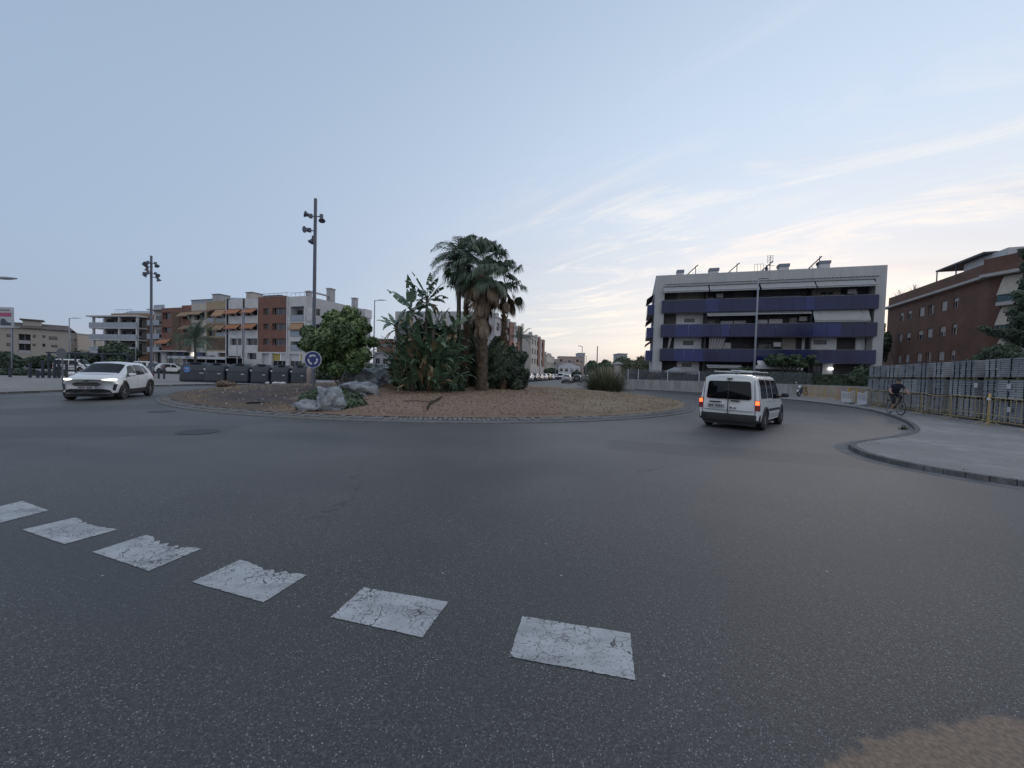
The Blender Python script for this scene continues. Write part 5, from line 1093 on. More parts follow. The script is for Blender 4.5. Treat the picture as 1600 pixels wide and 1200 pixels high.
# ---------- F: street of blocks beyond the island
F1 = Fac((-26.6, 86.5), (-4.4, 82.5)); rF = T('white_apartment_building', 'pale apartment building rising behind the bird-of-paradise plants', 'building', (F1.P0.x, F1.P0.y, 0), F1.rz)
fw = [(u, u+1.6, z, z+1.4) for u in (1.5, 5.5, 9.5, 13.5, 17) for z in (1.6, 5.2, 8.3, 11.2)]; HF = 14.6
b = MB(); wall_holes(b, 0, F1.L, 0, HF, fw, .3); b.face([(0, 10, 0), (0, 0, 0), (0, 0, HF), (0, 10, HF)]); b.build('wall', mat('grey-white flank', (.42, .42, .44), .85, .08), rF)
for h in fw: window(rF, h, .2, FRAME, WIN, 2, shutter=.4)
b = MB(); b.box(.1, F1.L-.1, .1, 10, HF-.4, HF-.3); b.build('roof', GREYR, rF)
for z in (4.8, 7.9, 10.8): slab(rF, .4, 5.5, -1.2, -.003, z-.2, z, WHITE, 'balcony_floor'); slab(rF, .4, 5.5, -1.25, -1.2, z-.2, z+1, BALG, 'balcony_panel')
def street_side(P0, P1, Hh, m, label, name='street_apartment_building', aw=True, m2=None, seed=1, step=4.2):
    fc = Fac(P0, P1); o = T(name, label, 'building', (P0[0], P0[1], 0), fc.rz); rr = random.Random(seed); hs = []; u = 1.2
    while u < fc.L-2.4:
        z = 4.6
        while z < Hh-2.0: hs.append((u, u+2.2, z, z+1.7)); z += 3.05
        u += step
    b = MB(); wall_holes(b, 0, fc.L, 0, Hh, hs, .5); b.face([(fc.L, 0, 0), (fc.L, 10, 0), (fc.L, 10, Hh), (fc.L, 0, Hh)]); b.face([(0, 10, 0), (0, 0, 0), (0, 0, Hh), (0, 10, Hh)]); b.build('wall', m, o)
    for h in hs:
        window(o, h, .4, FRAME, WIN, 2, shutter=rr.choice((0, 0, .4)))
        if aw and rr.random() < .45: awning(o, h[0]-.1, h[1]+.1, h[3]+.1, h[3]-.8, 1.1, [ORAN2])
    b = MB(); b.box(-.1, fc.L+.1, -.15, 10, Hh+.003, Hh+.35); b.build('roof', GREYR, o)
    if m2:
        for u in (fc.L*.45, fc.L*.8): slab(o, u, u+fc.L*.16, -.25, -.003, 4.2, Hh+.6, m2, 'bay')
    for u in (fc.L*.2, fc.L*.6, fc.L*.85): slab(o, u, u+1.0, 1, 2, Hh+.35, Hh+1.7, m, 'chimney')
    return o
street_side((-4.0, 82.5), (2.4, 106), 13.4, mat('pale grey render', (.38, .38, .40), .85, .1), 'grey apartment block with slanting orange awnings along the far street', m2=BRK, seed=2)
street_side((5.6, 119), (11.6, 142), 13.2, mat('pale street render', (.44, .42, .40), .85, .1), 'pale apartment block with brown bays further down the far street', m2=BRK, seed=5, aw=False)
street_side((13.5, 152), (19, 176), 8.8, CREAM, 'low cream block at the end of the far street row', seed=8, aw=False)
simple_block('white_house', 'small white gabled house closing the far street', 873, 906, 571, 150, mat('bright white render', (.62, .64, .68), .8, .05), 1, 4, gable=True, roofm=mat('pale roof', (.4, .42, .45), .8, .1))
simple_block('beige_building', 'beige building with a roof box behind the small white house', 874, 912, 558, 185, mat('pale pink render', (.42, .32, .28), .85, .1), 1, 6)
simple_block('grey_building', 'small grey rooftop box above the beige building at the street end', 904, 914, 552.5, 190, GREYR, 1, 2)
simple_block('cream_building', 'cream house left of the small white house at the street end', 856, 874, 562, 178, CREAM, 2, 4)
simple_block('grey_building', 'flat grey building peeking over the reeds left of the blue-balcony block', 967, 980, 553.5, 150, GREYR, 1, 3)
# red block and bus shelter glimpsed between green tree and plants
simple_block('terracotta_building', 'terracotta building seen between the green tree and the bird-of-paradise clump', 589, 614, 531, 110, mat('terracotta render', (.27, .12, .09), .85, .15, 1), 3, 3)
simple_block('stone_building', 'grey low building with pillars below the terracotta one', 584, 608, 552, 85, GREYR, 1, 2, depth=5, wins=DARK)
# ================================================================== STREET FURNITURE
def cyl(b, p0, p1, r, n=10, mi=0): return b.tube([p0, p1], r, n, mi)
POLE = mat('painted steel pole', (0.11, 0.125, 0.16), 0.5, 0.12, 4, 0.3); LAMPG = mat('lamp glass', (.30, .32, .36), .2, .05)
# tall lamp masts
def bell(b, c, d, r=.28, l=.34):
    c = Vector(c); d = Vector(d).normalized(); b.tube([c-d*l, c-d*l*.6, c-d*l*.35, c, c+d*.02], [.07, .11, .13, r, r], 14)
def floodmast(name, label, x, y, z0, h, spec, lean=0):
    t = T(name, label, 'lamp mast', (x, y, z0)); b = MB(); b.tube([(0, 0, 0), (0, 0, h*.55), (0, 0, h)], [.12, .11, .10], 14); b.build('mast', POLE, t, True, auto=40)
    b = MB(); b.lathe((0, 0, 0), [(.3, 0), (.3, .04), (.2, .06), (.19, .3), (.175, .32)], 16); b.build('mast_base', POLE, t)
    for (dz, sx, sy, dirv, tilt) in spec:
        b = MB(); p0 = Vector((0, 0, h-dz)); p1 = Vector((sx, sy, h-dz+.02)); b.tube([p0, p1], .035, 7); b.tube([p1+Vector((0, 0, .12)), p1-Vector((0, 0, .12))], .12, 10); bell(b, p1+Vector(dirv)*.36, dirv, .21)
        b.build('floodlight', POLE, t, True, auto=45)
    return t
g1 = AT(238, 592, 38.5); floodmast('lamp_mast', 'tall grey lamp mast with four pairs of bell floodlights, in the left-hand square', g1.x-.1, 38.5, .13, 12.1, [(.75, .42, 0, (.6, -.2, -.8), 0), (.75, -.42, 0, (-.75, -.2, -.6), 0), (1.75, .42, 0, (.8, -.2, -.6), 0), (1.75, -.42, 0, (-.6, -.2, -.8), 0), (.75, 0, -.35, (.1, -.8, -.6), 0), (1.75, 0, -.35, (-.1, -.8, -.6), 0), (2.1, .5, .1, (.3, .2, -.9), 0), (1.1, -.5, .1, (-.3, .2, -.9), 0)])
Y2 = 25.5; g2 = AT(489.5, 600, Y2); floodmast('lamp_mast', 'tall grey lamp mast with three black floodlights, standing on the roundabout island', g2.x+.0, Y2, islz(g2.x, Y2)-.05, 12.2, [(1.15, .40, 0, (.25, -.3, -.9), 0), (1.15, -.30, 0, (-.9, -.3, .25), 0), (2.1, -.32, -.1, (-.45, -.85, -.2), 0), (2.5, -.2, .2, (-.3, -.3, -.9), 0)])
PALEP = mat('galvanised lamp post', (0.24, 0.26, 0.30), 0.5, 0.1, 4)
def street_lamp(label, px, ybase_px, Y, ytop, arm=1, z0=.13, low=None, r=.07, name='street_lamp', arml=1.1, armdir=None):
    p = AT(px, ybase_px, Y); top = AT(px, ytop, Y); h = top.z-z0
    t = T(name, label, 'street lamp', (top.x*.5+p.x*.5, Y, z0)); b = MB(); b.tube([(0, 0, 0), (0, 0, h*.5), (0, 0, h)], [r*1.25, r, r*.7], 10); b.build('pole', PALEP, t, True)
    def head(z, sgn, L_, nm='lamp_head'):
        b = MB(); b.tube([(0, 0, z-.08), (sgn*L_*.45, 0, z+.02)], .035, 7); o = b.build('arm', POLE, t, True)
        b = MB(); b.grid(lambda u, q: Vector((sgn*(L_*.42+L_*.75*u), .16*math.sin(math.pi*min(1, u*1.15+.05))**.5*math.cos(q*6.2832) if 0 < u*1.15+.05 < 1.0 else .02*math.cos(q*6.2832), z+.03+.07*math.sin(q*6.2832)*(1-u*.6))), 10, 12); b.build(nm, LAMPG if nm == 'lamp_head' else POLE, t, True)
    head(h, arm, arml)
    if low: head(AT(px, low, Y).z-z0, -arm if low < 0 else arm, arml*.6)
    return t
street_lamp('slim street lamp left of the white SUV, before the orange corner block', 108.5, 598, 60, 497, 1, r=.08, arml=1.6)
street_lamp('slim street lamp right of the green tree, its head against the sky', 584.5, 585, 46, 469, 1, r=.08, arml=1.2)
street_lamp('grey street lamp in front of the blue-balcony building, with an upper and a lower head', 1181, 612, 37, 435, 1, low=503, r=.085, arml=.9)
street_lamp('small lamp post standing among the parked containers before the red-and-white block', 370.5, 590, 48, 522, -1, r=.06, arml=1.1)
street_lamp('tall lamp post with double heads in front of the white section of the striped block', 380.5, 590, 58, 481, 1, r=.06, arml=.7)
street_lamp('thin lamp post on the kerb of the far street beside the white car', 909, 597, 60, 541, -1, r=.07, arml=.6)
street_lamp('lamp post beyond the white car, left of the reeds', 915.5, 590, 82, 556, -1, r=.07, arml=.7)
street_lamp('thin lamp post among the cars parked in the far street', 843.5, 590, 84, 547, 1, r=.07, arml=.7)
street_lamp('distant lamp post near the small white house', 868.5, 588, 112, 569, 1, r=.07, arml=.7)
street_lamp('thin street lamp at the far left behind the dark posts', 18, 590, 45, 512, 1, r=.05, arml=.9)
street_lamp('low lamp post behind the bushes before the orange corner block', 212, 590, 62, 527, 1, r=.05, arml=.9)
# street lamp whose head reaches in from the left edge of the picture
p = AT(-35, 434, 20); t = T('street_lamp', 'lamp head reaching into view at the left edge, its post out of frame', 'street lamp', (p.x, 20, .13)); b = MB(); b.tube([(0, 0, 0), (0, 0, p.z-.2)], [.1, .06], 10); b.build('pole', POLE, t)
b = MB(); b.tube([(0, 0, p.z-.25), (.9, 0, p.z-.12)], .035, 7); b.build('arm', POLE, t); b = MB(); b.grid(lambda u, q: Vector((.8+1.25*u, (.02+.15*math.sin(math.pi*min(1, u))**.5)*math.cos(q*6.2832), p.z-.11+(.02+.06*math.sin(math.pi*u))*math.sin(q*6.2832))), 12, 12); b.build('lamp_head', LAMPG, t, True)
# antenna mast over the reeds
p = AT(933, 560, 160); t = T('antenna_mast', 'thin antenna mast rising over the distant reeds', 'mast', (p.x, 160, 0)); b = MB(); b.tube([(0, 0, 0), (0, 0, AT(933, 541, 160).z)], [.3, .18], 6); b.build('mast', POLE, t)
# roundabout sign
gs = GM(489, 605); SY = 18.6; gs = AT(488.5, 600, SY); gz = islz(gs.x, SY); sc = AT(488, 562, SY)
t = T('roundabout_sign', 'round blue roundabout sign with three white curved arrows on a grey post', 'road sign', (gs.x, SY, gz))
b = MB(); cyl(b, (0, .04, -.05), (0, .04, sc.z-gz+.3), .035, 12); b.build('post', GALV, t)
RS = .415; cz = sc.z-gz; BLUS = mat('sign blue', (0.012, 0.035, 0.15), .4, .04); WHS = mat('sign white', (.55, .57, .60), .4, .04)
b = MB(); b.lathe((0, 0, cz), [(RS-.005, -.012), (RS, -.006), (RS, .015), (.01, .016)], 48, 'Y'); b.build('sign_rim', WHS, t)
b = MB(); b.lathe((0, 0, cz), [(RS-.03, -.016), (RS-.03, -.0125)], 48, 'Y'); face = b.build('sign_face', BLUS, t)
for k in range(3):
    a0 = math.radians(90+38+120*k-120); b = MB(); r0_, r1_ = .17, .245; n = 10; span = math.radians(72)
    base_a = math.radians(90-40-120*k)
    for i in range(n):
        q0, q1 = base_a+span*i/n, base_a+span*(i+1)/n; b.face([(r0_*math.cos(q0), -.0185, cz+r0_*math.sin(q0)), (r1_*math.cos(q0), -.0185, cz+r1_*math.sin(q0)), (r1_*math.cos(q1), -.0185, cz+r1_*math.sin(q1)), (r0_*math.cos(q1), -.0185, cz+r0_*math.sin(q1))])
    q = base_a+span; qh = q+math.radians(22); rm = (r0_+r1_)/2
    b.face([((r0_-.035)*math.cos(q), -.0185, cz+(r0_-.035)*math.sin(q)), ((r1_+.035)*math.cos(q), -.0185, cz+(r1_+.035)*math.sin(q)), (rm*math.cos(qh), -.0185, cz+rm*math.sin(qh))]); b.build('arrow', WHS, t)
# back of a sign behind the SUV
p = AT(98, 612, 21.5); t = T('road_sign', 'round road sign seen from behind on a thin post, left of the white SUV', 'road sign', (p.x, 21.5, .13)); h = AT(98, 546, 21.5).z-.13
b = MB(); cyl(b, (0, 0, 0), (0, 0, h), .035, 10); b.build('post', GALV, t); b = MB(); b.lathe((0, -.05, h-.22), [(.29, -.01), (.29, .01)], 28, 'Y'); b.build('sign_plate', mat('sign back', (.10, .11, .13), .5, .1), t)
# big hoarding at the far left
p0, p1 = AT(-22, 510, 60), AT(19, 510, 60); t = T('billboard', 'advertising hoarding with a pink band and dark figure, cut by the left edge', 'billboard', (p0.x, 60, 0)); W_ = p1.x-p0.x; zt, zb_ = AT(10, 480, 60).z, AT(10, 512, 60).z
b = MB(); b.box(0, W_, 0, .25, zb_, zt); b.build('board', mat('poster ground', (.42, .45, .50), .6, .12, 1), t); b = MB(); b.box(0, W_-.12, -.03, -.003, zt-1.45, zt-.85); b.build('pink_band', mat('poster pink', (.35, .07, .17), .6, .05), t)
b = MB(); b.prism([(W_*.55, 0), (W_*.95, 0), (W_*.98, .4), (W_*.8, .55), (W_*.72, 1.0), (W_*.6, 1.1), (W_*.56, .7)], 0, .02)
b.v = [(x, -.003-z, zb_+.35+y) for x, y, z in b.v]; b.build('dark_figure', mat('poster dark', (.05, .06, .09), .6, .1), t); b = MB(); b.box(.2, W_-.3, -.02, -.004, zt-.6, zt-.35); b.build('poster_stripe', mat('poster grey', (.2, .2, .22), .6, .1), t)
for u in (.5, W_-.6): b = MB(); b.box(u, u+.18, .26, .42, 0, zt-.3); b.build('leg', POLE, t)
# ---------- waste containers
BIN = mat('dark container plastic', (0.030, 0.036, 0.048), .45, .15, 2); BINB = mat('dark container base', (0.022, 0.025, 0.032), .6, .15, 3)
def container(label, x, y, rz, w_=1.95, sticker=False, h=1.62):
    t = T('waste_container', label, 'container', (x, y, .13), rz, 'row of waste containers'); D = 1.45
    prof = [(0, .12), (.02, .9), (.10, 1.22), (.28, 1.45), (.55, 1.58), (.8, 1.60), (1.05, 1.56), (1.28, 1.42), (1.40, 1.15), (1.44, .9), (1.45, .12)]
    prof = [(p[0], p[1]*h/1.6) for p in prof]
    b = MB(); n = len(prof)
    xs = [0, .03, .10, .22, w_-.22, w_-.10, w_-.03, w_]; ins = [.20, .10, .03, 0, 0, .03, .10, .20]
    for x_, i_ in zip(xs, ins):
        tp = .05
        for (yy, z) in prof: b.v.append((w_/2+(x_-w_/2)*(1-.10*(z/1.6)**2), i_+(yy)*(D-2*i_)/D, z-(i_*(z-.6)*.9 if z > .6 else 0)))
    for i in range(len(xs)-1):
        for j in range(n-1): a = i*n+j; b.f.append((a, a+n, a+n+1, a+1)); b.mi.append(0)
    b.f.append(tuple(range(n))); b.mi.append(0); e = (len(xs)-1)*n; b.f.append(tuple(e+j for j in range(n))[::-1]); b.mi.append(0)
    b.build('body', BIN, t, True, auto=35)
    b = MB(); b.box(.08, w_-.08, .06, D-.06, 0, .115); b.build('base', BINB, t)
    b = MB(); b.box(.25, w_-.25, -.035, .015, .98*h/1.6, 1.03*h/1.6); b.build('foot_bar', POLE, t)
    b = MB(); b.box(w_*.70, w_*.84, -.012, .012, .68, .76); b.build('label_plate', PWH, t)
    if sticker:
        b = MB(); b.lathe((.62, .0, 1.02), [(.25, -.015), (.25, .02)], 28, 'Y'); b.build('blue_sticker', mat('blue sticker', (.10, .24, .55), .5, .1), t)
        b = MB(); b.prism([(.52, .98), (.72, .98), (.70, 1.13), (.62, 1.08), (.54, 1.13)], 0, .004)
        b.v = [(yy, -.0165-z, zz) for yy, zz, z in b.v]; b.build('sticker_mark', WHS, t)
    else:
        b = MB(); b.box(.10, .24, -.03, .02, 1.0, 1.14); b.build('reflector', WHS, t)
    b = MB(); b.box(w_*.3, w_*.7, .25, .5, h+.0-.04, h+.03); b.build('lid_flap', BINB, t, bevel=.01)
    return t
xs_ = [(268, 597.5), (316.5, 597.5), (351.5, 597.5), (389, 597), (421, 596), (452, 594)]
lb = ['first dark waste container from the left, with a round blue sticker on its end', 'second waste container from the left', 'third waste container from the left, middle of the row', 'fourth waste container from the left', 'fifth waste container from the left, before the yellow posters', 'last waste container on the right, partly hidden by the island shrubs']
for i, (x, y) in enumerate(xs_):
    Yb = 32.4+i*.12; p = AT(x, 597, Yb); q = AT(xs_[i+1][0] if i < 5 else 480, 597, Yb); w_ = (q.x-p.x)-.16
    if i == 0: container(lb[i], p.x+.55, Yb, .32, min(w_, 2.15), True, 1.62)
    else: container(lb[i], p.x, Yb, .03, w_, False, 1.60)
# litter bags beside the last containers
for i, (x, y) in enumerate(((418, 598), (430, 598.5), (436, 598.5), (442, 598))):
    p = AT(x, y, 31.9); b = MB(); blob(b, (0, 0, 0), .13+.04*(i % 2), None, 0, 6, 9, i*3.1, (1.4, 1, .7), .5); o = b.build('litter_bag', mat('white plastic bag', (.6, .6, .62), .5, .05), None, True, (p.x, 31.9, .13+.09)); tag(o, ['small white litter bag alone before the fourth container', 'white litter bag by the fifth container, leftmost of the cluster', 'white litter bag in the middle of the cluster by the fifth container', 'white litter bag at the right end of the cluster'][i], 'litter bag', 'white litter bags by the containers')
# ---------- dark posts of the playground / cycle rack at left
def post_row():
    lab = ['leftmost dark post, standing apart', 'thick dark post beside the bushes', 'second dark post of the close row', 'third dark post of the close row', 'fourth dark post, at the middle of the close row', 'fifth dark post of the close row', 'sixth dark post, left of the sign post', 'dark post just right of the sign post']
    for i, (x, yt) in enumerate(((16, 576), (47, 568), (59, 580), (67, 565), (77, 577), (85.5, 563), (92, 563), (104, 570))):
        p = AT(x, 594, 31+.2*i); h = AT(x, yt, 31+.2*i).z-.13; t = T('wooden_post', lab[i]+' in the square at the left', 'post', (p.x, 31+.2*i, .13), 0, 'dark posts in the left-hand square'); b = MB(); b.tube([(0, 0, 0), (0, 0, h)], [.10, .085], 10); b.build('post', DARKM, t, bevel=0); b = MB(); b.lathe((0, 0, h), [(.1, 0), (.1, .05), (.03, .09)], 10); b.build('post_cap', DARKM, t)
post_row()
# timber pergola frame behind posts
p = AT(76, 590, 37); t = T('climbing_frame', 'dark metal play frame with slanting bars behind the row of posts', 'play frame', (p.x, 37, .13)); 
for u, m_ in ((0, 0), (2.6, 0), (5.2, 0), (7.6, 0)): b = MB(); b.tube([(u, 0, 0), (u, 0, 2.2)], .07, 8); b.tube([(u, 1.6, 0), (u, 0, 2.2)], .05, 8); b.build('frame_leg', DARKM, t)
b = MB(); b.tube([(-.2, 0, 2.2), (7.8, 0, 2.2)], .07, 8); b.tube([(-.2, 0, 1.0), (7.8, 0, 1.0)], .03, 6); b.build('top_bar', DARKM, t); b = MB(); b.tube([(2.6, 0, 1.2), (3.4, .8, 2.2)], .04, 6); b.tube([(5.2, 0, 1.2), (4.4, .6, 2.2)], .04, 6); b.build('brace', DARKM, t)
# bicycles by the mast
def bicycle(label, cx, cy, rz, m, z=.13, name='bicycle', lean=0, group=None, steer=0):
    t = T(name, label, 'bicycle', (cx, cy, z), rz, group); t.rotation_euler = (lean, 0, rz); R_w = .345
    for sx in (-.52, .53):
        b = MB(); n = 28
        b.grid(lambda u, v: Vector(((R_w-.02+.02*math.cos(v*6.2832))*math.cos(u*6.2832), .02*math.sin(v*6.2832), (R_w-.02+.02*math.cos(v*6.2832))*math.sin(u*6.2832))), n, 8); w_ = b.build('wheel', TYRE, t, True, (sx, 0, R_w))
        if sx > 0: w_.rotation_euler.z = steer
        b = MB(); b.grid(lambda u, v: Vector(((R_w-.05+.01*math.cos(v*6.2832))*math.cos(u*6.2832), .012*math.sin(v*6.2832), (R_w-.05+.01*math.cos(v*6.2832))*math.sin(u*6.2832))), n, 6); b.build('rim', mat('bright rim', (.35, .36, .38), .3, .05, metal=.7), w_, True)
        b = MB()
        for i in range(14): a = i*2*math.pi/14; b.tube([(0.02*math.cos(a+1.5), .025*(-1)**i, .02*math.sin(a+1.5)), ((R_w-.05)*math.cos(a), 0, (R_w-.05)*math.sin(a))], .0022, 4)
        b.tube([(0, -.05, 0), (0, .05, 0)], .025, 8); b.build('spokes', GALV, w_)
    b = MB(); A_, B_, C_, D_, E_ = (-.52, 0, R_w), (-.08, 0, .29), (-.20, 0, .82), (.36, 0, .80), (.41, 0, .62)
    for p, q, r in ((A_, B_, .011), (A_, C_, .010), (B_, C_, .016), (C_, D_, .017), (B_, E_, .020), (D_, E_, .020)): b.tube([p, q], r, 8)
    b.build('frame', m, t, True)
    b = MB(); [b.tube([(.41, y_, .60), (.53, y_, R_w)], .014, 7) for y_ in (-.05, .05)]; b.tube([(.41, -.05, .6), (.41, .05, .6)], .02, 7); b.build('fork', m, t)
    b = MB(); b.tube([(.36, 0, .80), (.34, 0, .95), (.40, 0, 1.0)], .016, 8); b.tube([(.36, -.33, 1.02), (.40, -.15, 1.0), (.40, .15, 1.0), (.36, .33, 1.02)], .013, 8); b.build('handlebar', DARKM, t)
    b = MB(); b.grid(lambda u, v: Vector((-.30+.27*u, (.075*(1-u)**.7+.018)*math.cos(v*6.2832), .93+.03*math.sin(v*6.2832)*(1-.3*u))), 8, 10); b.tube([(-.20, 0, .82), (-.215, 0, .92)], .014, 7); b.build('saddle', PLAST, t, True)
    b = MB(); b.lathe((-.08, -.06, .29), [(.09, 0), (.09, .008)], 20, 'Y'); b.tube([(-.08, -.09, .29), (.02, -.10, .16)], .010, 6); b.tube([(-.08, .09, .29), (-.18, .10, .42)], .010, 6); b.tube([(-.08, -.09, .29), (-.08, .09, .29)], .014, 6)
    b.box(-.03, .07, -.19, -.10, .145, .17); b.box(-.23, -.13, .10, .19, .405, .43); b.build('pedals', DARKM, t)
    return t
for i, (x, rz_) in enumerate(((202, .5), (213, .3))):
    p = AT(x, 598, 36.5); bicycle(['bicycle leaning at the foot of the tall lamp mast, left one', 'bicycle at the foot of the tall lamp mast, right one'][i], p.x, 36.5+i*.6, rz_, mat('bike frame grey', (.12, .13, .15), .4, .1, metal=.4), lean=.12)
for i, x in enumerate((248, 256.5)):
    p = AT(x, 592, 36); t = T('bollard', ['dark bollard right of the tall lamp mast, left one of two', 'dark bollard next to the first waste container, right one of two'][i], 'bollard', (p.x, 36, .13)); b = MB(); b.tube([(0, 0, 0), (0, 0, .95)], .08, 10); b.build('post', DARKM, t); b = MB(); b.lathe((0, 0, .95), [(.09, 0), (.09, .06), (.02, .1)], 10); b.build('post_cap', DARKM, t)
# manhole cover
mc2 = G(252, 643); t = tag(MB().lathe((0, 0, 0), [(.36, .0), (.36, .006), (.34, .007), (.30, .006), (.28, .009), (.01, .009)], 40).build('manhole_cover', mat('cast iron', (.045, .046, .052), .6, .35, 12, .3, .6, 30)), 'smaller dark manhole cover close to the left kerb of the island', 'manhole cover'); t.location = (mc2.x, mc2.y, .003)
mc = G(310, 675); t = tag(MB().lathe((0, 0, 0), [(.42, .0), (.42, .006), (.40, .007), (.37, .006), (.35, .009), (.01, .009)], 40).build('manhole_cover', mat('cast iron', (.045, .046, .052), .6, .35, 12, .3, .6, 30)), 'larger round cast-iron manhole cover in the open asphalt before the island', 'manhole cover'); t.location = (mc.x, mc.y, .003)
# ---------- concrete wall with mesh fence, right of centre
CONC = mat('stained concrete wall', (.27, .275, .275), .9, .22, 1.1, bump=.3, bscale=8, stretch=(3, 3, .5)); WP = [(13.0, 46.8), (24.0, 46.2), (29.4, 39.0), (31.5, 34.5)]
WPX = [G(975, 608.5, .13), G(1104, 610.5, .13), G(1250, 618, .13), G(1292, 620.5, .13), G(1362, 629, .13)]
WPX = [Vector((p.x, p.y)) for p in WPX]; WPX[2] = Vector((31.0, 39.8)); WPX[3] = Vector((33.2, 37.6)); WPX[4] = Vector((42.0, 29.5))
WPX[0] = Vector((13.2, 45.2)); WPX[1] = Vector((24.2, 45.4))
wt = T('concrete_wall', 'stained concrete boundary wall with a grey mesh fence on top, beside the far kerb', 'wall', (WPX[0].x, WPX[0].y, .13))
MESH = mat('fence slats', (.135, .145, .17), .6, .15, 3)
for i in range(4):
    a, c = WPX[i]-WPX[0], WPX[i+1]-WPX[0]; d = (c-a); L_ = d.length; d.normalize(); n = Vector((-d.y, d.x))*.12
    b = MB(); P = [a-n*.5, c-n*.5, c+n, a+n]; b.prism([tuple(q) for q in P], -.1, 1.12); b.build('wall_panel', CONC, wt)
    if i < 1:
        b = MB(); k = 11
        for j in range(k): z = 1.16+1.1*j/(k-1); b.tube([(*a, z), (*c, z)], .022, 5)
        m_ = int(L_/.11)
        for j in range(m_): q = a+d*(L_*j/m_); b.tube([(q.x, q.y, 1.13), (q.x, q.y, 2.28)], .008, 4)
        b.build('mesh_panel', MESH, wt)
        for px in (981, 997, 1043, 1092): q = AT(px, 590, a.y+WPX[0].y); b = MB(); b.tube([(q.x-WPX[0].x, -.03, 1.0), (q.x-WPX[0].x, -.03, 2.32)], .045, 8); b.build('fence_post', WHITE, wt)
    elif i < 2:
        b = MB()
        for j in range(11): z = 1.16+1.1*j/10; b.tube([(*a, z), (*c, z)], .022, 5)
        b.build('mesh_panel', MESH, wt); b = MB(); q = a+d*L_*.25; b.tube([(q.x, q.y, 1), (q.x, q.y, 2.32)], .045, 8); b.build('fence_post', WHITE, wt)
# small garden tower
p = AT(965, 580, 62); t = T('garden_turret', 'small pale turret with a cap above the bushes left of the mesh fence', 'turret', (p.x, 62, 0)); zt = AT(965, 566, 62).z
b = MB(); b.tube([(0, 0, 0), (0, 0, zt-.35)], [.65, .55], 12); b.build('shaft', CREAM, t); b = MB(); b.lathe((0, 0, zt-.35), [(.9, 0), (.9, .1), (.6, .22), (.15, .42)], 14); b.build('cap', GREYR, t)
# ---------- yellow barriers, plastic barriers
YST = mat('yellow barrier steel', (.46, .30, .09), .6, .15, 4); YRL = mat('dusty yellow rail', (.33, .27, .16), .7, .15, 4); ORP = mat('orange barrier steel', (.40, .15, .05), .6, .12, 4)
def barrier(label, a, c, m, h=1.05, nb=12, bow=0, group='yellow crowd barriers along the pavement', z=.13, clamp=True):
    a, c = Vector(a), Vector(c); d = c-a; L_ = d.length; t = T('crowd_barrier', label, 'barrier', (a.x, a.y, z), math.atan2(d.y, d.x), group)
    b = MB(); f_ = lambda u: -.0+bow*math.sin(math.pi*u)
    top = [(L_*u/6, f_(u/6)*.6, h-abs(f_(u/6))*.8) for u in range(7)]; bot = [(L_*u/6, f_(u/6)*.6, .42-abs(f_(u/6))*.8) for u in range(7)]
    b.tube([(.02, 0, .18)]+top+[(L_-.02, 0, .18)], .021, 7); b.tube(bot, .018, 6); b.tube([(.02, 0, .19), (L_-.02, 0, .19)], .018, 6); b.build('frame', m, t)
    b = MB()
    for i in range(1, nb): x = L_*i/nb; y_ = f_(i/nb)*.6; b.tube([(x, y_*.5, .19), (x, y_, h-.01-abs(f_(i/nb))*.8)], .009, 5)
    b.build('bars', m, t)
    for x in (.18, L_-.18): b = MB(); b.tube([(x, -.28, .0), (x, -.22, .03), (x, 0, .19), (x, .22, .03), (x, .28, 0)], .019, 6); b.build('leg', m, t)
    return t
# along the pallets: measured line 0.9 m in front of them
PA, PB_ = Vector((25.3, 27.4)), Vector((19.4, 14.6)); pd = (PB_-PA).normalized(); pn = Vector((pd.y, -pd.x))   # towards the road
if pn.x > 0: pn = -pn
BA = PA + pn*.95; n_b = 7
seg = (PB_+pn*.95 + pd*2.6 - BA).length/n_b
words = ['first crowd barrier at the far end of the pallet stacks', 'second crowd barrier before the pallet stacks, behind the cyclist', 'third crowd barrier before the pallet stacks', 'fourth crowd barrier, mid-way along the pallet stacks', 'fifth crowd barrier with a sagging top rail', 'sixth crowd barrier, left of the clamped yellow post', 'last crowd barrier, cut by the right edge of the photo']
for i in range(n_b): barrier(words[i], BA+pd*seg*i, BA+pd*(seg*(i+1)-.06), YRL if i else YST, 1.08, 9, [0, 0, .05, -.06, .12, .02, .03][i])
yp = BA+pd*seg*6-pd*.03; t = T('yellow_post', 'yellow clamp post joining two barriers at the right, with a white lamp', 'post', (yp.x, yp.y, .13)); b = MB(); b.tube([(0, 0, 0), (0, 0, 1.2)], .03, 8); b.tube([(-.10, -.08, 1.04), (0, 0, 1.2), (.05, .08, 1.0)], .03, 7); b.build('post', YST, t); b = MB(); blob(b, (-.10, -.06, 1.0), .06, None, 0, 6, 8, 2); b.build('lamp', WHS, t, True)
yp = BA+pd*.02; t = T('yellow_post', 'thick yellow post where the white plastic barriers end', 'post', (yp.x, yp.y, .13)); b = MB(); b.tube([(0, 0, 0), (0, 0, 1.15)], .08, 10); b.build('post', YST, t); b = MB(); b.lathe((0, 0, 0), [(.2, 0), (.18, .08), (.08, .12)], 12); b.build('foot', YST, t)
b = MB(); yq = BA+pd*1.5-Vector((0, 0)); b.box(-.14, .14, -.02, .02, 0, .36); o = b.build('warning_plate', YST); o.location = (yq.x-.06, yq.y-.02, .13+.66); o.rotation_euler.z = math.atan2(pd.y, pd.x); tag(o, 'yellow plate hung on the barrier behind the cyclist', 'plate')
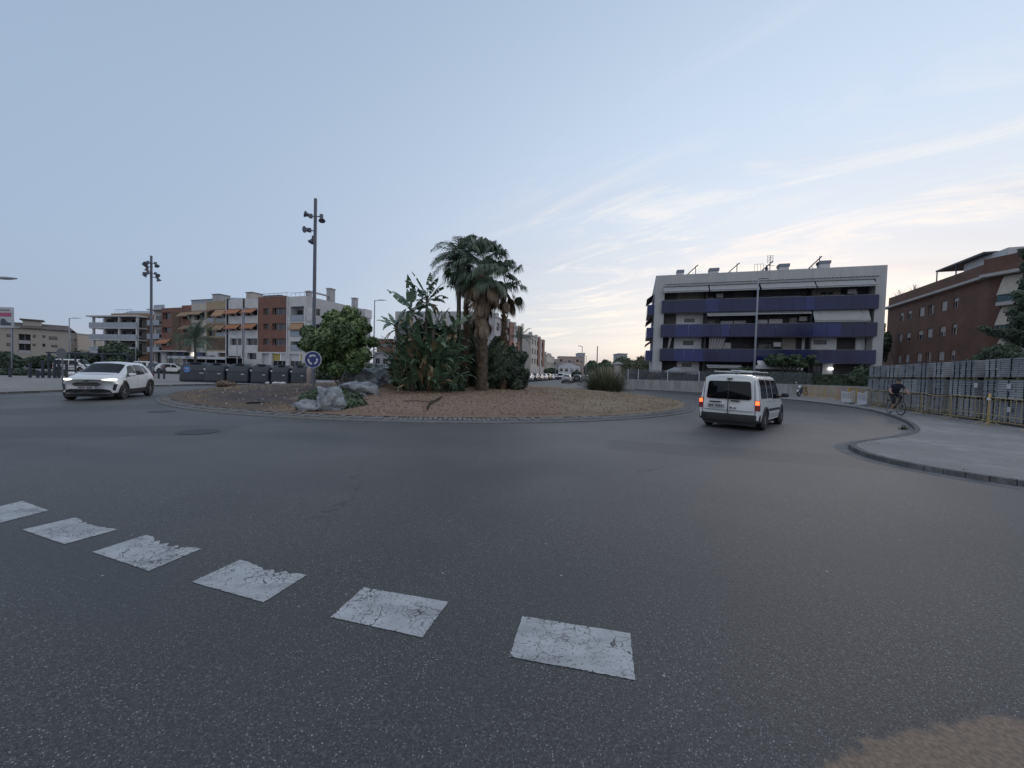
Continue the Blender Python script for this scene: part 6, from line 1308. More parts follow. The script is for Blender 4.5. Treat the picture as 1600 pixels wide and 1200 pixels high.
# back group, along the wall (x 1253..1358)
bp = [G(x, y, .13) for x, y in ((1255.5, 620.5), (1271, 621.5), (1288, 623.5), (1309, 626), (1334, 629.5), (1358, 634))]
bp = [Vector((p.x, p.y)) for p in bp]
bl = ['yellow barrier standing in front of the parked motorcycle', 'yellow barrier right of the motorcycle', 'yellow barrier in the middle before the concrete wall', 'orange-framed barrier behind the left white plastic barrier', 'orange-framed barrier behind the right white plastic barrier']
for i in range(5): barrier(bl[i], bp[i], bp[i]+(bp[i+1]-bp[i])*.985, (YST, YST, YST, ORP, ORP)[i], 1.05, 11, 0, 'yellow and orange barriers by the concrete wall')
PLW = mat('white plastic', (.52, .52, .55), .5, .06, 3)
def plastic_barrier(label, px0, px1, py):
    a, c = G(px0, py, .13), G(px1, py+1.5, .13); a, c = Vector((a.x, a.y)), Vector((c.x, c.y)); d = c-a; L_ = min(2.2, d.length); t = T('plastic_barrier', label, 'barrier', (a.x, a.y, .13), math.atan2(d.y, d.x), 'white plastic barriers on the pavement')
    h0 = .95; b = MB(); b.box(0, L_, -.05, .05, .08, .32); b.box(0, .06, -.04, .04, .33, h0*.85); b.box(L_-.06, L_, -.04, .04, .33, h0*.95)
    n = 7
    for i in range(n+1):
        x0 = L_*i/(n+1)+.03; hh = h0*(.82+.22*abs(2*(i/n)-1)**1.0*(1 if i > n/2 else .4)); b.box(x0, x0+L_/(n+1)*.55, -.02, .02, .322, hh-.06)
    b.build('panel', PLW, t); 
    b = MB()
    for i in range(8): x0, x1 = L_*i/8, L_*(i+1)/8; f_ = lambda x: h0*(.80+.22*abs(2*x/L_-1)*(1 if x > L_/2 else .4)); b.face([(x0, -.03, f_(x0)-.08), (x1, -.03, f_(x1)-.08), (x1, -.03, f_(x1)), (x0, -.03, f_(x0))]); b.face([(x0, .03, f_(x0)-.08), (x1, .03, f_(x1)-.08), (x1, .03, f_(x1)), (x0, .03, f_(x0))]); b.face([(x0, -.03, f_(x0)), (x1, -.03, f_(x1)), (x1, .03, f_(x1)), (x0, .03, f_(x0))])
    b.build('top_rail', PLW, t)
    for x in (.2, L_-.3): b = MB(); b.box(x, x+.1, -.3, .3, 0, .078); b.build('foot', PLW, t)
plastic_barrier('white plastic barrier with a wavy top, the left one of two', 1315, 1335.5, 629); plastic_barrier('white plastic barrier with red clips, the right one of two', 1340, 1355, 632.5)
# motorcycle
p = G(1254, 620, .13); Ym = 36.8; q = AT(1254, 610, Ym); t = T('motorcycle', 'dark motorcycle with a white headlamp and mudguard parked behind the yellow barrier', 'motorcycle', (q.x, Ym, .13), math.radians(-150))
for sx in (-.68, .68):
    b = MB(); b.grid(lambda u, v: Vector(((.27+.05*math.cos(v*6.2832))*math.cos(u*6.2832), .06*math.sin(v*6.2832), (.27+.05*math.cos(v*6.2832))*math.sin(u*6.2832))), 24, 8); w_ = b.build('wheel', TYRE, t, True, (sx, 0, .32)); b = MB(); b.lathe((0, 0, 0), [(.2, -.03), (.2, .03), (.04, .05)], 16, 'Y'); b.build('rim', ALLOY, w_)
b = MB(); b.grid(lambda u, v: Vector((-.75+1.15*u, (.06+.10*math.sin(math.pi*min(1, u*1.1)))*math.cos(v*6.2832), .72+.12*math.sin(u*4)+.12*math.sin(v*6.2832))), 12, 12); b.build('body', PLAST, t, True)
b = MB(); b.grid(lambda u, v: Vector((-.75+.65*u, .13*math.cos(v*6.2832), .86+.05*math.sin(v*6.2832)+.05*(1-u))), 8, 10); b.build('seat', PLAST, t, True)
b = MB(); b.tube([(.68, -.09, .32), (.50, -.09, .95)], .025, 7); b.tube([(.68, .09, .32), (.50, .09, .95)], .025, 7); b.tube([(.38, -.36, 1.08), (.50, -.1, 1.0), (.50, .1, 1.0), (.38, .36, 1.08)], .018, 7); b.build('fork', DARKM, t)
b = MB(); blob(b, (.62, 0, .93), .12, None, 0, 8, 10, 1, amp=.02); b.build('headlight', mat('bright lamp glass', (.75, .76, .78), .15, .02), t, True)
for s in (1, -1): b = MB(); b.tube([(.42, s*.3, 1.05), (.44, s*.36, 1.28)], .008, 5); blob(b, (.44, s*.38, 1.33), .075, None, 0, 6, 8, 1, (.4, 1.2, .8), .02); b.build('wing_mirror', PLAST if s > 0 else WHS, t, True)
b = MB(); b.grid(lambda u, v: Vector((.68+.36*math.cos(.4+1.9*u), -.07+.14*v, .32+.36*math.sin(.4+1.9*u))), 10, 2); b.build('mudguard', WHS, t, True)
b = MB(); b.box(-.35, .30, -.14, .14, .28, .60); b.build('engine', GALV, t, bevel=.04)
# ---------- pallet stacks of kerb slabs
SLABC = mat('stacked concrete slabs', (.27, .28, .30), .85, .2, 2.0); SLABC2 = mat('stacked paler slabs', (.34, .35, .365), .85, .18, 2.0); WOOD = mat('grey pallet wood', (.17, .145, .11), .9, .25, 5, stretch=(1, 6, 1)); STRAP = mat('black strap', (.015, .015, .018), .5, .1)
def pallet_stack(label, x, y, z, rz, L_, D_, h, m, strap=True, seed=0, nl=9, group='pallets of concrete slabs stacked on the pavement'):
    rr = random.Random(seed); t = T('slab_pallet', label, 'pallet', (x, y, z), rz, group)
    b = MB()
    for yy in (0, D_/2-.05, D_-.1): b.box(0, L_, yy, yy+.1, 0, .022)
    for xx in (0, L_/2-.05, L_-.1):
        for yy in (0, D_/2-.05, D_-.1): b.box(xx, xx+.1, yy, yy+.1, .0225, .10)
    n = 6
    for i in range(n): xx = L_*i/n+.01; b.box(xx, xx+L_/n*.75, 0, D_, .1005, .122)
    b.build('pallet', WOOD, t)
    b = MB(); hh = (h-.125)/nl
    nx = 1 if L_ < 1.7 else 2
    for k in range(nl):
        for i in range(nx):
            j = rr.uniform(-.015, .015); b.box(L_*i/nx+.006+abs(j), L_*(i+1)/nx-.004-abs(j)*.7, .01+j, D_-.01+j, .125+hh*k+.008, .125+hh*(k+1)-.008)
    b.build('slabs', m, t)
    if strap:
        b = MB(); 
        for xx in (L_*.3, L_*.72): b.box(xx, xx+.03, -.012, D_+.012, .122, h+.004)
        b.build('strap', STRAP, t)
    return t
bounds = [(80, 208), (222, 300), (326, 482), (490, 566), (608, 694), (738, 838), (841, 950), (1020, 1140), (1146, 1357)]
order = ['first', 'second', 'third', 'fourth', 'fifth', 'sixth', 'seventh', 'eighth', 'ninth']; tiers = ['bottom', 'middle', 'top']
PL = PB_-PA; row = Fac(PA, PB_); rzp = row.rz; nn = row.n if row.n.x > 0 else -row.n
def pu(px): 
    u, z = row.uz(px, 600); return u
for i, (a_, c_) in enumerate(bounds):
    ua, uc = pu(1340+a_*.1916), pu(1340+c_*.1916); L_ = uc-ua
    if i == 8: L_ = max(L_, 1.9)
    D_ = 1.1; z = .13
    for k in range(3):
        h = (.90, .86, .88)[k]; base = PA+pd*(ua+RND.uniform(-.03, .03)) + (0 if row.n.x > 0 else 1)*Vector((0, 0)); off = RND.uniform(0, .05)
        pos = base + nn*off
        # local y must point away from the road
        if row.n.x > 0: pallet_stack('%s slab pallet in the %s stack counted from the far end' % (tiers[k], order[i]), pos.x, pos.y, z, rzp, L_, D_, h, SLABC if (i+k) % 3 else SLABC2, True, i*3+k, 8+((i+k) % 3))
        else:
            pos = base+pd*L_+nn*off; pallet_stack('%s slab pallet in the %s stack counted from the far end' % (tiers[k], order[i]), pos.x, pos.y, z, rzp+math.pi, L_, D_, h, SLABC if (i+k) % 3 else SLABC2, True, i*3+k, 8+((i+k) % 3))
        z += h+.006
# one more stack beyond the picture edge
# second row behind so the gaps read dark
for i in range(8):
    base = PA+pd*(.9+i*1.75)+nn*1.45
    if row.n.x > 0: pallet_stack('pallet in the rear row, hidden behind the %s front stack' % order[i], base.x, base.y, .13, rzp, 1.5, 1.1, 2.5, SLABC, False, 50+i, 22, 'rear row of slab pallets')
    else: base = base+pd*1.5; pallet_stack('pallet in the rear row, seen through the gap after the %s front stack' % order[i], base.x, base.y, .13, rzp+math.pi, 1.5, 1.1, 2.5, SLABC, False, 50+i, 22, 'rear row of slab pallets')
for (px, py, Yoff, lab) in ((1578, 604, 0, 'white paper label on the upper slabs at the right edge'), (1578, 640, 0, 'white paper label low on the slabs at the right edge'), (1526, 602, 0, 'torn white label on the seventh stack')):
    u, z = row.uz(px, py); q = PA+pd*u+pn*.025; b = MB(); b.box(-.11, .11, -.003, .003, -.1, .1); o = b.build('paper_label', WHS); o.location = (q.x, q.y, z); o.rotation_euler.z = rzp; tag(o, lab, 'label')
# ================================================================== VEGETATION
def leafmats(nm, cols, rough=.6):
    return [mat(nm+' %d' % i, c, rough, .25, 2.5) for i, c in enumerate(cols)]
BARK = mat('bark', (.10, .085, .07), .9, .3, 6, bump=.6, bscale=20); BARKP = mat('pale bark', (.19, .165, .13), .9, .25, 6, bump=.5, bscale=20)
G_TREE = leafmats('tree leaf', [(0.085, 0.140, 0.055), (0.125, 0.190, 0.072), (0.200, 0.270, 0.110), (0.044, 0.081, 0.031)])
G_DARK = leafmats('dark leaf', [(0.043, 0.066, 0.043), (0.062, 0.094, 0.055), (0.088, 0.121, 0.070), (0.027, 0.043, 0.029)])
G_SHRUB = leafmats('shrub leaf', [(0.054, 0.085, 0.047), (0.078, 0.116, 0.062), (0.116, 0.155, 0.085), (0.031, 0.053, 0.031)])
G_PALM = leafmats('palm frond', [(0.085, 0.128, 0.090), (0.113, 0.166, 0.109), (0.061, 0.095, 0.068)])
G_DEAD = leafmats('dead frond', [(0.196, 0.144, 0.098), (0.138, 0.101, 0.071), (0.253, 0.190, 0.132), (0.086, 0.063, 0.048)])
G_STR = leafmats('paddle leaf', [(0.071, 0.119, 0.077), (0.092, 0.151, 0.092), (0.144, 0.211, 0.126), (0.220, 0.169, 0.101)], .4)
G_REED = leafmats('reed leaf', [(.17, .185, .12), (.12, .14, .085), (.09, .105, .065), (.34, .30, .22)])
def leafcloud(b, rr, blobs, n, size, nm=4, flat=.35, droop=0, aspect=1.9, edge=.35):
    """blobs: (cx,cy,cz,rx,ry,rz); leaves sit mostly near the surface of each clump, facing out and up"""
    tot = sum((q[3]*q[4]*q[5])**.66 for q in blobs)
    for (cx, cy, cz, rx, ry, rz) in blobs:
        m_ = int(n*(rx*ry*rz)**.66/tot); tone = rr.random()
        for _ in range(m_):
            th, ph = math.acos(rr.uniform(-1, 1)), rr.uniform(0, 6.283); d = Vector((math.sin(th)*math.cos(ph), math.sin(th)*math.sin(ph), math.cos(th))); rad = 1-edge*rr.random()**1.6; rad *= 1+.22*noise.noise(d*2.5+Vector((cx, cy, cz)))
            p = Vector((cx+d.x*rx*rad, cy+d.y*ry*rad, cz+d.z*rz*rad)); nrm = (d+Vector((rr.gauss(0, .5), rr.gauss(0, .5), rr.gauss(flat, .5)))).normalized()
            a = nrm.orthogonal().normalized(); a = (Matrix.Rotation(rr.uniform(0, 6.283), 3, nrm) @ a); c = nrm.cross(a); s_ = size*rr.uniform(.6, 1.35)
            a = a*s_*aspect*.5; c = c*s_*.5; a.z -= droop*s_
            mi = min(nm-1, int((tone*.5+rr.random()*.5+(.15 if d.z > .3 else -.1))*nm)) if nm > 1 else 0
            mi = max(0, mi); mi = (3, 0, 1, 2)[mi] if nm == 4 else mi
            b.face([p-a, p-a*.1-c, p+a, p-a*.1+c], mi)
def limb(b, rr, p, d, L_, r, depth, tips, wander=.25):
    pts = [Vector(p)]; rs_ = [r]; d = Vector(d).normalized(); n = 4
    for i in range(n):
        d = (d+Vector((rr.gauss(0, wander*.5), rr.gauss(0, wander*.5), rr.gauss(.06, wander*.3)))).normalized(); pts.append(pts[-1]+d*L_/n); rs_.append(r*(1-.55*(i+1)/n))
    b.tube(pts, rs_, 7 if r > .05 else 5); tips.append(pts[-1])
    if depth > 0:
        for _ in range(3 if depth > 1 else 2):
            a = rr.uniform(0, 6.283); dd = (d+Vector((math.cos(a), math.sin(a), .1))*.75).normalized(); limb(b, rr, pts[rr.choice((2, 3, 4))], dd, L_*.7, rs_[-1]*1.1, depth-1, tips, wander)
def tree(name, label, cat, x, y, z0, h, rx, ry, mats, seed, n=9000, leaf=.13, stems=1, trunk_h=.35, tr=.09, barkm=BARK, group=None, nb=26, rzf=.5, droop=0, low=.0, sp=(.20, .38), kk=(.50, .88)):
    rr = random.Random(seed); t = T(name, label, cat, (x, y, z0), 0, group); b = MB(); tips = []
    for s in range(stems):
        a = s*2.2+rr.random(); p = (.28*math.cos(a)*(stems > 1), .28*math.sin(a)*(stems > 1), -.05); limb(b, rr, p, (.25*math.cos(a)*(stems > 1), .25*math.sin(a)*(stems > 1), 1), h*trunk_h*1.25, tr, 2, tips, .22); b.build('trunk', barkm, t, True); b = MB()
    cz = h*(trunk_h+1)/2+low; rz = h*(1-trunk_h)/2; blobs = []
    for i in range(nb):
        th, ph = math.acos(rr.uniform(-.85, 1)), i*2.399+rr.random()*.6; k = rr.uniform(*kk); d = Vector((math.sin(th)*math.cos(ph), math.sin(th)*math.sin(ph), math.cos(th))); s_ = rr.uniform(*sp)
        blobs.append((d.x*rx*k, d.y*ry*k, cz+d.z*rz*k, rx*s_, ry*s_, rz*s_*.9))
    blobs.append((0, 0, cz, rx*.5, ry*.5, rz*.55))
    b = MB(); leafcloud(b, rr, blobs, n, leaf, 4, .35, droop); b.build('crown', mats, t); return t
# broad green tree on the island
p = GM(540, 609); tY = 20.2; q = AT(532, 600, tY)
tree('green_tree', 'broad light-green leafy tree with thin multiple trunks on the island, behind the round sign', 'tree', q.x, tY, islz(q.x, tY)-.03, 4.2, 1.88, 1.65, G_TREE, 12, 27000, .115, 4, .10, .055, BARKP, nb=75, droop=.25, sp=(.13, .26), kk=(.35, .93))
# shrub ground cover around the boulders
def mound(name, label, cat, pts, mats, n, leaf, seed, hfun=None, group=None):
    rr = random.Random(seed); t = T(name, label, cat, (pts[0][0], pts[0][1], islz(pts[0][0], pts[0][1])), 0, group); o = t.location; bl = [(x-o.x, y-o.y, islz(x, y)-o.z+r*.35*hh, r, r, r*hh) for x, y, r, hh in pts]
    b = MB(); leafcloud(b, rr, bl, n, leaf, 4, .5); b.build('foliage', mats, t)
    b = MB(); 
    for (x, y, z, rx, _, _) in bl:
        for _k in range(4): a = rr.uniform(0, 6.28); b.tube([(x, y, z-.3), (x+math.cos(a)*rx*.7, y+math.sin(a)*rx*.7, z+.1)], .012, 4)
    b.build('stems', BARK, t); return t
mp_ = []
for (x, y, r, hh) in ((485, 620, .42, .55), (500, 613, .45, .55), (520, 612, .4, .6), (538, 614, .42, .6), (552, 620, .38, .6), (545, 630, .38, .6), (530, 633, .35, .5), (478, 626, .3, .5), (560, 628, .3, .5)): g = GM(x, y+5); mp_.append((g.x, g.y, r, hh))
mound('ground_cover_shrub', 'low dark-green creeping shrub spreading behind and beside the front boulders', 'shrub', mp_, G_SHRUB, 9000, .07, 4)
g = GM(365, 601); mound('dry_shrub', 'small brown dried shrub at the far rim of the island before the containers', 'shrub', [(g.x, g.y-1, .5, .5), (g.x+.5, g.y-1, .4, .4)], G_DEAD, 1500, .08, 5)
g = GM(460, 598); mound('scrub', 'straggly weeds in front of the last waste containers', 'shrub', [(g.x, g.y, .6, .6), (g.x+.9, g.y, .5, .5), (g.x-.8, g.y-.3, .4, .4)], G_SHRUB, 2600, .07, 6)
# boulders
def rockmat():
    m = bpy.data.materials.new('pale boulder'); nt, N, L, B = nodes_of(m); B.inputs['Roughness'].default_value = .9
    tc = N.new('ShaderNodeTexCoord'); n = N.new('ShaderNodeTexNoise'); n.inputs['Scale'].default_value = 2.2; n.inputs['Detail'].default_value = 9; n.inputs['Roughness'].default_value = .7; L.new(tc.outputs['Object'], n.inputs['Vector'])
    r = N.new('ShaderNodeValToRGB'); L.new(n.outputs[0], r.inputs[0]); e = r.color_ramp.elements; e[0].position = .35; e[0].color = (.11, .12, .14, 1); e[1].position = .62; e[1].color = (.38, .40, .43, 1); q = e.new(.48); q.color = (.25, .27, .30, 1); L.new(r.outputs[0], B.inputs['Base Color'])
    v = N.new('ShaderNodeTexVoronoi'); v.inputs['Scale'].default_value = 3; L.new(tc.outputs['Object'], v.inputs['Vector']); a = N.new('ShaderNodeMath'); a.operation = 'ADD'; L.new(n.outputs[0], a.inputs[0]); L.new(v.outputs[0], a.inputs[1])
    bp = N.new('ShaderNodeBump'); bp.inputs['Strength'].default_value = .9; bp.inputs['Distance'].default_value = .08; L.new(a.outputs[0], bp.inputs['Height']); L.new(bp.outputs[0], B.inputs['Normal']); return m
ROCK = rockmat()
def boulder(label, x, y, r, sq, seed, rot=0, dz=0, name='boulder', group='pale boulders on the island'):
    b = MB(); blob(b, (0, 0, 0), r, None, 0, 18, 26, seed, sq, .55, rot)
    # facet a little
    rr = random.Random(int(seed*10)); pl = [(Vector((rr.gauss(0, 1), rr.gauss(0, 1), rr.gauss(.3, .8))).normalized(), rr.uniform(.62, .8)) for _ in range(9)]
    V = []
    for v in b.v:
        v = Vector(v)
        for n_, k in pl:
            dd = v.dot(n_)-k*r*(sq[0]*abs(n_.x)+sq[1]*abs(n_.y)+sq[2]*abs(n_.z))*.9
            if dd > 0: v -= n_*dd*.9
        V.append(tuple(v))
    b.v = V; o = b.build(name, ROCK, None, True, (x, y, islz(x, y)+dz), auto=30); return tag(o, label, 'boulder', group)
g = GM(477, 643); boulder('small low boulder at the left end of the front pair', g.x, g.y+.25, .42, (1, .8, .62), 2.2, .2, .12)
g = GM(509, 643); boulder('upright pitted boulder, larger of the front pair, leaning left', g.x, g.y+.35, .55, (.80, .8, 1.05), 5.3, .5, .28)
for i, (x, y, r, sq, sd2, lab, Yo) in enumerate(((562, 617, .62, (1.4, 1, .62), 7.1, 'long flat boulder lowest in the middle heap', 0), (556, 606, .75, (1.4, 1, .7), 9.2, 'boulder behind the flat one in the middle heap', .9), (583, 604, .85, (1.2, 1, .75), 3.7, 'large boulder in the centre of the middle heap', 1.4), (602, 600, .8, (1.1, 1, .9), 6.4, 'rounded boulder right of centre in the middle heap', 1.6), (622, 602, .8, (1.2, 1, .8), 1.9, 'rightmost boulder of the heap, touching the bird-of-paradise plants', 1.2), (530, 611, .35, (1.3, 1, .6), 8.8, 'small boulder between the tree trunks', 0))):
    g = GM(x, y); boulder(lab, g.x, min(g.y, 22)+Yo*.4, r*(1.12 if i < 5 else .8), sq, sd2, i*.7, r*.30)
# weeds in the kerb
KX = (('weed tuft growing in the inner bend of the right-hand kerb', 1408, 671, .16), ('small weed tuft in the gutter where the right-hand kerb turns outward', 1362, 699, .10), ('weed at the foot of the kerb near the right edge', 1500, 742, .09), ('tiny weed in the kerb joint at the far right', 1583, 757, .07))
def weed(label, px, py, r, sd):
    g = G(px, py); rr = random.Random(sd); t = T('weed', label, 'weed', (g.x+.1, g.y, 0.0)); b = MB()
    for i in range(70):
        a, el = rr.uniform(0, 6.28), math.radians(rr.uniform(15, 85)); d = Vector((math.cos(a)*math.cos(el), math.sin(a)*math.cos(el), math.sin(el)))*r*rr.uniform(.5, 1.2); p = Vector((rr.gauss(0, r*.5), rr.gauss(0, r*.3), 0)); n = Vector((-math.sin(a), math.cos(a), 0))*r*.07; b.face([p-n, p+n, p+d+n*.3, p+d-n*.3], rr.choice((0, 1, 3)))
    b.build('leaves', G_SHRUB, t); b = MB(); [b.tube([(rr.gauss(0, r*.3), 0, 0), (rr.gauss(0, r*.6), rr.gauss(0, r*.4), r*1.3)], .003, 4) for _ in range(5)]; b.build('stalks', G_DEAD[0], t)
for i, k in enumerate(KX): weed(*k, 200+i)
# fallen branch on the mulch
pts_ = [GM(668, 641), GM(671, 634), GM(678, 629), GM(684, 627), GM(689, 623), GM(692, 621)]
b = MB(); o0 = pts_[0].copy(); P = [q-o0+Vector((0, 0, .05+.03*(i % 2))) for i, q in enumerate(pts_)]; b.tube(P, [.03, .045, .035, .045, .03, .012], 7); b.tube([P[1], P[1]+Vector((.12, -.25, .02))], [.03, .01], 6); b.tube([P[2], P[2]+Vector((-.2, .05, .06))], [.025, .01], 6); b.tube([P[3], P[3]+Vector((.15, .12, .12))], [.025, .008], 6)
tag(b.build('fallen_branch', mat('dark branch', (.03, .025, .022), .9, .2, 5), None, True, o0), 'dark fallen branch lying on the reddish mulch', 'branch')
g = GM(630, 628); b = MB(); b.tube([(0, 0, .03), (.5, .1, .05), (1.2, .05, .03)], .015, 5); tag(b.build('fallen_twig', mat('dark branch', (.03, .025, .022), .9, .2, 5), None, True, g), 'thin twig on the mulch left of the fallen branch', 'twig')
g = GM(385, 631); b = MB(); b.tube([(0, 0, .03), (.35, .15, .05), (.8, .1, .04), (1.0, .35, .05)], [.03, .035, .03, .01], 5); tag(b.build('fallen_twig', mat('dark branch', (.03, .025, .022), .9, .2, 5), None, True, g), 'dark stick on the bare soil at the left of the island', 'twig')
# ---------- bird-of-paradise clump: paddle leaves
def paddle(b, rr, base, d, L_, wid, droop, mi, torn=True, stalk=.45, st_mi=None):
    base = Vector(base); d = Vector(d).normalized(); side = d.cross(Vector((0, 0, 1)))
    side = side.normalized() if side.length > .05 else Vector((1, 0, 0)); side = (Matrix.Rotation(rr.uniform(-.9, .9), 3, d) @ side)
    pts = [base]; dd = d.copy(); n = 11
    for i in range(n): dd = (dd+Vector((0, 0, -droop*(.03+.16*(i/n)**1.5)))).normalized(); pts.append(pts[-1]+dd*L_/n)
    k0 = int(n*stalk); b.tube(pts[:k0+1], [.022]*(k0+1), 5, mi)
    for i in range(k0, n):
        u0_, u1_ = (i-k0)/(n-k0), (i+1-k0)/(n-k0); w0, w1 = [wid*math.sin(math.pi*min(1, (.06+.94*u))**.75)**.8 if u < 1 else 0.01 for u in (u0_, u1_)]
        up = side.cross(dd).normalized()
        for s in (1, -1):
            if torn and rr.random() < .10: continue
            q = .12 if torn and rr.random() < .5 else 0; g_ = rr.uniform(-.10, .16)*wid; fold = up*(-.32)
            a, c = pts[i].lerp(pts[i+1], q), pts[i+1]; b.face([a, c, c+(side*s+fold*abs(1))*w1+Vector((0, 0, -abs(g_))), a+(side*s+fold)*w0+Vector((0, 0, -abs(g_)))], mi)
def strelitzia(label, x, y, z0, stems, seed, name='bird_of_paradise_plant', group=None, skirt=40, spread=1.0, hleaf=.9):
    rr = random.Random(seed); t = T(name, label, 'plant', (x, y, z0), 0, group)
    bt = MB(); bl = MB()
    for (sx, sy, h, lean, nleaf, L_) in stems:
        top = Vector((sx+lean, sy, h)); bt.tube([(sx, sy, -.1), (sx+lean*.3, sy, h*.5), tuple(top)], [.10, .08, .07], 8)
        for i in range(nleaf):
            a = i*2.399+rr.random()*.5; el = math.radians(rr.uniform(12, 82)); d = (math.cos(a)*math.cos(el), math.sin(a)*math.cos(el)*.8, math.sin(el)); paddle(bl, rr, top-Vector((0, 0, rr.uniform(0, .35))), d, L_*rr.uniform(.8, 1.15), .20*L_/1.7*rr.uniform(.8, 1.2), rr.uniform(.5, 1.7), rr.choice((0, 0, 0, 1, 1, 2)), True, .32)
        for i in range(nleaf//2): a = rr.uniform(0, 6.28); paddle(bl, rr, top-Vector((0, 0, .3)), (math.cos(a)*.6, math.sin(a)*.6, -.1), L_*.7, .10, 2.2, 3, True, .3)
    for i in range(skirt):
        a, r = rr.uniform(0, 6.28), spread*math.sqrt(rr.random())*.95; el = math.radians(rr.uniform(30, 85)); d = (math.cos(a)*math.cos(el), math.sin(a)*math.cos(el), math.sin(el)); paddle(bl, rr, (r*math.cos(a), r*math.sin(a)*.8, rr.uniform(-.05, hleaf)), d, rr.uniform(.8, 1.6), rr.uniform(.10, .19), rr.uniform(.6, 2.6), rr.choice((0, 0, 0, 1, 1, 2, 3)), True, .35)
    bt.build('trunk', BARK, t, True); bl.build('leaves', G_STR, t); return t
SYp = 19.6; q = AT(664, 606, SYp)
strelitzia('tall clump of dark bird-of-paradise plants with torn paddle leaves at the centre of the island', q.x, SYp, islz(q.x, SYp)-.03, [(-.75, .1, 4.2, -.05, 12, 1.7), (-.1, .3, 4.9, .05, 11, 1.45), (-.5, -.1, 3.1, -.35, 9, 1.5), (.25, .2, 3.3, .1, 9, 1.4), (.75, .5, 2.9, .2, 9, 1.4), (-.9, .4, 2.4, -.35, 7, 1.3), (.2, -.2, 2.2, .0, 9, 1.4), (-1.25, .2, 3.4, -.35, 9, 1.3), (1.2, .4, 3.4, .2, 9, 1.3), (.9, 0, 1.8, .25, 8, 1.2), (-.5, -.4, 1.6, -.1, 8, 1.3)], 21, skirt=260, spread=1.6, hleaf=2.0)
rr = random.Random(8); q2 = AT(664, 606, SYp+.4); tb = T('undergrowth_shrub', 'dense dark undergrowth filling the base of the bird-of-paradise clump', 'shrub', (q2.x, SYp+.5, islz(q2.x, SYp)))
b = MB(); leafcloud(b, rr, [(-1.3, .1, .9, .6, .5, .9), (-1.0, .2, 2.2, .6, .5, .8), (1.1, .4, 2.6, .7, .5, .8), (0, .3, 2.9, .7, .5, .6), (-.8, 0, .8, .9, .7, 1.1), (.1, .1, .9, .9, .7, 1.3), (.9, 0, .7, .9, .7, 1.0), (-.3, .2, 2.0, .9, .6, .9), (.6, .2, 1.9, .8, .6, .8), (1.5, .3, .4, .6, .5, .6), (-.2, -.2, 1.4, 1.0, .4, 1.0)], 11000, .16, 4, .1, .5, 3.0, .9); b.build('foliage', G_DARK, tb)
b = MB(); [b.tube([(x_, 0, -.1), (x_+.2, 0, 1.5)], .03, 5) for x_ in (-.8, 0, .8)]; b.build('stems', BARK, tb)
# ---------- fan palms
def fan(b, rr, base, d, L_pet, R, droop, mats_i, seg=22, hang=.35, span=2.5):
    base = Vector(base); d = Vector(d).normalized(); pts = [base]; dd = d.copy()
    for i in range(5): dd = (dd+Vector((0, 0, -droop*.09))).normalized(); pts.append(pts[-1]+dd*L_pet/5)
    b.tube(pts, [.022, .02, .018, .015, .012, .01], 4, mats_i[0]); c = pts[-1]; side = dd.cross(Vector((0, 0, 1))); side = side.normalized() if side.length > .05 else Vector((1, 0, 0)); side = Matrix.Rotation(rr.uniform(-.5, .5), 3, dd) @ side; nrm = side.cross(dd)
    for k in range(seg):
        a = -span/2+span*k/(seg-1); q = dd*math.cos(a)+side*math.sin(a); l = R*(1-.25*(abs(a)/(span/2))**2)*rr.uniform(.85, 1.1); wv = (side*math.cos(a)-dd*math.sin(a))*R*.034
        m1 = c+q*l*.55+nrm*.03; m2 = m1+(q*.7+Vector((0, 0, -hang*2.0*rr.uniform(.6, 1.4)))).normalized()*l*.5; mi = rr.choice(mats_i)
        b.face([c, m1-wv, m1+wv], mi); b.face([m1-wv, m2, m1+wv], mi)
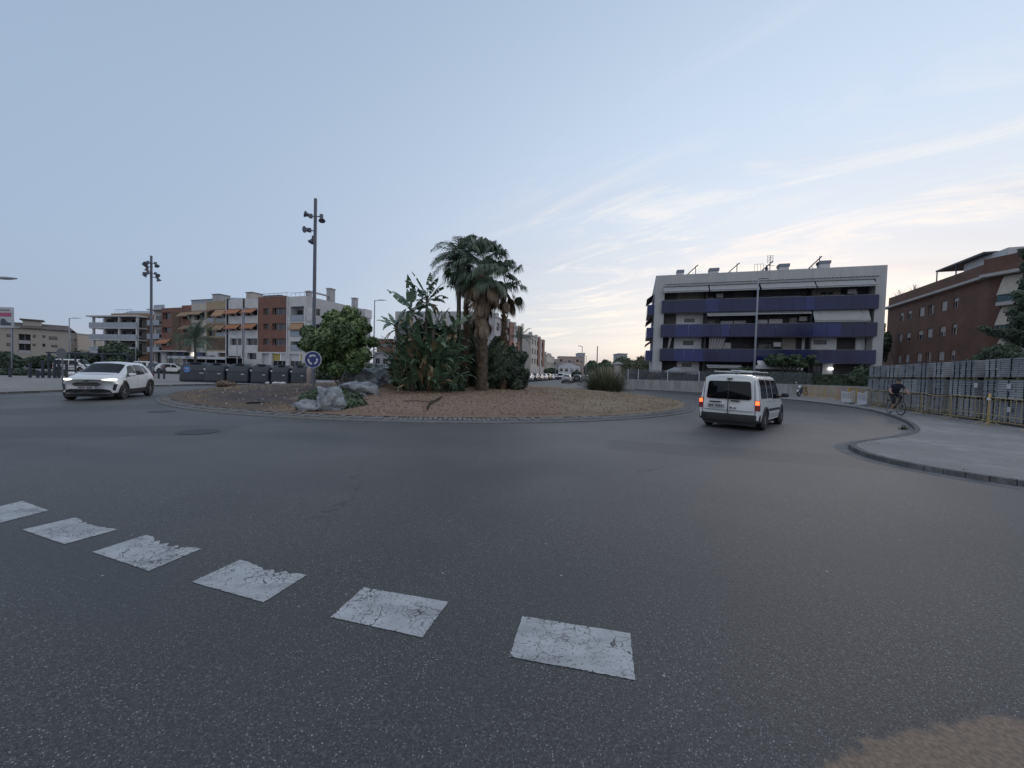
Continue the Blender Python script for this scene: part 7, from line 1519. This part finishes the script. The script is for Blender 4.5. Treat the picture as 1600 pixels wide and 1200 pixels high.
def fan_palm(label, x, y, z0, h, seed, nl=34, R=.95, skirt=90, skirt_len=2.6, tr=.30, name='fan_palm', crown_r=1.0, pet=1.0, hangn=22, group=None, rtop=.17):
    rr = random.Random(seed); t = T(name, label, 'palm', (x, y, z0), 0, group); b = MB(); n = 14
    b.tube([(0.05*math.sin(i*.5), 0, -.1+h*i/n) for i in range(n+1)], [tr*(1.12-.15*i/n)+(.09 if i == 0 else 0) for i in range(n+1)] if rtop == .17 else [tr+(rtop-tr)*i/n for i in range(n+1)], 14)
    b.build('trunk', BARK, t, True)
    if skirt:                                               # persistent leaf bases on the trunk
        b = MB()
        for i in range(900):
            z = rr.uniform(0, h*.8); a = rr.uniform(0, 6.283); r = tr*1.02; p = Vector((r*math.cos(a), r*math.sin(a), z)); tdir = Vector((-math.sin(a), math.cos(a), 0))*.04; o_ = Vector((math.cos(a)*.12, math.sin(a)*.12, rr.uniform(.08, .20))); b.face([p-tdir, p+tdir, p+tdir*.6+o_, p-tdir*.6+o_], rr.choice((0, 1, 2, 2)))
        b.build('leaf_bases', G_DEAD, t)
    b = MB(); C0 = Vector((0, 0, h))
    for i in range(nl):
        a = i*2.399; el = math.radians(rr.uniform(-35, 85)); d = Vector((math.cos(a)*math.cos(el), math.sin(a)*math.cos(el), math.sin(el))); fan(b, rr, C0+d*.12, d, pet*rr.uniform(.75, 1.15), R*rr.uniform(.85, 1.2), 1.5, (0, 0, 1, 1, 2), 26, rr.uniform(.4, 1.0))
    b.build('crown', G_PALM, t)
    if skirt:
        b = MB()
        for i in range(skirt):
            a = rr.uniform(0, 6.283); zz = h-rr.uniform(0, skirt_len*.62)+.1; el = math.radians(rr.uniform(-86, -50)); d = Vector((math.cos(a)*math.cos(el), math.sin(a)*math.cos(el), math.sin(el))); fan(b, rr, Vector((math.cos(a)*tr*.9, math.sin(a)*tr*.9, zz)), d, rr.uniform(.2, .8)*pet*.8, R*rr.uniform(.6, 1.15), .8, (0, 0, 1, 1, 3), 11, rr.uniform(.8, 3.0), rr.uniform(.5, 1.2))
        for i in range(hangn):
            a = rr.uniform(0, 6.283); el = math.radians(rr.uniform(-35, 0)); d = Vector((math.cos(a)*math.cos(el), math.sin(a)*math.cos(el), math.sin(el))); fan(b, rr, C0-Vector((0, 0, .3)), d, pet*rr.uniform(.7, 1.15), R*rr.uniform(.8, 1.2), 3.4, (0, 1, 2, 0), 15, 3.2, 1.3)
        b.build('dead_skirt', G_DEAD, t)
    return t
PY = 21.3; q = AT(752, 602, PY); top = AT(762, 420, PY)
fan_palm('tall fan palm with a thick rough trunk and a hanging skirt of dead brown fronds', q.x, PY, islz(q.x, PY)-.02, top.z-islz(q.x, PY), 31, 40, 1.0, 100, 4.6, .255, hangn=34, pet=1.05)
PY2 = 23.4; q = AT(727, 600, PY2); top2 = AT(733, 412, PY2)
fan_palm('second fan palm with a slimmer trunk, just left of the tall skirted one', q.x, PY2, islz(q.x, PY2)-.02, top2.z-islz(q.x, PY2), 44, 30, 1.05, 20, 1.6, .17, hangn=18, pet=1.0, rtop=.14)
PY3 = 22.6; q = AT(788, 600, PY3); top3 = AT(793, 455, PY3)
fan_palm('small-crowned fan palm behind the right side of the skirted palm', q.x-.1, PY3, islz(q.x, PY3)-.02, top3.z-islz(q.x, PY3)+.3, 47, 15, .9, 10, 1.2, .12, hangn=10, pet=.8, rtop=.1)
def pinnate(b, rr, base, d, L_, droop, mi, nleaf=34, ll=.42, w_=.03):
    pts = [Vector(base)]; dd = Vector(d).normalized(); n = 12
    for i in range(n): dd = (dd+Vector((0, 0, -droop*(.03+.13*i/n)))).normalized(); pts.append(pts[-1]+dd*L_/n)
    b.tube(pts, [.025*(1-.8*i/n) for i in range(n+1)], 4, 0)
    for k in range(nleaf):
        u = .12+.88*k/nleaf; i = min(n-1, int(u*n)); p = pts[i].lerp(pts[i+1], u*n-i); t_ = (pts[i+1]-pts[i]).normalized(); s0 = t_.cross(Vector((0, 0, 1))); s0 = s0.normalized() if s0.length > .05 else Vector((1, 0, 0)); l = ll*math.sin(math.pi*(.18+.75*u))**.6*rr.uniform(.8, 1.15)
        for s in (1, -1): q = (s0*s*.8+t_*.55+Vector((0, 0, rr.uniform(-.45, .15)))).normalized(); e = p+q*l*.6; f_ = e+(q+Vector((0, 0, -.6))).normalized()*l*.4; wv = t_*w_*.5; m_ = rr.choice(mi); b.face([p-wv, e-wv*.8, e+wv*.8, p+wv], m_); b.face([e-wv*.8, f_, e+wv*.8], m_)
def feather_palm(label, x, y, z0, h, seed, nl=22, L_=2.3, lean=(0, 0), tr=.12, droop=1.3, ll=.42, mats=G_PALM, name='feather_palm', elr=(0, 80), nleaf=34, group=None):
    rr = random.Random(seed); t = T(name, label, 'palm', (x, y, z0), 0, group); b = MB(); b.tube([(0, 0, -.1), (lean[0]*.4, lean[1]*.4, h*.5), (lean[0], lean[1], h)], [tr*1.2, tr, tr*.85], 10); b.build('trunk', BARK, t, True); b = MB()
    for i in range(nl):
        a = i*2.399+rr.random()*.3; el = math.radians(rr.uniform(*elr)); pinnate(b, rr, (lean[0], lean[1], h), (math.cos(a)*math.cos(el), math.sin(a)*math.cos(el), math.sin(el)), L_*rr.uniform(.8, 1.15), droop*rr.uniform(.8, 1.3), (0, 0, 1, 2), nleaf, ll)
    b.build('crown', mats, t); return t
q = AT(716, 600, 22.2); tp = AT(712, 408, 22.2)
feather_palm('feathery palm with plumes arching left above the bird-of-paradise plants', q.x, 22.2, islz(q.x, 22.2), tp.z-islz(q.x, 22.2)-.1, 51, 26, 2.1, (-.12, 0), .13, 1.9, .55, nleaf=44)
# ---------- dark oleander mass right of the palms, and behind
def bush(label, px0, px1, ytop, ybase, Y, mats, seed, n=7000, leaf=.14, depth=1.5, name='dark_shrub', cat='shrub', nb=16, z0=None, group=None, asp=3.0, upf=.1):
    rr = random.Random(seed); a, c = AT(px0, ybase, Y), AT(px1, ybase, Y); x0 = (a.x+c.x)/2; W_ = (c.x-a.x)/2; zb = (islz(x0, Y) if z0 is None else z0); zt = AT((px0+px1)/2, ytop, Y).z; h = zt-zb; t = T(name, label, cat, (x0, Y, zb), 0, group); bl = []
    for i in range(nb): u = rr.uniform(-.82, .82); hh = h*(.80+.25*noise.noise(Vector((u*2, seed, 0))))*(1-.30*abs(u)**3); r = W_*rr.uniform(.18, .30); r = min(r, h*.45); bl.append((u*W_, rr.uniform(-.6, .6)*depth, rr.uniform(r*.8, max(r, hh-r*.9)), r, r*.9, r*1.05))
    bl.append((0, 0, h*.45, W_*.7, depth*.6, h*.42)); b = MB(); leafcloud(b, rr, bl, n, leaf, 4, upf, 0, asp); b.build('foliage', mats, t)
    b = MB(); [b.tube([(W_*rr.uniform(-.6, .6), rr.uniform(-.4, .4), -.1), (W_*rr.uniform(-.7, .7), rr.uniform(-.5, .5), h*.6)], [.04, .015], 5) for _ in range(9)]; b.build('stems', BARK, t); return t
bush('tall dark oleander between the skirted palm and the far street', 768, 826, 532, 600, 23.5, G_DARK, 61, 13000, .13, nb=30)
bush('dark shrub in the gap between the bird-of-paradise clump and the palm trunk', 700, 762, 500, 603, 24.5, G_DARK, 62, 12000, .14, nb=28)
bush('dark shrub right behind the palm trunk base', 752, 800, 515, 603, 22.8, G_DARK, 63, 8000, .13, nb=20)
bush('dark shrub behind the left side of the bird-of-paradise clump', 625, 705, 500, 603, 23.5, G_DARK, 64, 11000, .14, nb=26)
q = AT(812, 600, 60); feather_palm('distant date palm before the far street blocks', q.x, 60, 0, AT(815, 528, 60).z, 66, 24, 2.6, (0, 0), .25, 1.0, .5, elr=(-10, 75))
# pampas-like clump at right of the island
def grass_clump(label, x, y, z0, h, r, mats, seed, n=900, name='pampas_grass', plumes=60):
    rr = random.Random(seed); t = T(name, label, 'plant', (x, y, z0)); b = MB()
    for i in range(n):
        a = rr.uniform(0, 6.283); rb = rr.random()*.35*r; el = math.radians(90-78*rr.random()**.7); L_ = h*rr.uniform(.7, 1.3); d = Vector((math.cos(a)*math.cos(el), math.sin(a)*math.cos(el), math.sin(el))); p = Vector((rb*math.cos(a), rb*math.sin(a), 0)); side = Vector((-math.sin(a), math.cos(a), 0))*.018; mi = rr.choice((0, 1, 1, 2, 2, 2, 3))
        for k in range(4): q_ = p+d*L_/4; f_ = 1-k*.22; g_ = 1-(k+1)*.22; b.face([p-side*f_, p+side*f_, q_+side*g_, q_-side*g_], mi); p = q_; d = (d+Vector((0, 0, -.20))).normalized()
    b.build('blades', mats, t); b = MB()
    for i in range(plumes):
        a = rr.uniform(0, 6.283); el = math.radians(rr.uniform(45, 85)); d = Vector((math.cos(a)*math.cos(el), math.sin(a)*math.cos(el), math.sin(el))); p = d*h*.55; b.tube([p, p+d*h*.45, p+d*h*.62+Vector((0, 0, -.03))], [.01, .02, .005], 4)
    b.build('seed_heads', mats[3], t); return t
q = AT(945, 606, 31.5); grass_clump('rounded clump of pampas-like grass with pale seed heads at the right rim of the island', q.x, 31.5, islz(q.x, 31.5)-.05, 1.85, 3.4, G_REED, 71, 4200)
# ---------- reeds and trees in the distance, centre right
def farmass(name, label, cat, px0, px1, ytop, Y, mats, seed, n, leaf, z0=0, depth=4, nb=14, group=None, asp=1.8, upf=.3): return bush(label, px0, px1, ytop, 590, Y, mats, seed, n, leaf, depth, name, cat, nb, z0, group, asp, upf)
farmass('distant_tree', 'bushy green tree left of the reeds behind the far street', 'tree', 908, 940, 559, 100, G_SHRUB, 81, 8000, .3)
farmass('distant_tree', 'light green tree between the antenna mast and the grey roof box', 'tree', 930, 962, 557, 105, G_SHRUB, 82, 8000, .3)
farmass('reed_bed', 'tall grey-green reeds left of the blue-balcony building', 'reeds', 948, 1000, 553, 92, G_REED, 83, 11000, .28, asp=6, upf=-.2, nb=22)
farmass('reed_bed', 'tall grey-green reeds reaching to the corner of the blue-balcony building', 'reeds', 985, 1018, 554, 84, G_REED, 84, 8000, .28, asp=6, upf=-.2, nb=18)
farmass('distant_tree', 'dark low trees behind the row of parked cars', 'tree', 846, 874, 572, 125, G_DARK, 85, 6000, .3)
farmass('distant_tree', 'dark tree right of the small white house', 'tree', 893, 908, 577, 120, G_DARK, 86, 2500, .4)
farmass('hedge', 'dark reddish hedge behind the mesh fence, in front of the white building', 'hedge', 975, 1112, 576.5, 49, leafmats('red hedge leaf', [(.035, .018, .018), (.05, .025, .022), (.03, .03, .02), (.018, .012, .012)]), 87, 9000, .22, depth=.8, nb=40)
# hedges and clipped tree before the blue-balcony building
HEDG = G_DARK
def hedge_box(label, p0, p1, z0, z1, th, n, seed, mats=HEDG, leaf=.12, name='hedge'):
    rr = random.Random(seed); a, c = Vector(p0), Vector(p1); d = c-a; L_ = d.length; t = T(name, label, 'hedge', (a.x, a.y, 0), math.atan2(d.y, d.x)); b = MB()
    for _ in range(n):
        u = rr.random()*L_; k = rr.random(); bump = .10*noise.noise(Vector((u*.8, seed, k)))
        if k < .5: p = Vector((u, -th/2-bump*.6+rr.uniform(0, .12), rr.uniform(z0, z1))); nrm = Vector((0, -1, .3))
        elif k < .85: p = Vector((u, rr.uniform(-th/2, th/2), z1+bump-rr.random()*.1)); nrm = Vector((0, 0, 1))
        else: p = Vector((rr.choice((0, L_)), rr.uniform(-th/2, th/2), rr.uniform(z0, z1))); nrm = Vector((0, -.5, .3))
        nrm = (nrm+Vector((rr.gauss(0, .6), rr.gauss(0, .6), rr.gauss(0, .6)))).normalized(); q = nrm.orthogonal().normalized(); q = Matrix.Rotation(rr.uniform(0, 6.28), 3, nrm) @ q; r = nrm.cross(q); s_ = leaf*rr.uniform(.6, 1.3); b.face([p-q*s_, p-r*s_*.5, p+q*s_, p+r*s_*.5], rr.choice((0, 1, 1, 2, 3)))
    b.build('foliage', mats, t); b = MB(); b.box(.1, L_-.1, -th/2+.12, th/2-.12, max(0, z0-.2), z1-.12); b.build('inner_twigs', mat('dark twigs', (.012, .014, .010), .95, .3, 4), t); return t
hedge_box('long dark clipped hedge above the concrete wall, right of the van', (31.4, 40.8), (42.4, 30.6), 1.0, 2.35, .9, 15000, 91, leaf=.11)
hedge_box('dark clipped hedge over the wall, hidden mostly by the white van', (25.0, 46.2), (31.2, 41.0), 1.0, 2.5, .9, 7000, 92, leaf=.11)
# umbrella-clipped tree
rr = random.Random(93); UY = 44.2; c0, c1 = AT(1204, 565, UY), AT(1268, 565, UY); cx = (c0.x+c1.x)/2; hw = (c1.x-c0.x)/2; zt, zb2 = AT(1236, 553, UY).z, AT(1236, 574, UY).z
t = T('clipped_tree', 'flat-topped clipped tree with several twisted trunks before the blue-balcony building', 'tree', (cx, UY, 0)); bl = []
for i in range(80): u, v = rr.uniform(-.9, .9), rr.uniform(-.8, .8); bl.append((u*hw, v*1.4, rr.uniform(zb2+.25, zt-.30), .36, .36, .30))
b = MB(); leafcloud(b, rr, bl, 22000, .10, 4, .2); b.build('crown', G_SHRUB, t)
for u in (-.55, -.25, .05, .3, .6): b = MB(); b.tube([(u*hw*.6, 0, 0), (u*hw*.7+.1, .1, 1.9), (u*hw*.7, 0, zb2-.2), (u*hw+.3*(u > 0)-.15, 0, zb2+.5)], [.09, .07, .06, .04], 7); b.tube([(u*hw*.7, 0, zb2-.35), (u*hw*.7+.5, .1, zb2+.4)], [.05, .03], 6); b.build('trunk', BARK, t, True)
# white low shed seen under it
p0, p1 = AT(1184, 570, 45.6), AT(1255, 570, 45.6); t = T('garden_shed', 'low white shed roof seen behind the trunks of the flat-topped tree', 'shed', (p0.x, 45.6, 0)); W_ = p1.x-p0.x; zt, zb2 = AT(1220, 571.5, 45.6).z, AT(1220, 576.5, 45.6).z
b = MB(); b.box(0, W_, 0, .5, zb2-.05, zt); b.build('roof', mat('bright white render', (.62, .64, .68), .8, .05), t); b = MB(); b.box(.1, W_-.1, .05, .45, 0, zb2-.06); b.build('wall', BWD, t); b = MB(); b.face([(0, -.01, zt), (1.8, -.01, zt), (1.3, .3, zt+.55), (.1, .3, zt+.55)]); b.build('awning', mat('bright white render', (.62, .64, .68), .8, .05), t)
farmass('dark_shrub', 'dark rounded bush in front of the white building corner, left of the pallets', 'shrub', 1318, 1372, 563, 38.5, G_DARK, 95, 9000, .13, depth=1.0, nb=26)
farmass('dark_shrub', 'dark bush above the far end of the pallet stacks', 'shrub', 1362, 1440, 563, 36.5, G_DARK, 96, 9000, .13, depth=1.0, nb=26)
farmass('dark_shrub', 'small dark bush beside the lamp post before the blue-balcony building', 'shrub', 1150, 1192, 566, 44, G_DARK, 97, 4000, .14, depth=.8, nb=14)
farmass('dark_shrub', 'dark bush right of the low shed', 'shrub', 1436, 1545, 566, 33.5, G_DARK, 98, 9000, .14, depth=1.0, nb=30)
p = AT(1376, 560, 56); tree('green_tree', 'narrow dark tree in the gap between the white and the brick building', 'tree', p.x, 56, 0, AT(1376, 503, 56).z, 1.1, 1.1, G_DARK, 99, 2500, .22, 1, .3, .12)
# big dark tree at the right edge
rr = random.Random(101); TY = 24.5; p = AT(1632, 600, TY); t = T('dark_tree', 'large dark feathery tree overhanging from the right edge, before the brick building', 'tree', (p.x, TY, .13)); b = MB(); tips = []
limb(b, rr, (0, 0, -.1), (-.1, 0, 1), 4.2, .2, 2, tips); b.build('trunk', BARK, t, True); bl = []
for (px, py, r) in ((1590, 560, .85), (1570, 548, .75), (1548, 552, .55), (1602, 530, .9), (1580, 520, .7), (1558, 519, .45), (1538, 514, .3), (1606, 500, .9), (1590, 488, .6), (1612, 470, .8), (1592, 460, .4), (1620, 440, .8), (1614, 415, .6), (1598, 392, .22), (1606, 398, .4), (1535, 560, .5), (1515, 566, .35), (1640, 500, 1.3), (1650, 560, 1.3), (1645, 440, 1.1), (1660, 400, .9), (1605, 568, .9), (1555, 566, .6), (1680, 500, 1.4), (1690, 430, 1.2)):
    q = AT(px, py, TY+rr.uniform(-.6, .6)); bl.append((q.x-p.x, q.y-TY, q.z-.13, r, r*.9, r*.7))
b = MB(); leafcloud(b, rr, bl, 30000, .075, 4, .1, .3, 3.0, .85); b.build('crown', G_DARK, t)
# ---------- left side trees
p = AT(305, 580, 56); feather_palm('date palm with a full dark crown in front of the striped block', p.x, 56, .13, AT(310, 530, 56).z-.2, 111, 60, 3.5, (0, 0), .17, 1.5, .75, [m for m in G_PALM], elr=(-15, 85), nleaf=36)
farmass('dark_tree', 'round dark tree behind the white SUV, before the orange corner block', 'tree', 150, 210, 527, 68, G_DARK, 112, 12000, .3, depth=3, nb=34)
farmass('dark_hedge', 'dark hedge below the cream row, left of the round dark tree', 'hedge', 46, 100, 552, 66, G_DARK, 113, 7000, .28, depth=1.5, nb=26)
farmass('dark_tree', 'dark bushes at the left edge below the cream row', 'tree', -20, 30, 545, 58, G_DARK, 114, 7000, .28, depth=2, nb=22)
farmass('dark_tree', 'dark bushes right of the sign back, joining the round dark tree', 'tree', 96, 156, 543, 66, G_DARK, 115, 7000, .28, depth=2, nb=24)
farmass('dark_hedge', 'long dark planting behind the posts at the left', 'hedge', 0, 62, 575, 36, G_DARK, 116, 6000, .18, depth=1, nb=26)
farmass('dark_hedge', 'low planting beyond the posts, left of the white SUV', 'hedge', 58, 108, 580, 38, G_SHRUB, 117, 4000, .16, depth=1, nb=18)
farmass('dark_hedge', 'dark shrubs on the pavement behind the white SUV roof', 'hedge', 150, 236, 566, 60, G_DARK, 118, 6000, .25, depth=1, nb=22)
farmass('dark_shrub', 'dark shrubs behind the green tree, hiding the foot of the grey flank', 'shrub', 470, 600, 562, 48, G_DARK, 119, 9000, .2, depth=1, nb=30)
# roof plants on the brick building
for i, px in enumerate((1398, 1420)):
    k = Bf.uz(px, 450)[0]; q = Vector((B_P0.x, B_P0.y, 0))+Vector((Bf.d.x*k+Bf.n.x*.6, Bf.d.y*k+Bf.n.y*.6, TOPB)); grass_clump(['spiky potted plant on the brick parapet, nearer the corner', 'spiky potted plant on the brick parapet, second one'][i], q.x, q.y, q.z-.3, 1.2, .5, G_DARK, 120+i, 60, 'potted_plant', 4)
# ================================================================== CYCLIST
def skin_body(name, verts, edges, radii, mats, fn, parent, lvl=2):
    me = bpy.data.meshes.new(name); me.from_pydata(verts, edges, []); o = bpy.data.objects.new(name, me); C.collection.objects.link(o)
    s = o.modifiers.new('skin', 'SKIN'); s.use_smooth_shade = True
    for i, r in enumerate(radii): me.skin_vertices[0].data[i].radius = (r, r) if not isinstance(r, tuple) else r
    me.skin_vertices[0].data[0].use_root = True
    sb = o.modifiers.new('sub', 'SUBSURF'); sb.levels = lvl; sb.render_levels = lvl
    dg = bpy.context.evaluated_depsgraph_get(); ev = o.evaluated_get(dg); nm = bpy.data.meshes.new_from_object(ev); bpy.data.objects.remove(o)
    nm.name = name
    for m in mats: nm.materials.append(m)
    for p in nm.polygons: p.material_index = fn(p.center); p.use_smooth = True
    ob = bpy.data.objects.new(name, nm); C.collection.objects.link(ob); ob.parent = parent; return ob
cyx, cyy = 19.15, 18.6; dirb = Vector((-.40, -.917)); rzb = math.atan2(dirb.y, dirb.x)
cc = AT(1398.5, 640, 18.7); cyx, cyy = cc.x, 18.7
bicycle('mountain bicycle ridden along the right-hand pavement', cyx, cyy, rzb, mat('dark bike frame', (.03, .032, .04), .35, .1, metal=.3), .13, steer=.12)
t = T('person', 'cyclist in a navy T-shirt and dark cap leaning over the handlebars on the right pavement', 'person', (cyx, cyy, .13), rzb)
SKIN = mat('skin', (.36, .22, .16), .6, .08, 6); NAV = mat('navy shirt', (.018, .018, .042), .9, .2, 5); SHORT = mat('dark shorts', (.016, .016, .02), .9, .15, 5); SHOE = mat('pale shoe', (.45, .45, .46), .7, .1)
V = [(-.20, 0, .99), (-.08, 0, 1.16), (.06, 0, 1.33), (.13, 0, 1.44), (.18, 0, 1.50), (.21, 0, 1.545), (.225, 0, 1.64),      # pelvis..head
     (.07, .17, 1.42), (.16, .30, 1.20), (.35, .32, 1.055), (.39, .31, 1.035),                       # left arm
     (.07, -.17, 1.42), (.16, -.30, 1.20), (.35, -.32, 1.055), (.39, -.31, 1.035),                     # right arm
     (-.18, .10, .95), (.16, .13, .86), (-.08, .13, .50), (-.10, .135, .46), (-.03, .14, .435), (.03, .14, .435),                         # left leg (pedal up/back)
     (-.18, -.10, .95), (.18, -.12, .66), (.04, -.14, .26), (.03, -.145, .21), (.10, -.145, .185), (.16, -.145, .18)]
Ed = [(0, 1), (1, 2), (2, 3), (3, 4), (4, 5), (5, 6), (3, 7), (7, 8), (8, 9), (9, 10), (3, 11), (11, 12), (12, 13), (13, 14), (0, 15), (15, 16), (16, 17), (17, 18), (18, 19), (19, 20), (0, 21), (21, 22), (22, 23), (23, 24), (24, 25), (25, 26)]
Rd = [.15, .145, .165, .12, .062, .085, .095, .07, .048, .033, .032, .07, .048, .033, .032, .10, .07, .045, .042, .042, .032, .10, .07, .045, .042, .042, .032]
def bodymat(c):
    if c.z > 1.50: return 0
    if abs(c.y) > .20 and c.x > .13 and c.z < 1.28: return 0
    if c.z > 1.02 and c.x < .35: return 1
    if c.z < .235 or (c.y > .05 and .38 < c.z < .48 and c.x < .08): return 3
    if c.y > .05 and c.z < .68 or c.y < -.05 and c.z < .52: return 0
    return 2
skin_body('body', V, Ed, Rd, [SKIN, NAV, SHORT, SHOE], bodymat, t)
for s in (1, -1):                                          # fingers curled round the grips, thumb beneath
    v, e, r = [(.385, s*.31, 1.035)], [], [.018]
    for k in range(4):
        y_ = s*(.275+.022*k); i0 = len(v); L_ = (.9, 1.0, .95, .8)[k]; v += [(.40, y_, 1.048), (.40+.028*L_, y_, 1.046), (.40+.034*L_, y_, 1.018), (.40+.012, y_, 1.0)]; e += [(0, i0), (i0, i0+1), (i0+1, i0+2), (i0+2, i0+3)]; r += [.010, .009, .0085, .008]
    i0 = len(v); v += [(.375, s*.265, 1.02), (.40, s*.255, 1.0), (.415, s*.262, .995)]; e += [(0, i0), (i0, i0+1), (i0+1, i0+2)]; r += [.011, .010, .009]
    skin_body('hand', v, e, r, [SKIN], lambda c: 0, t, 1)
b = MB(); b.grid(lambda u, q: Vector((.215+.105*math.sin(math.pi*.5*u)*math.cos(q*6.2832), .092*math.sin(math.pi*.5*u)*math.sin(q*6.2832), 1.655+.095*math.cos(math.pi*.5*u))), 7, 16); b.grid(lambda u, q: Vector((.30+.075*u, (-.075+.15*q)*(1-.35*u), 1.66-.012*u)), 3, 5); b.build('cap', mat('dark cap', (.02, .02, .028), .9, .1), t, True)
FACE = mat('eye and mouth', (.04, .025, .02), .6, .1)
b = MB()
for s in (1, -1): blob(b, (.303, s*.033, 1.635), .011, None, 0, 5, 7, 1, (.5, 1.2, .7), .02)
b.build('eyes', FACE, t); b = MB(); b.tube([(.310, 0, 1.635), (.335, 0, 1.602), (.315, 0, 1.598)], [.008, .013, .008], 7); b.build('nose', SKIN, t, True); b = MB(); b.tube([(.306, -.022, 1.575), (.313, 0, 1.573), (.306, .022, 1.575)], .005, 5); b.build('mouth', FACE, t)
for s in (1, -1): b = MB(); blob(b, (.215, s*.098, 1.625), .026, None, 0, 6, 8, 2, (.8, .35, 1.1), .05); b.build('ear', SKIN, t, True)
b = MB(); b.box(.055, .12, .235, .285, 1.30, 1.36); b.box(.055, .12, -.285, -.235, 1.30, 1.36)
b.v = b.v; b.build('sleeve_badge', WHS, t, bevel=.01)
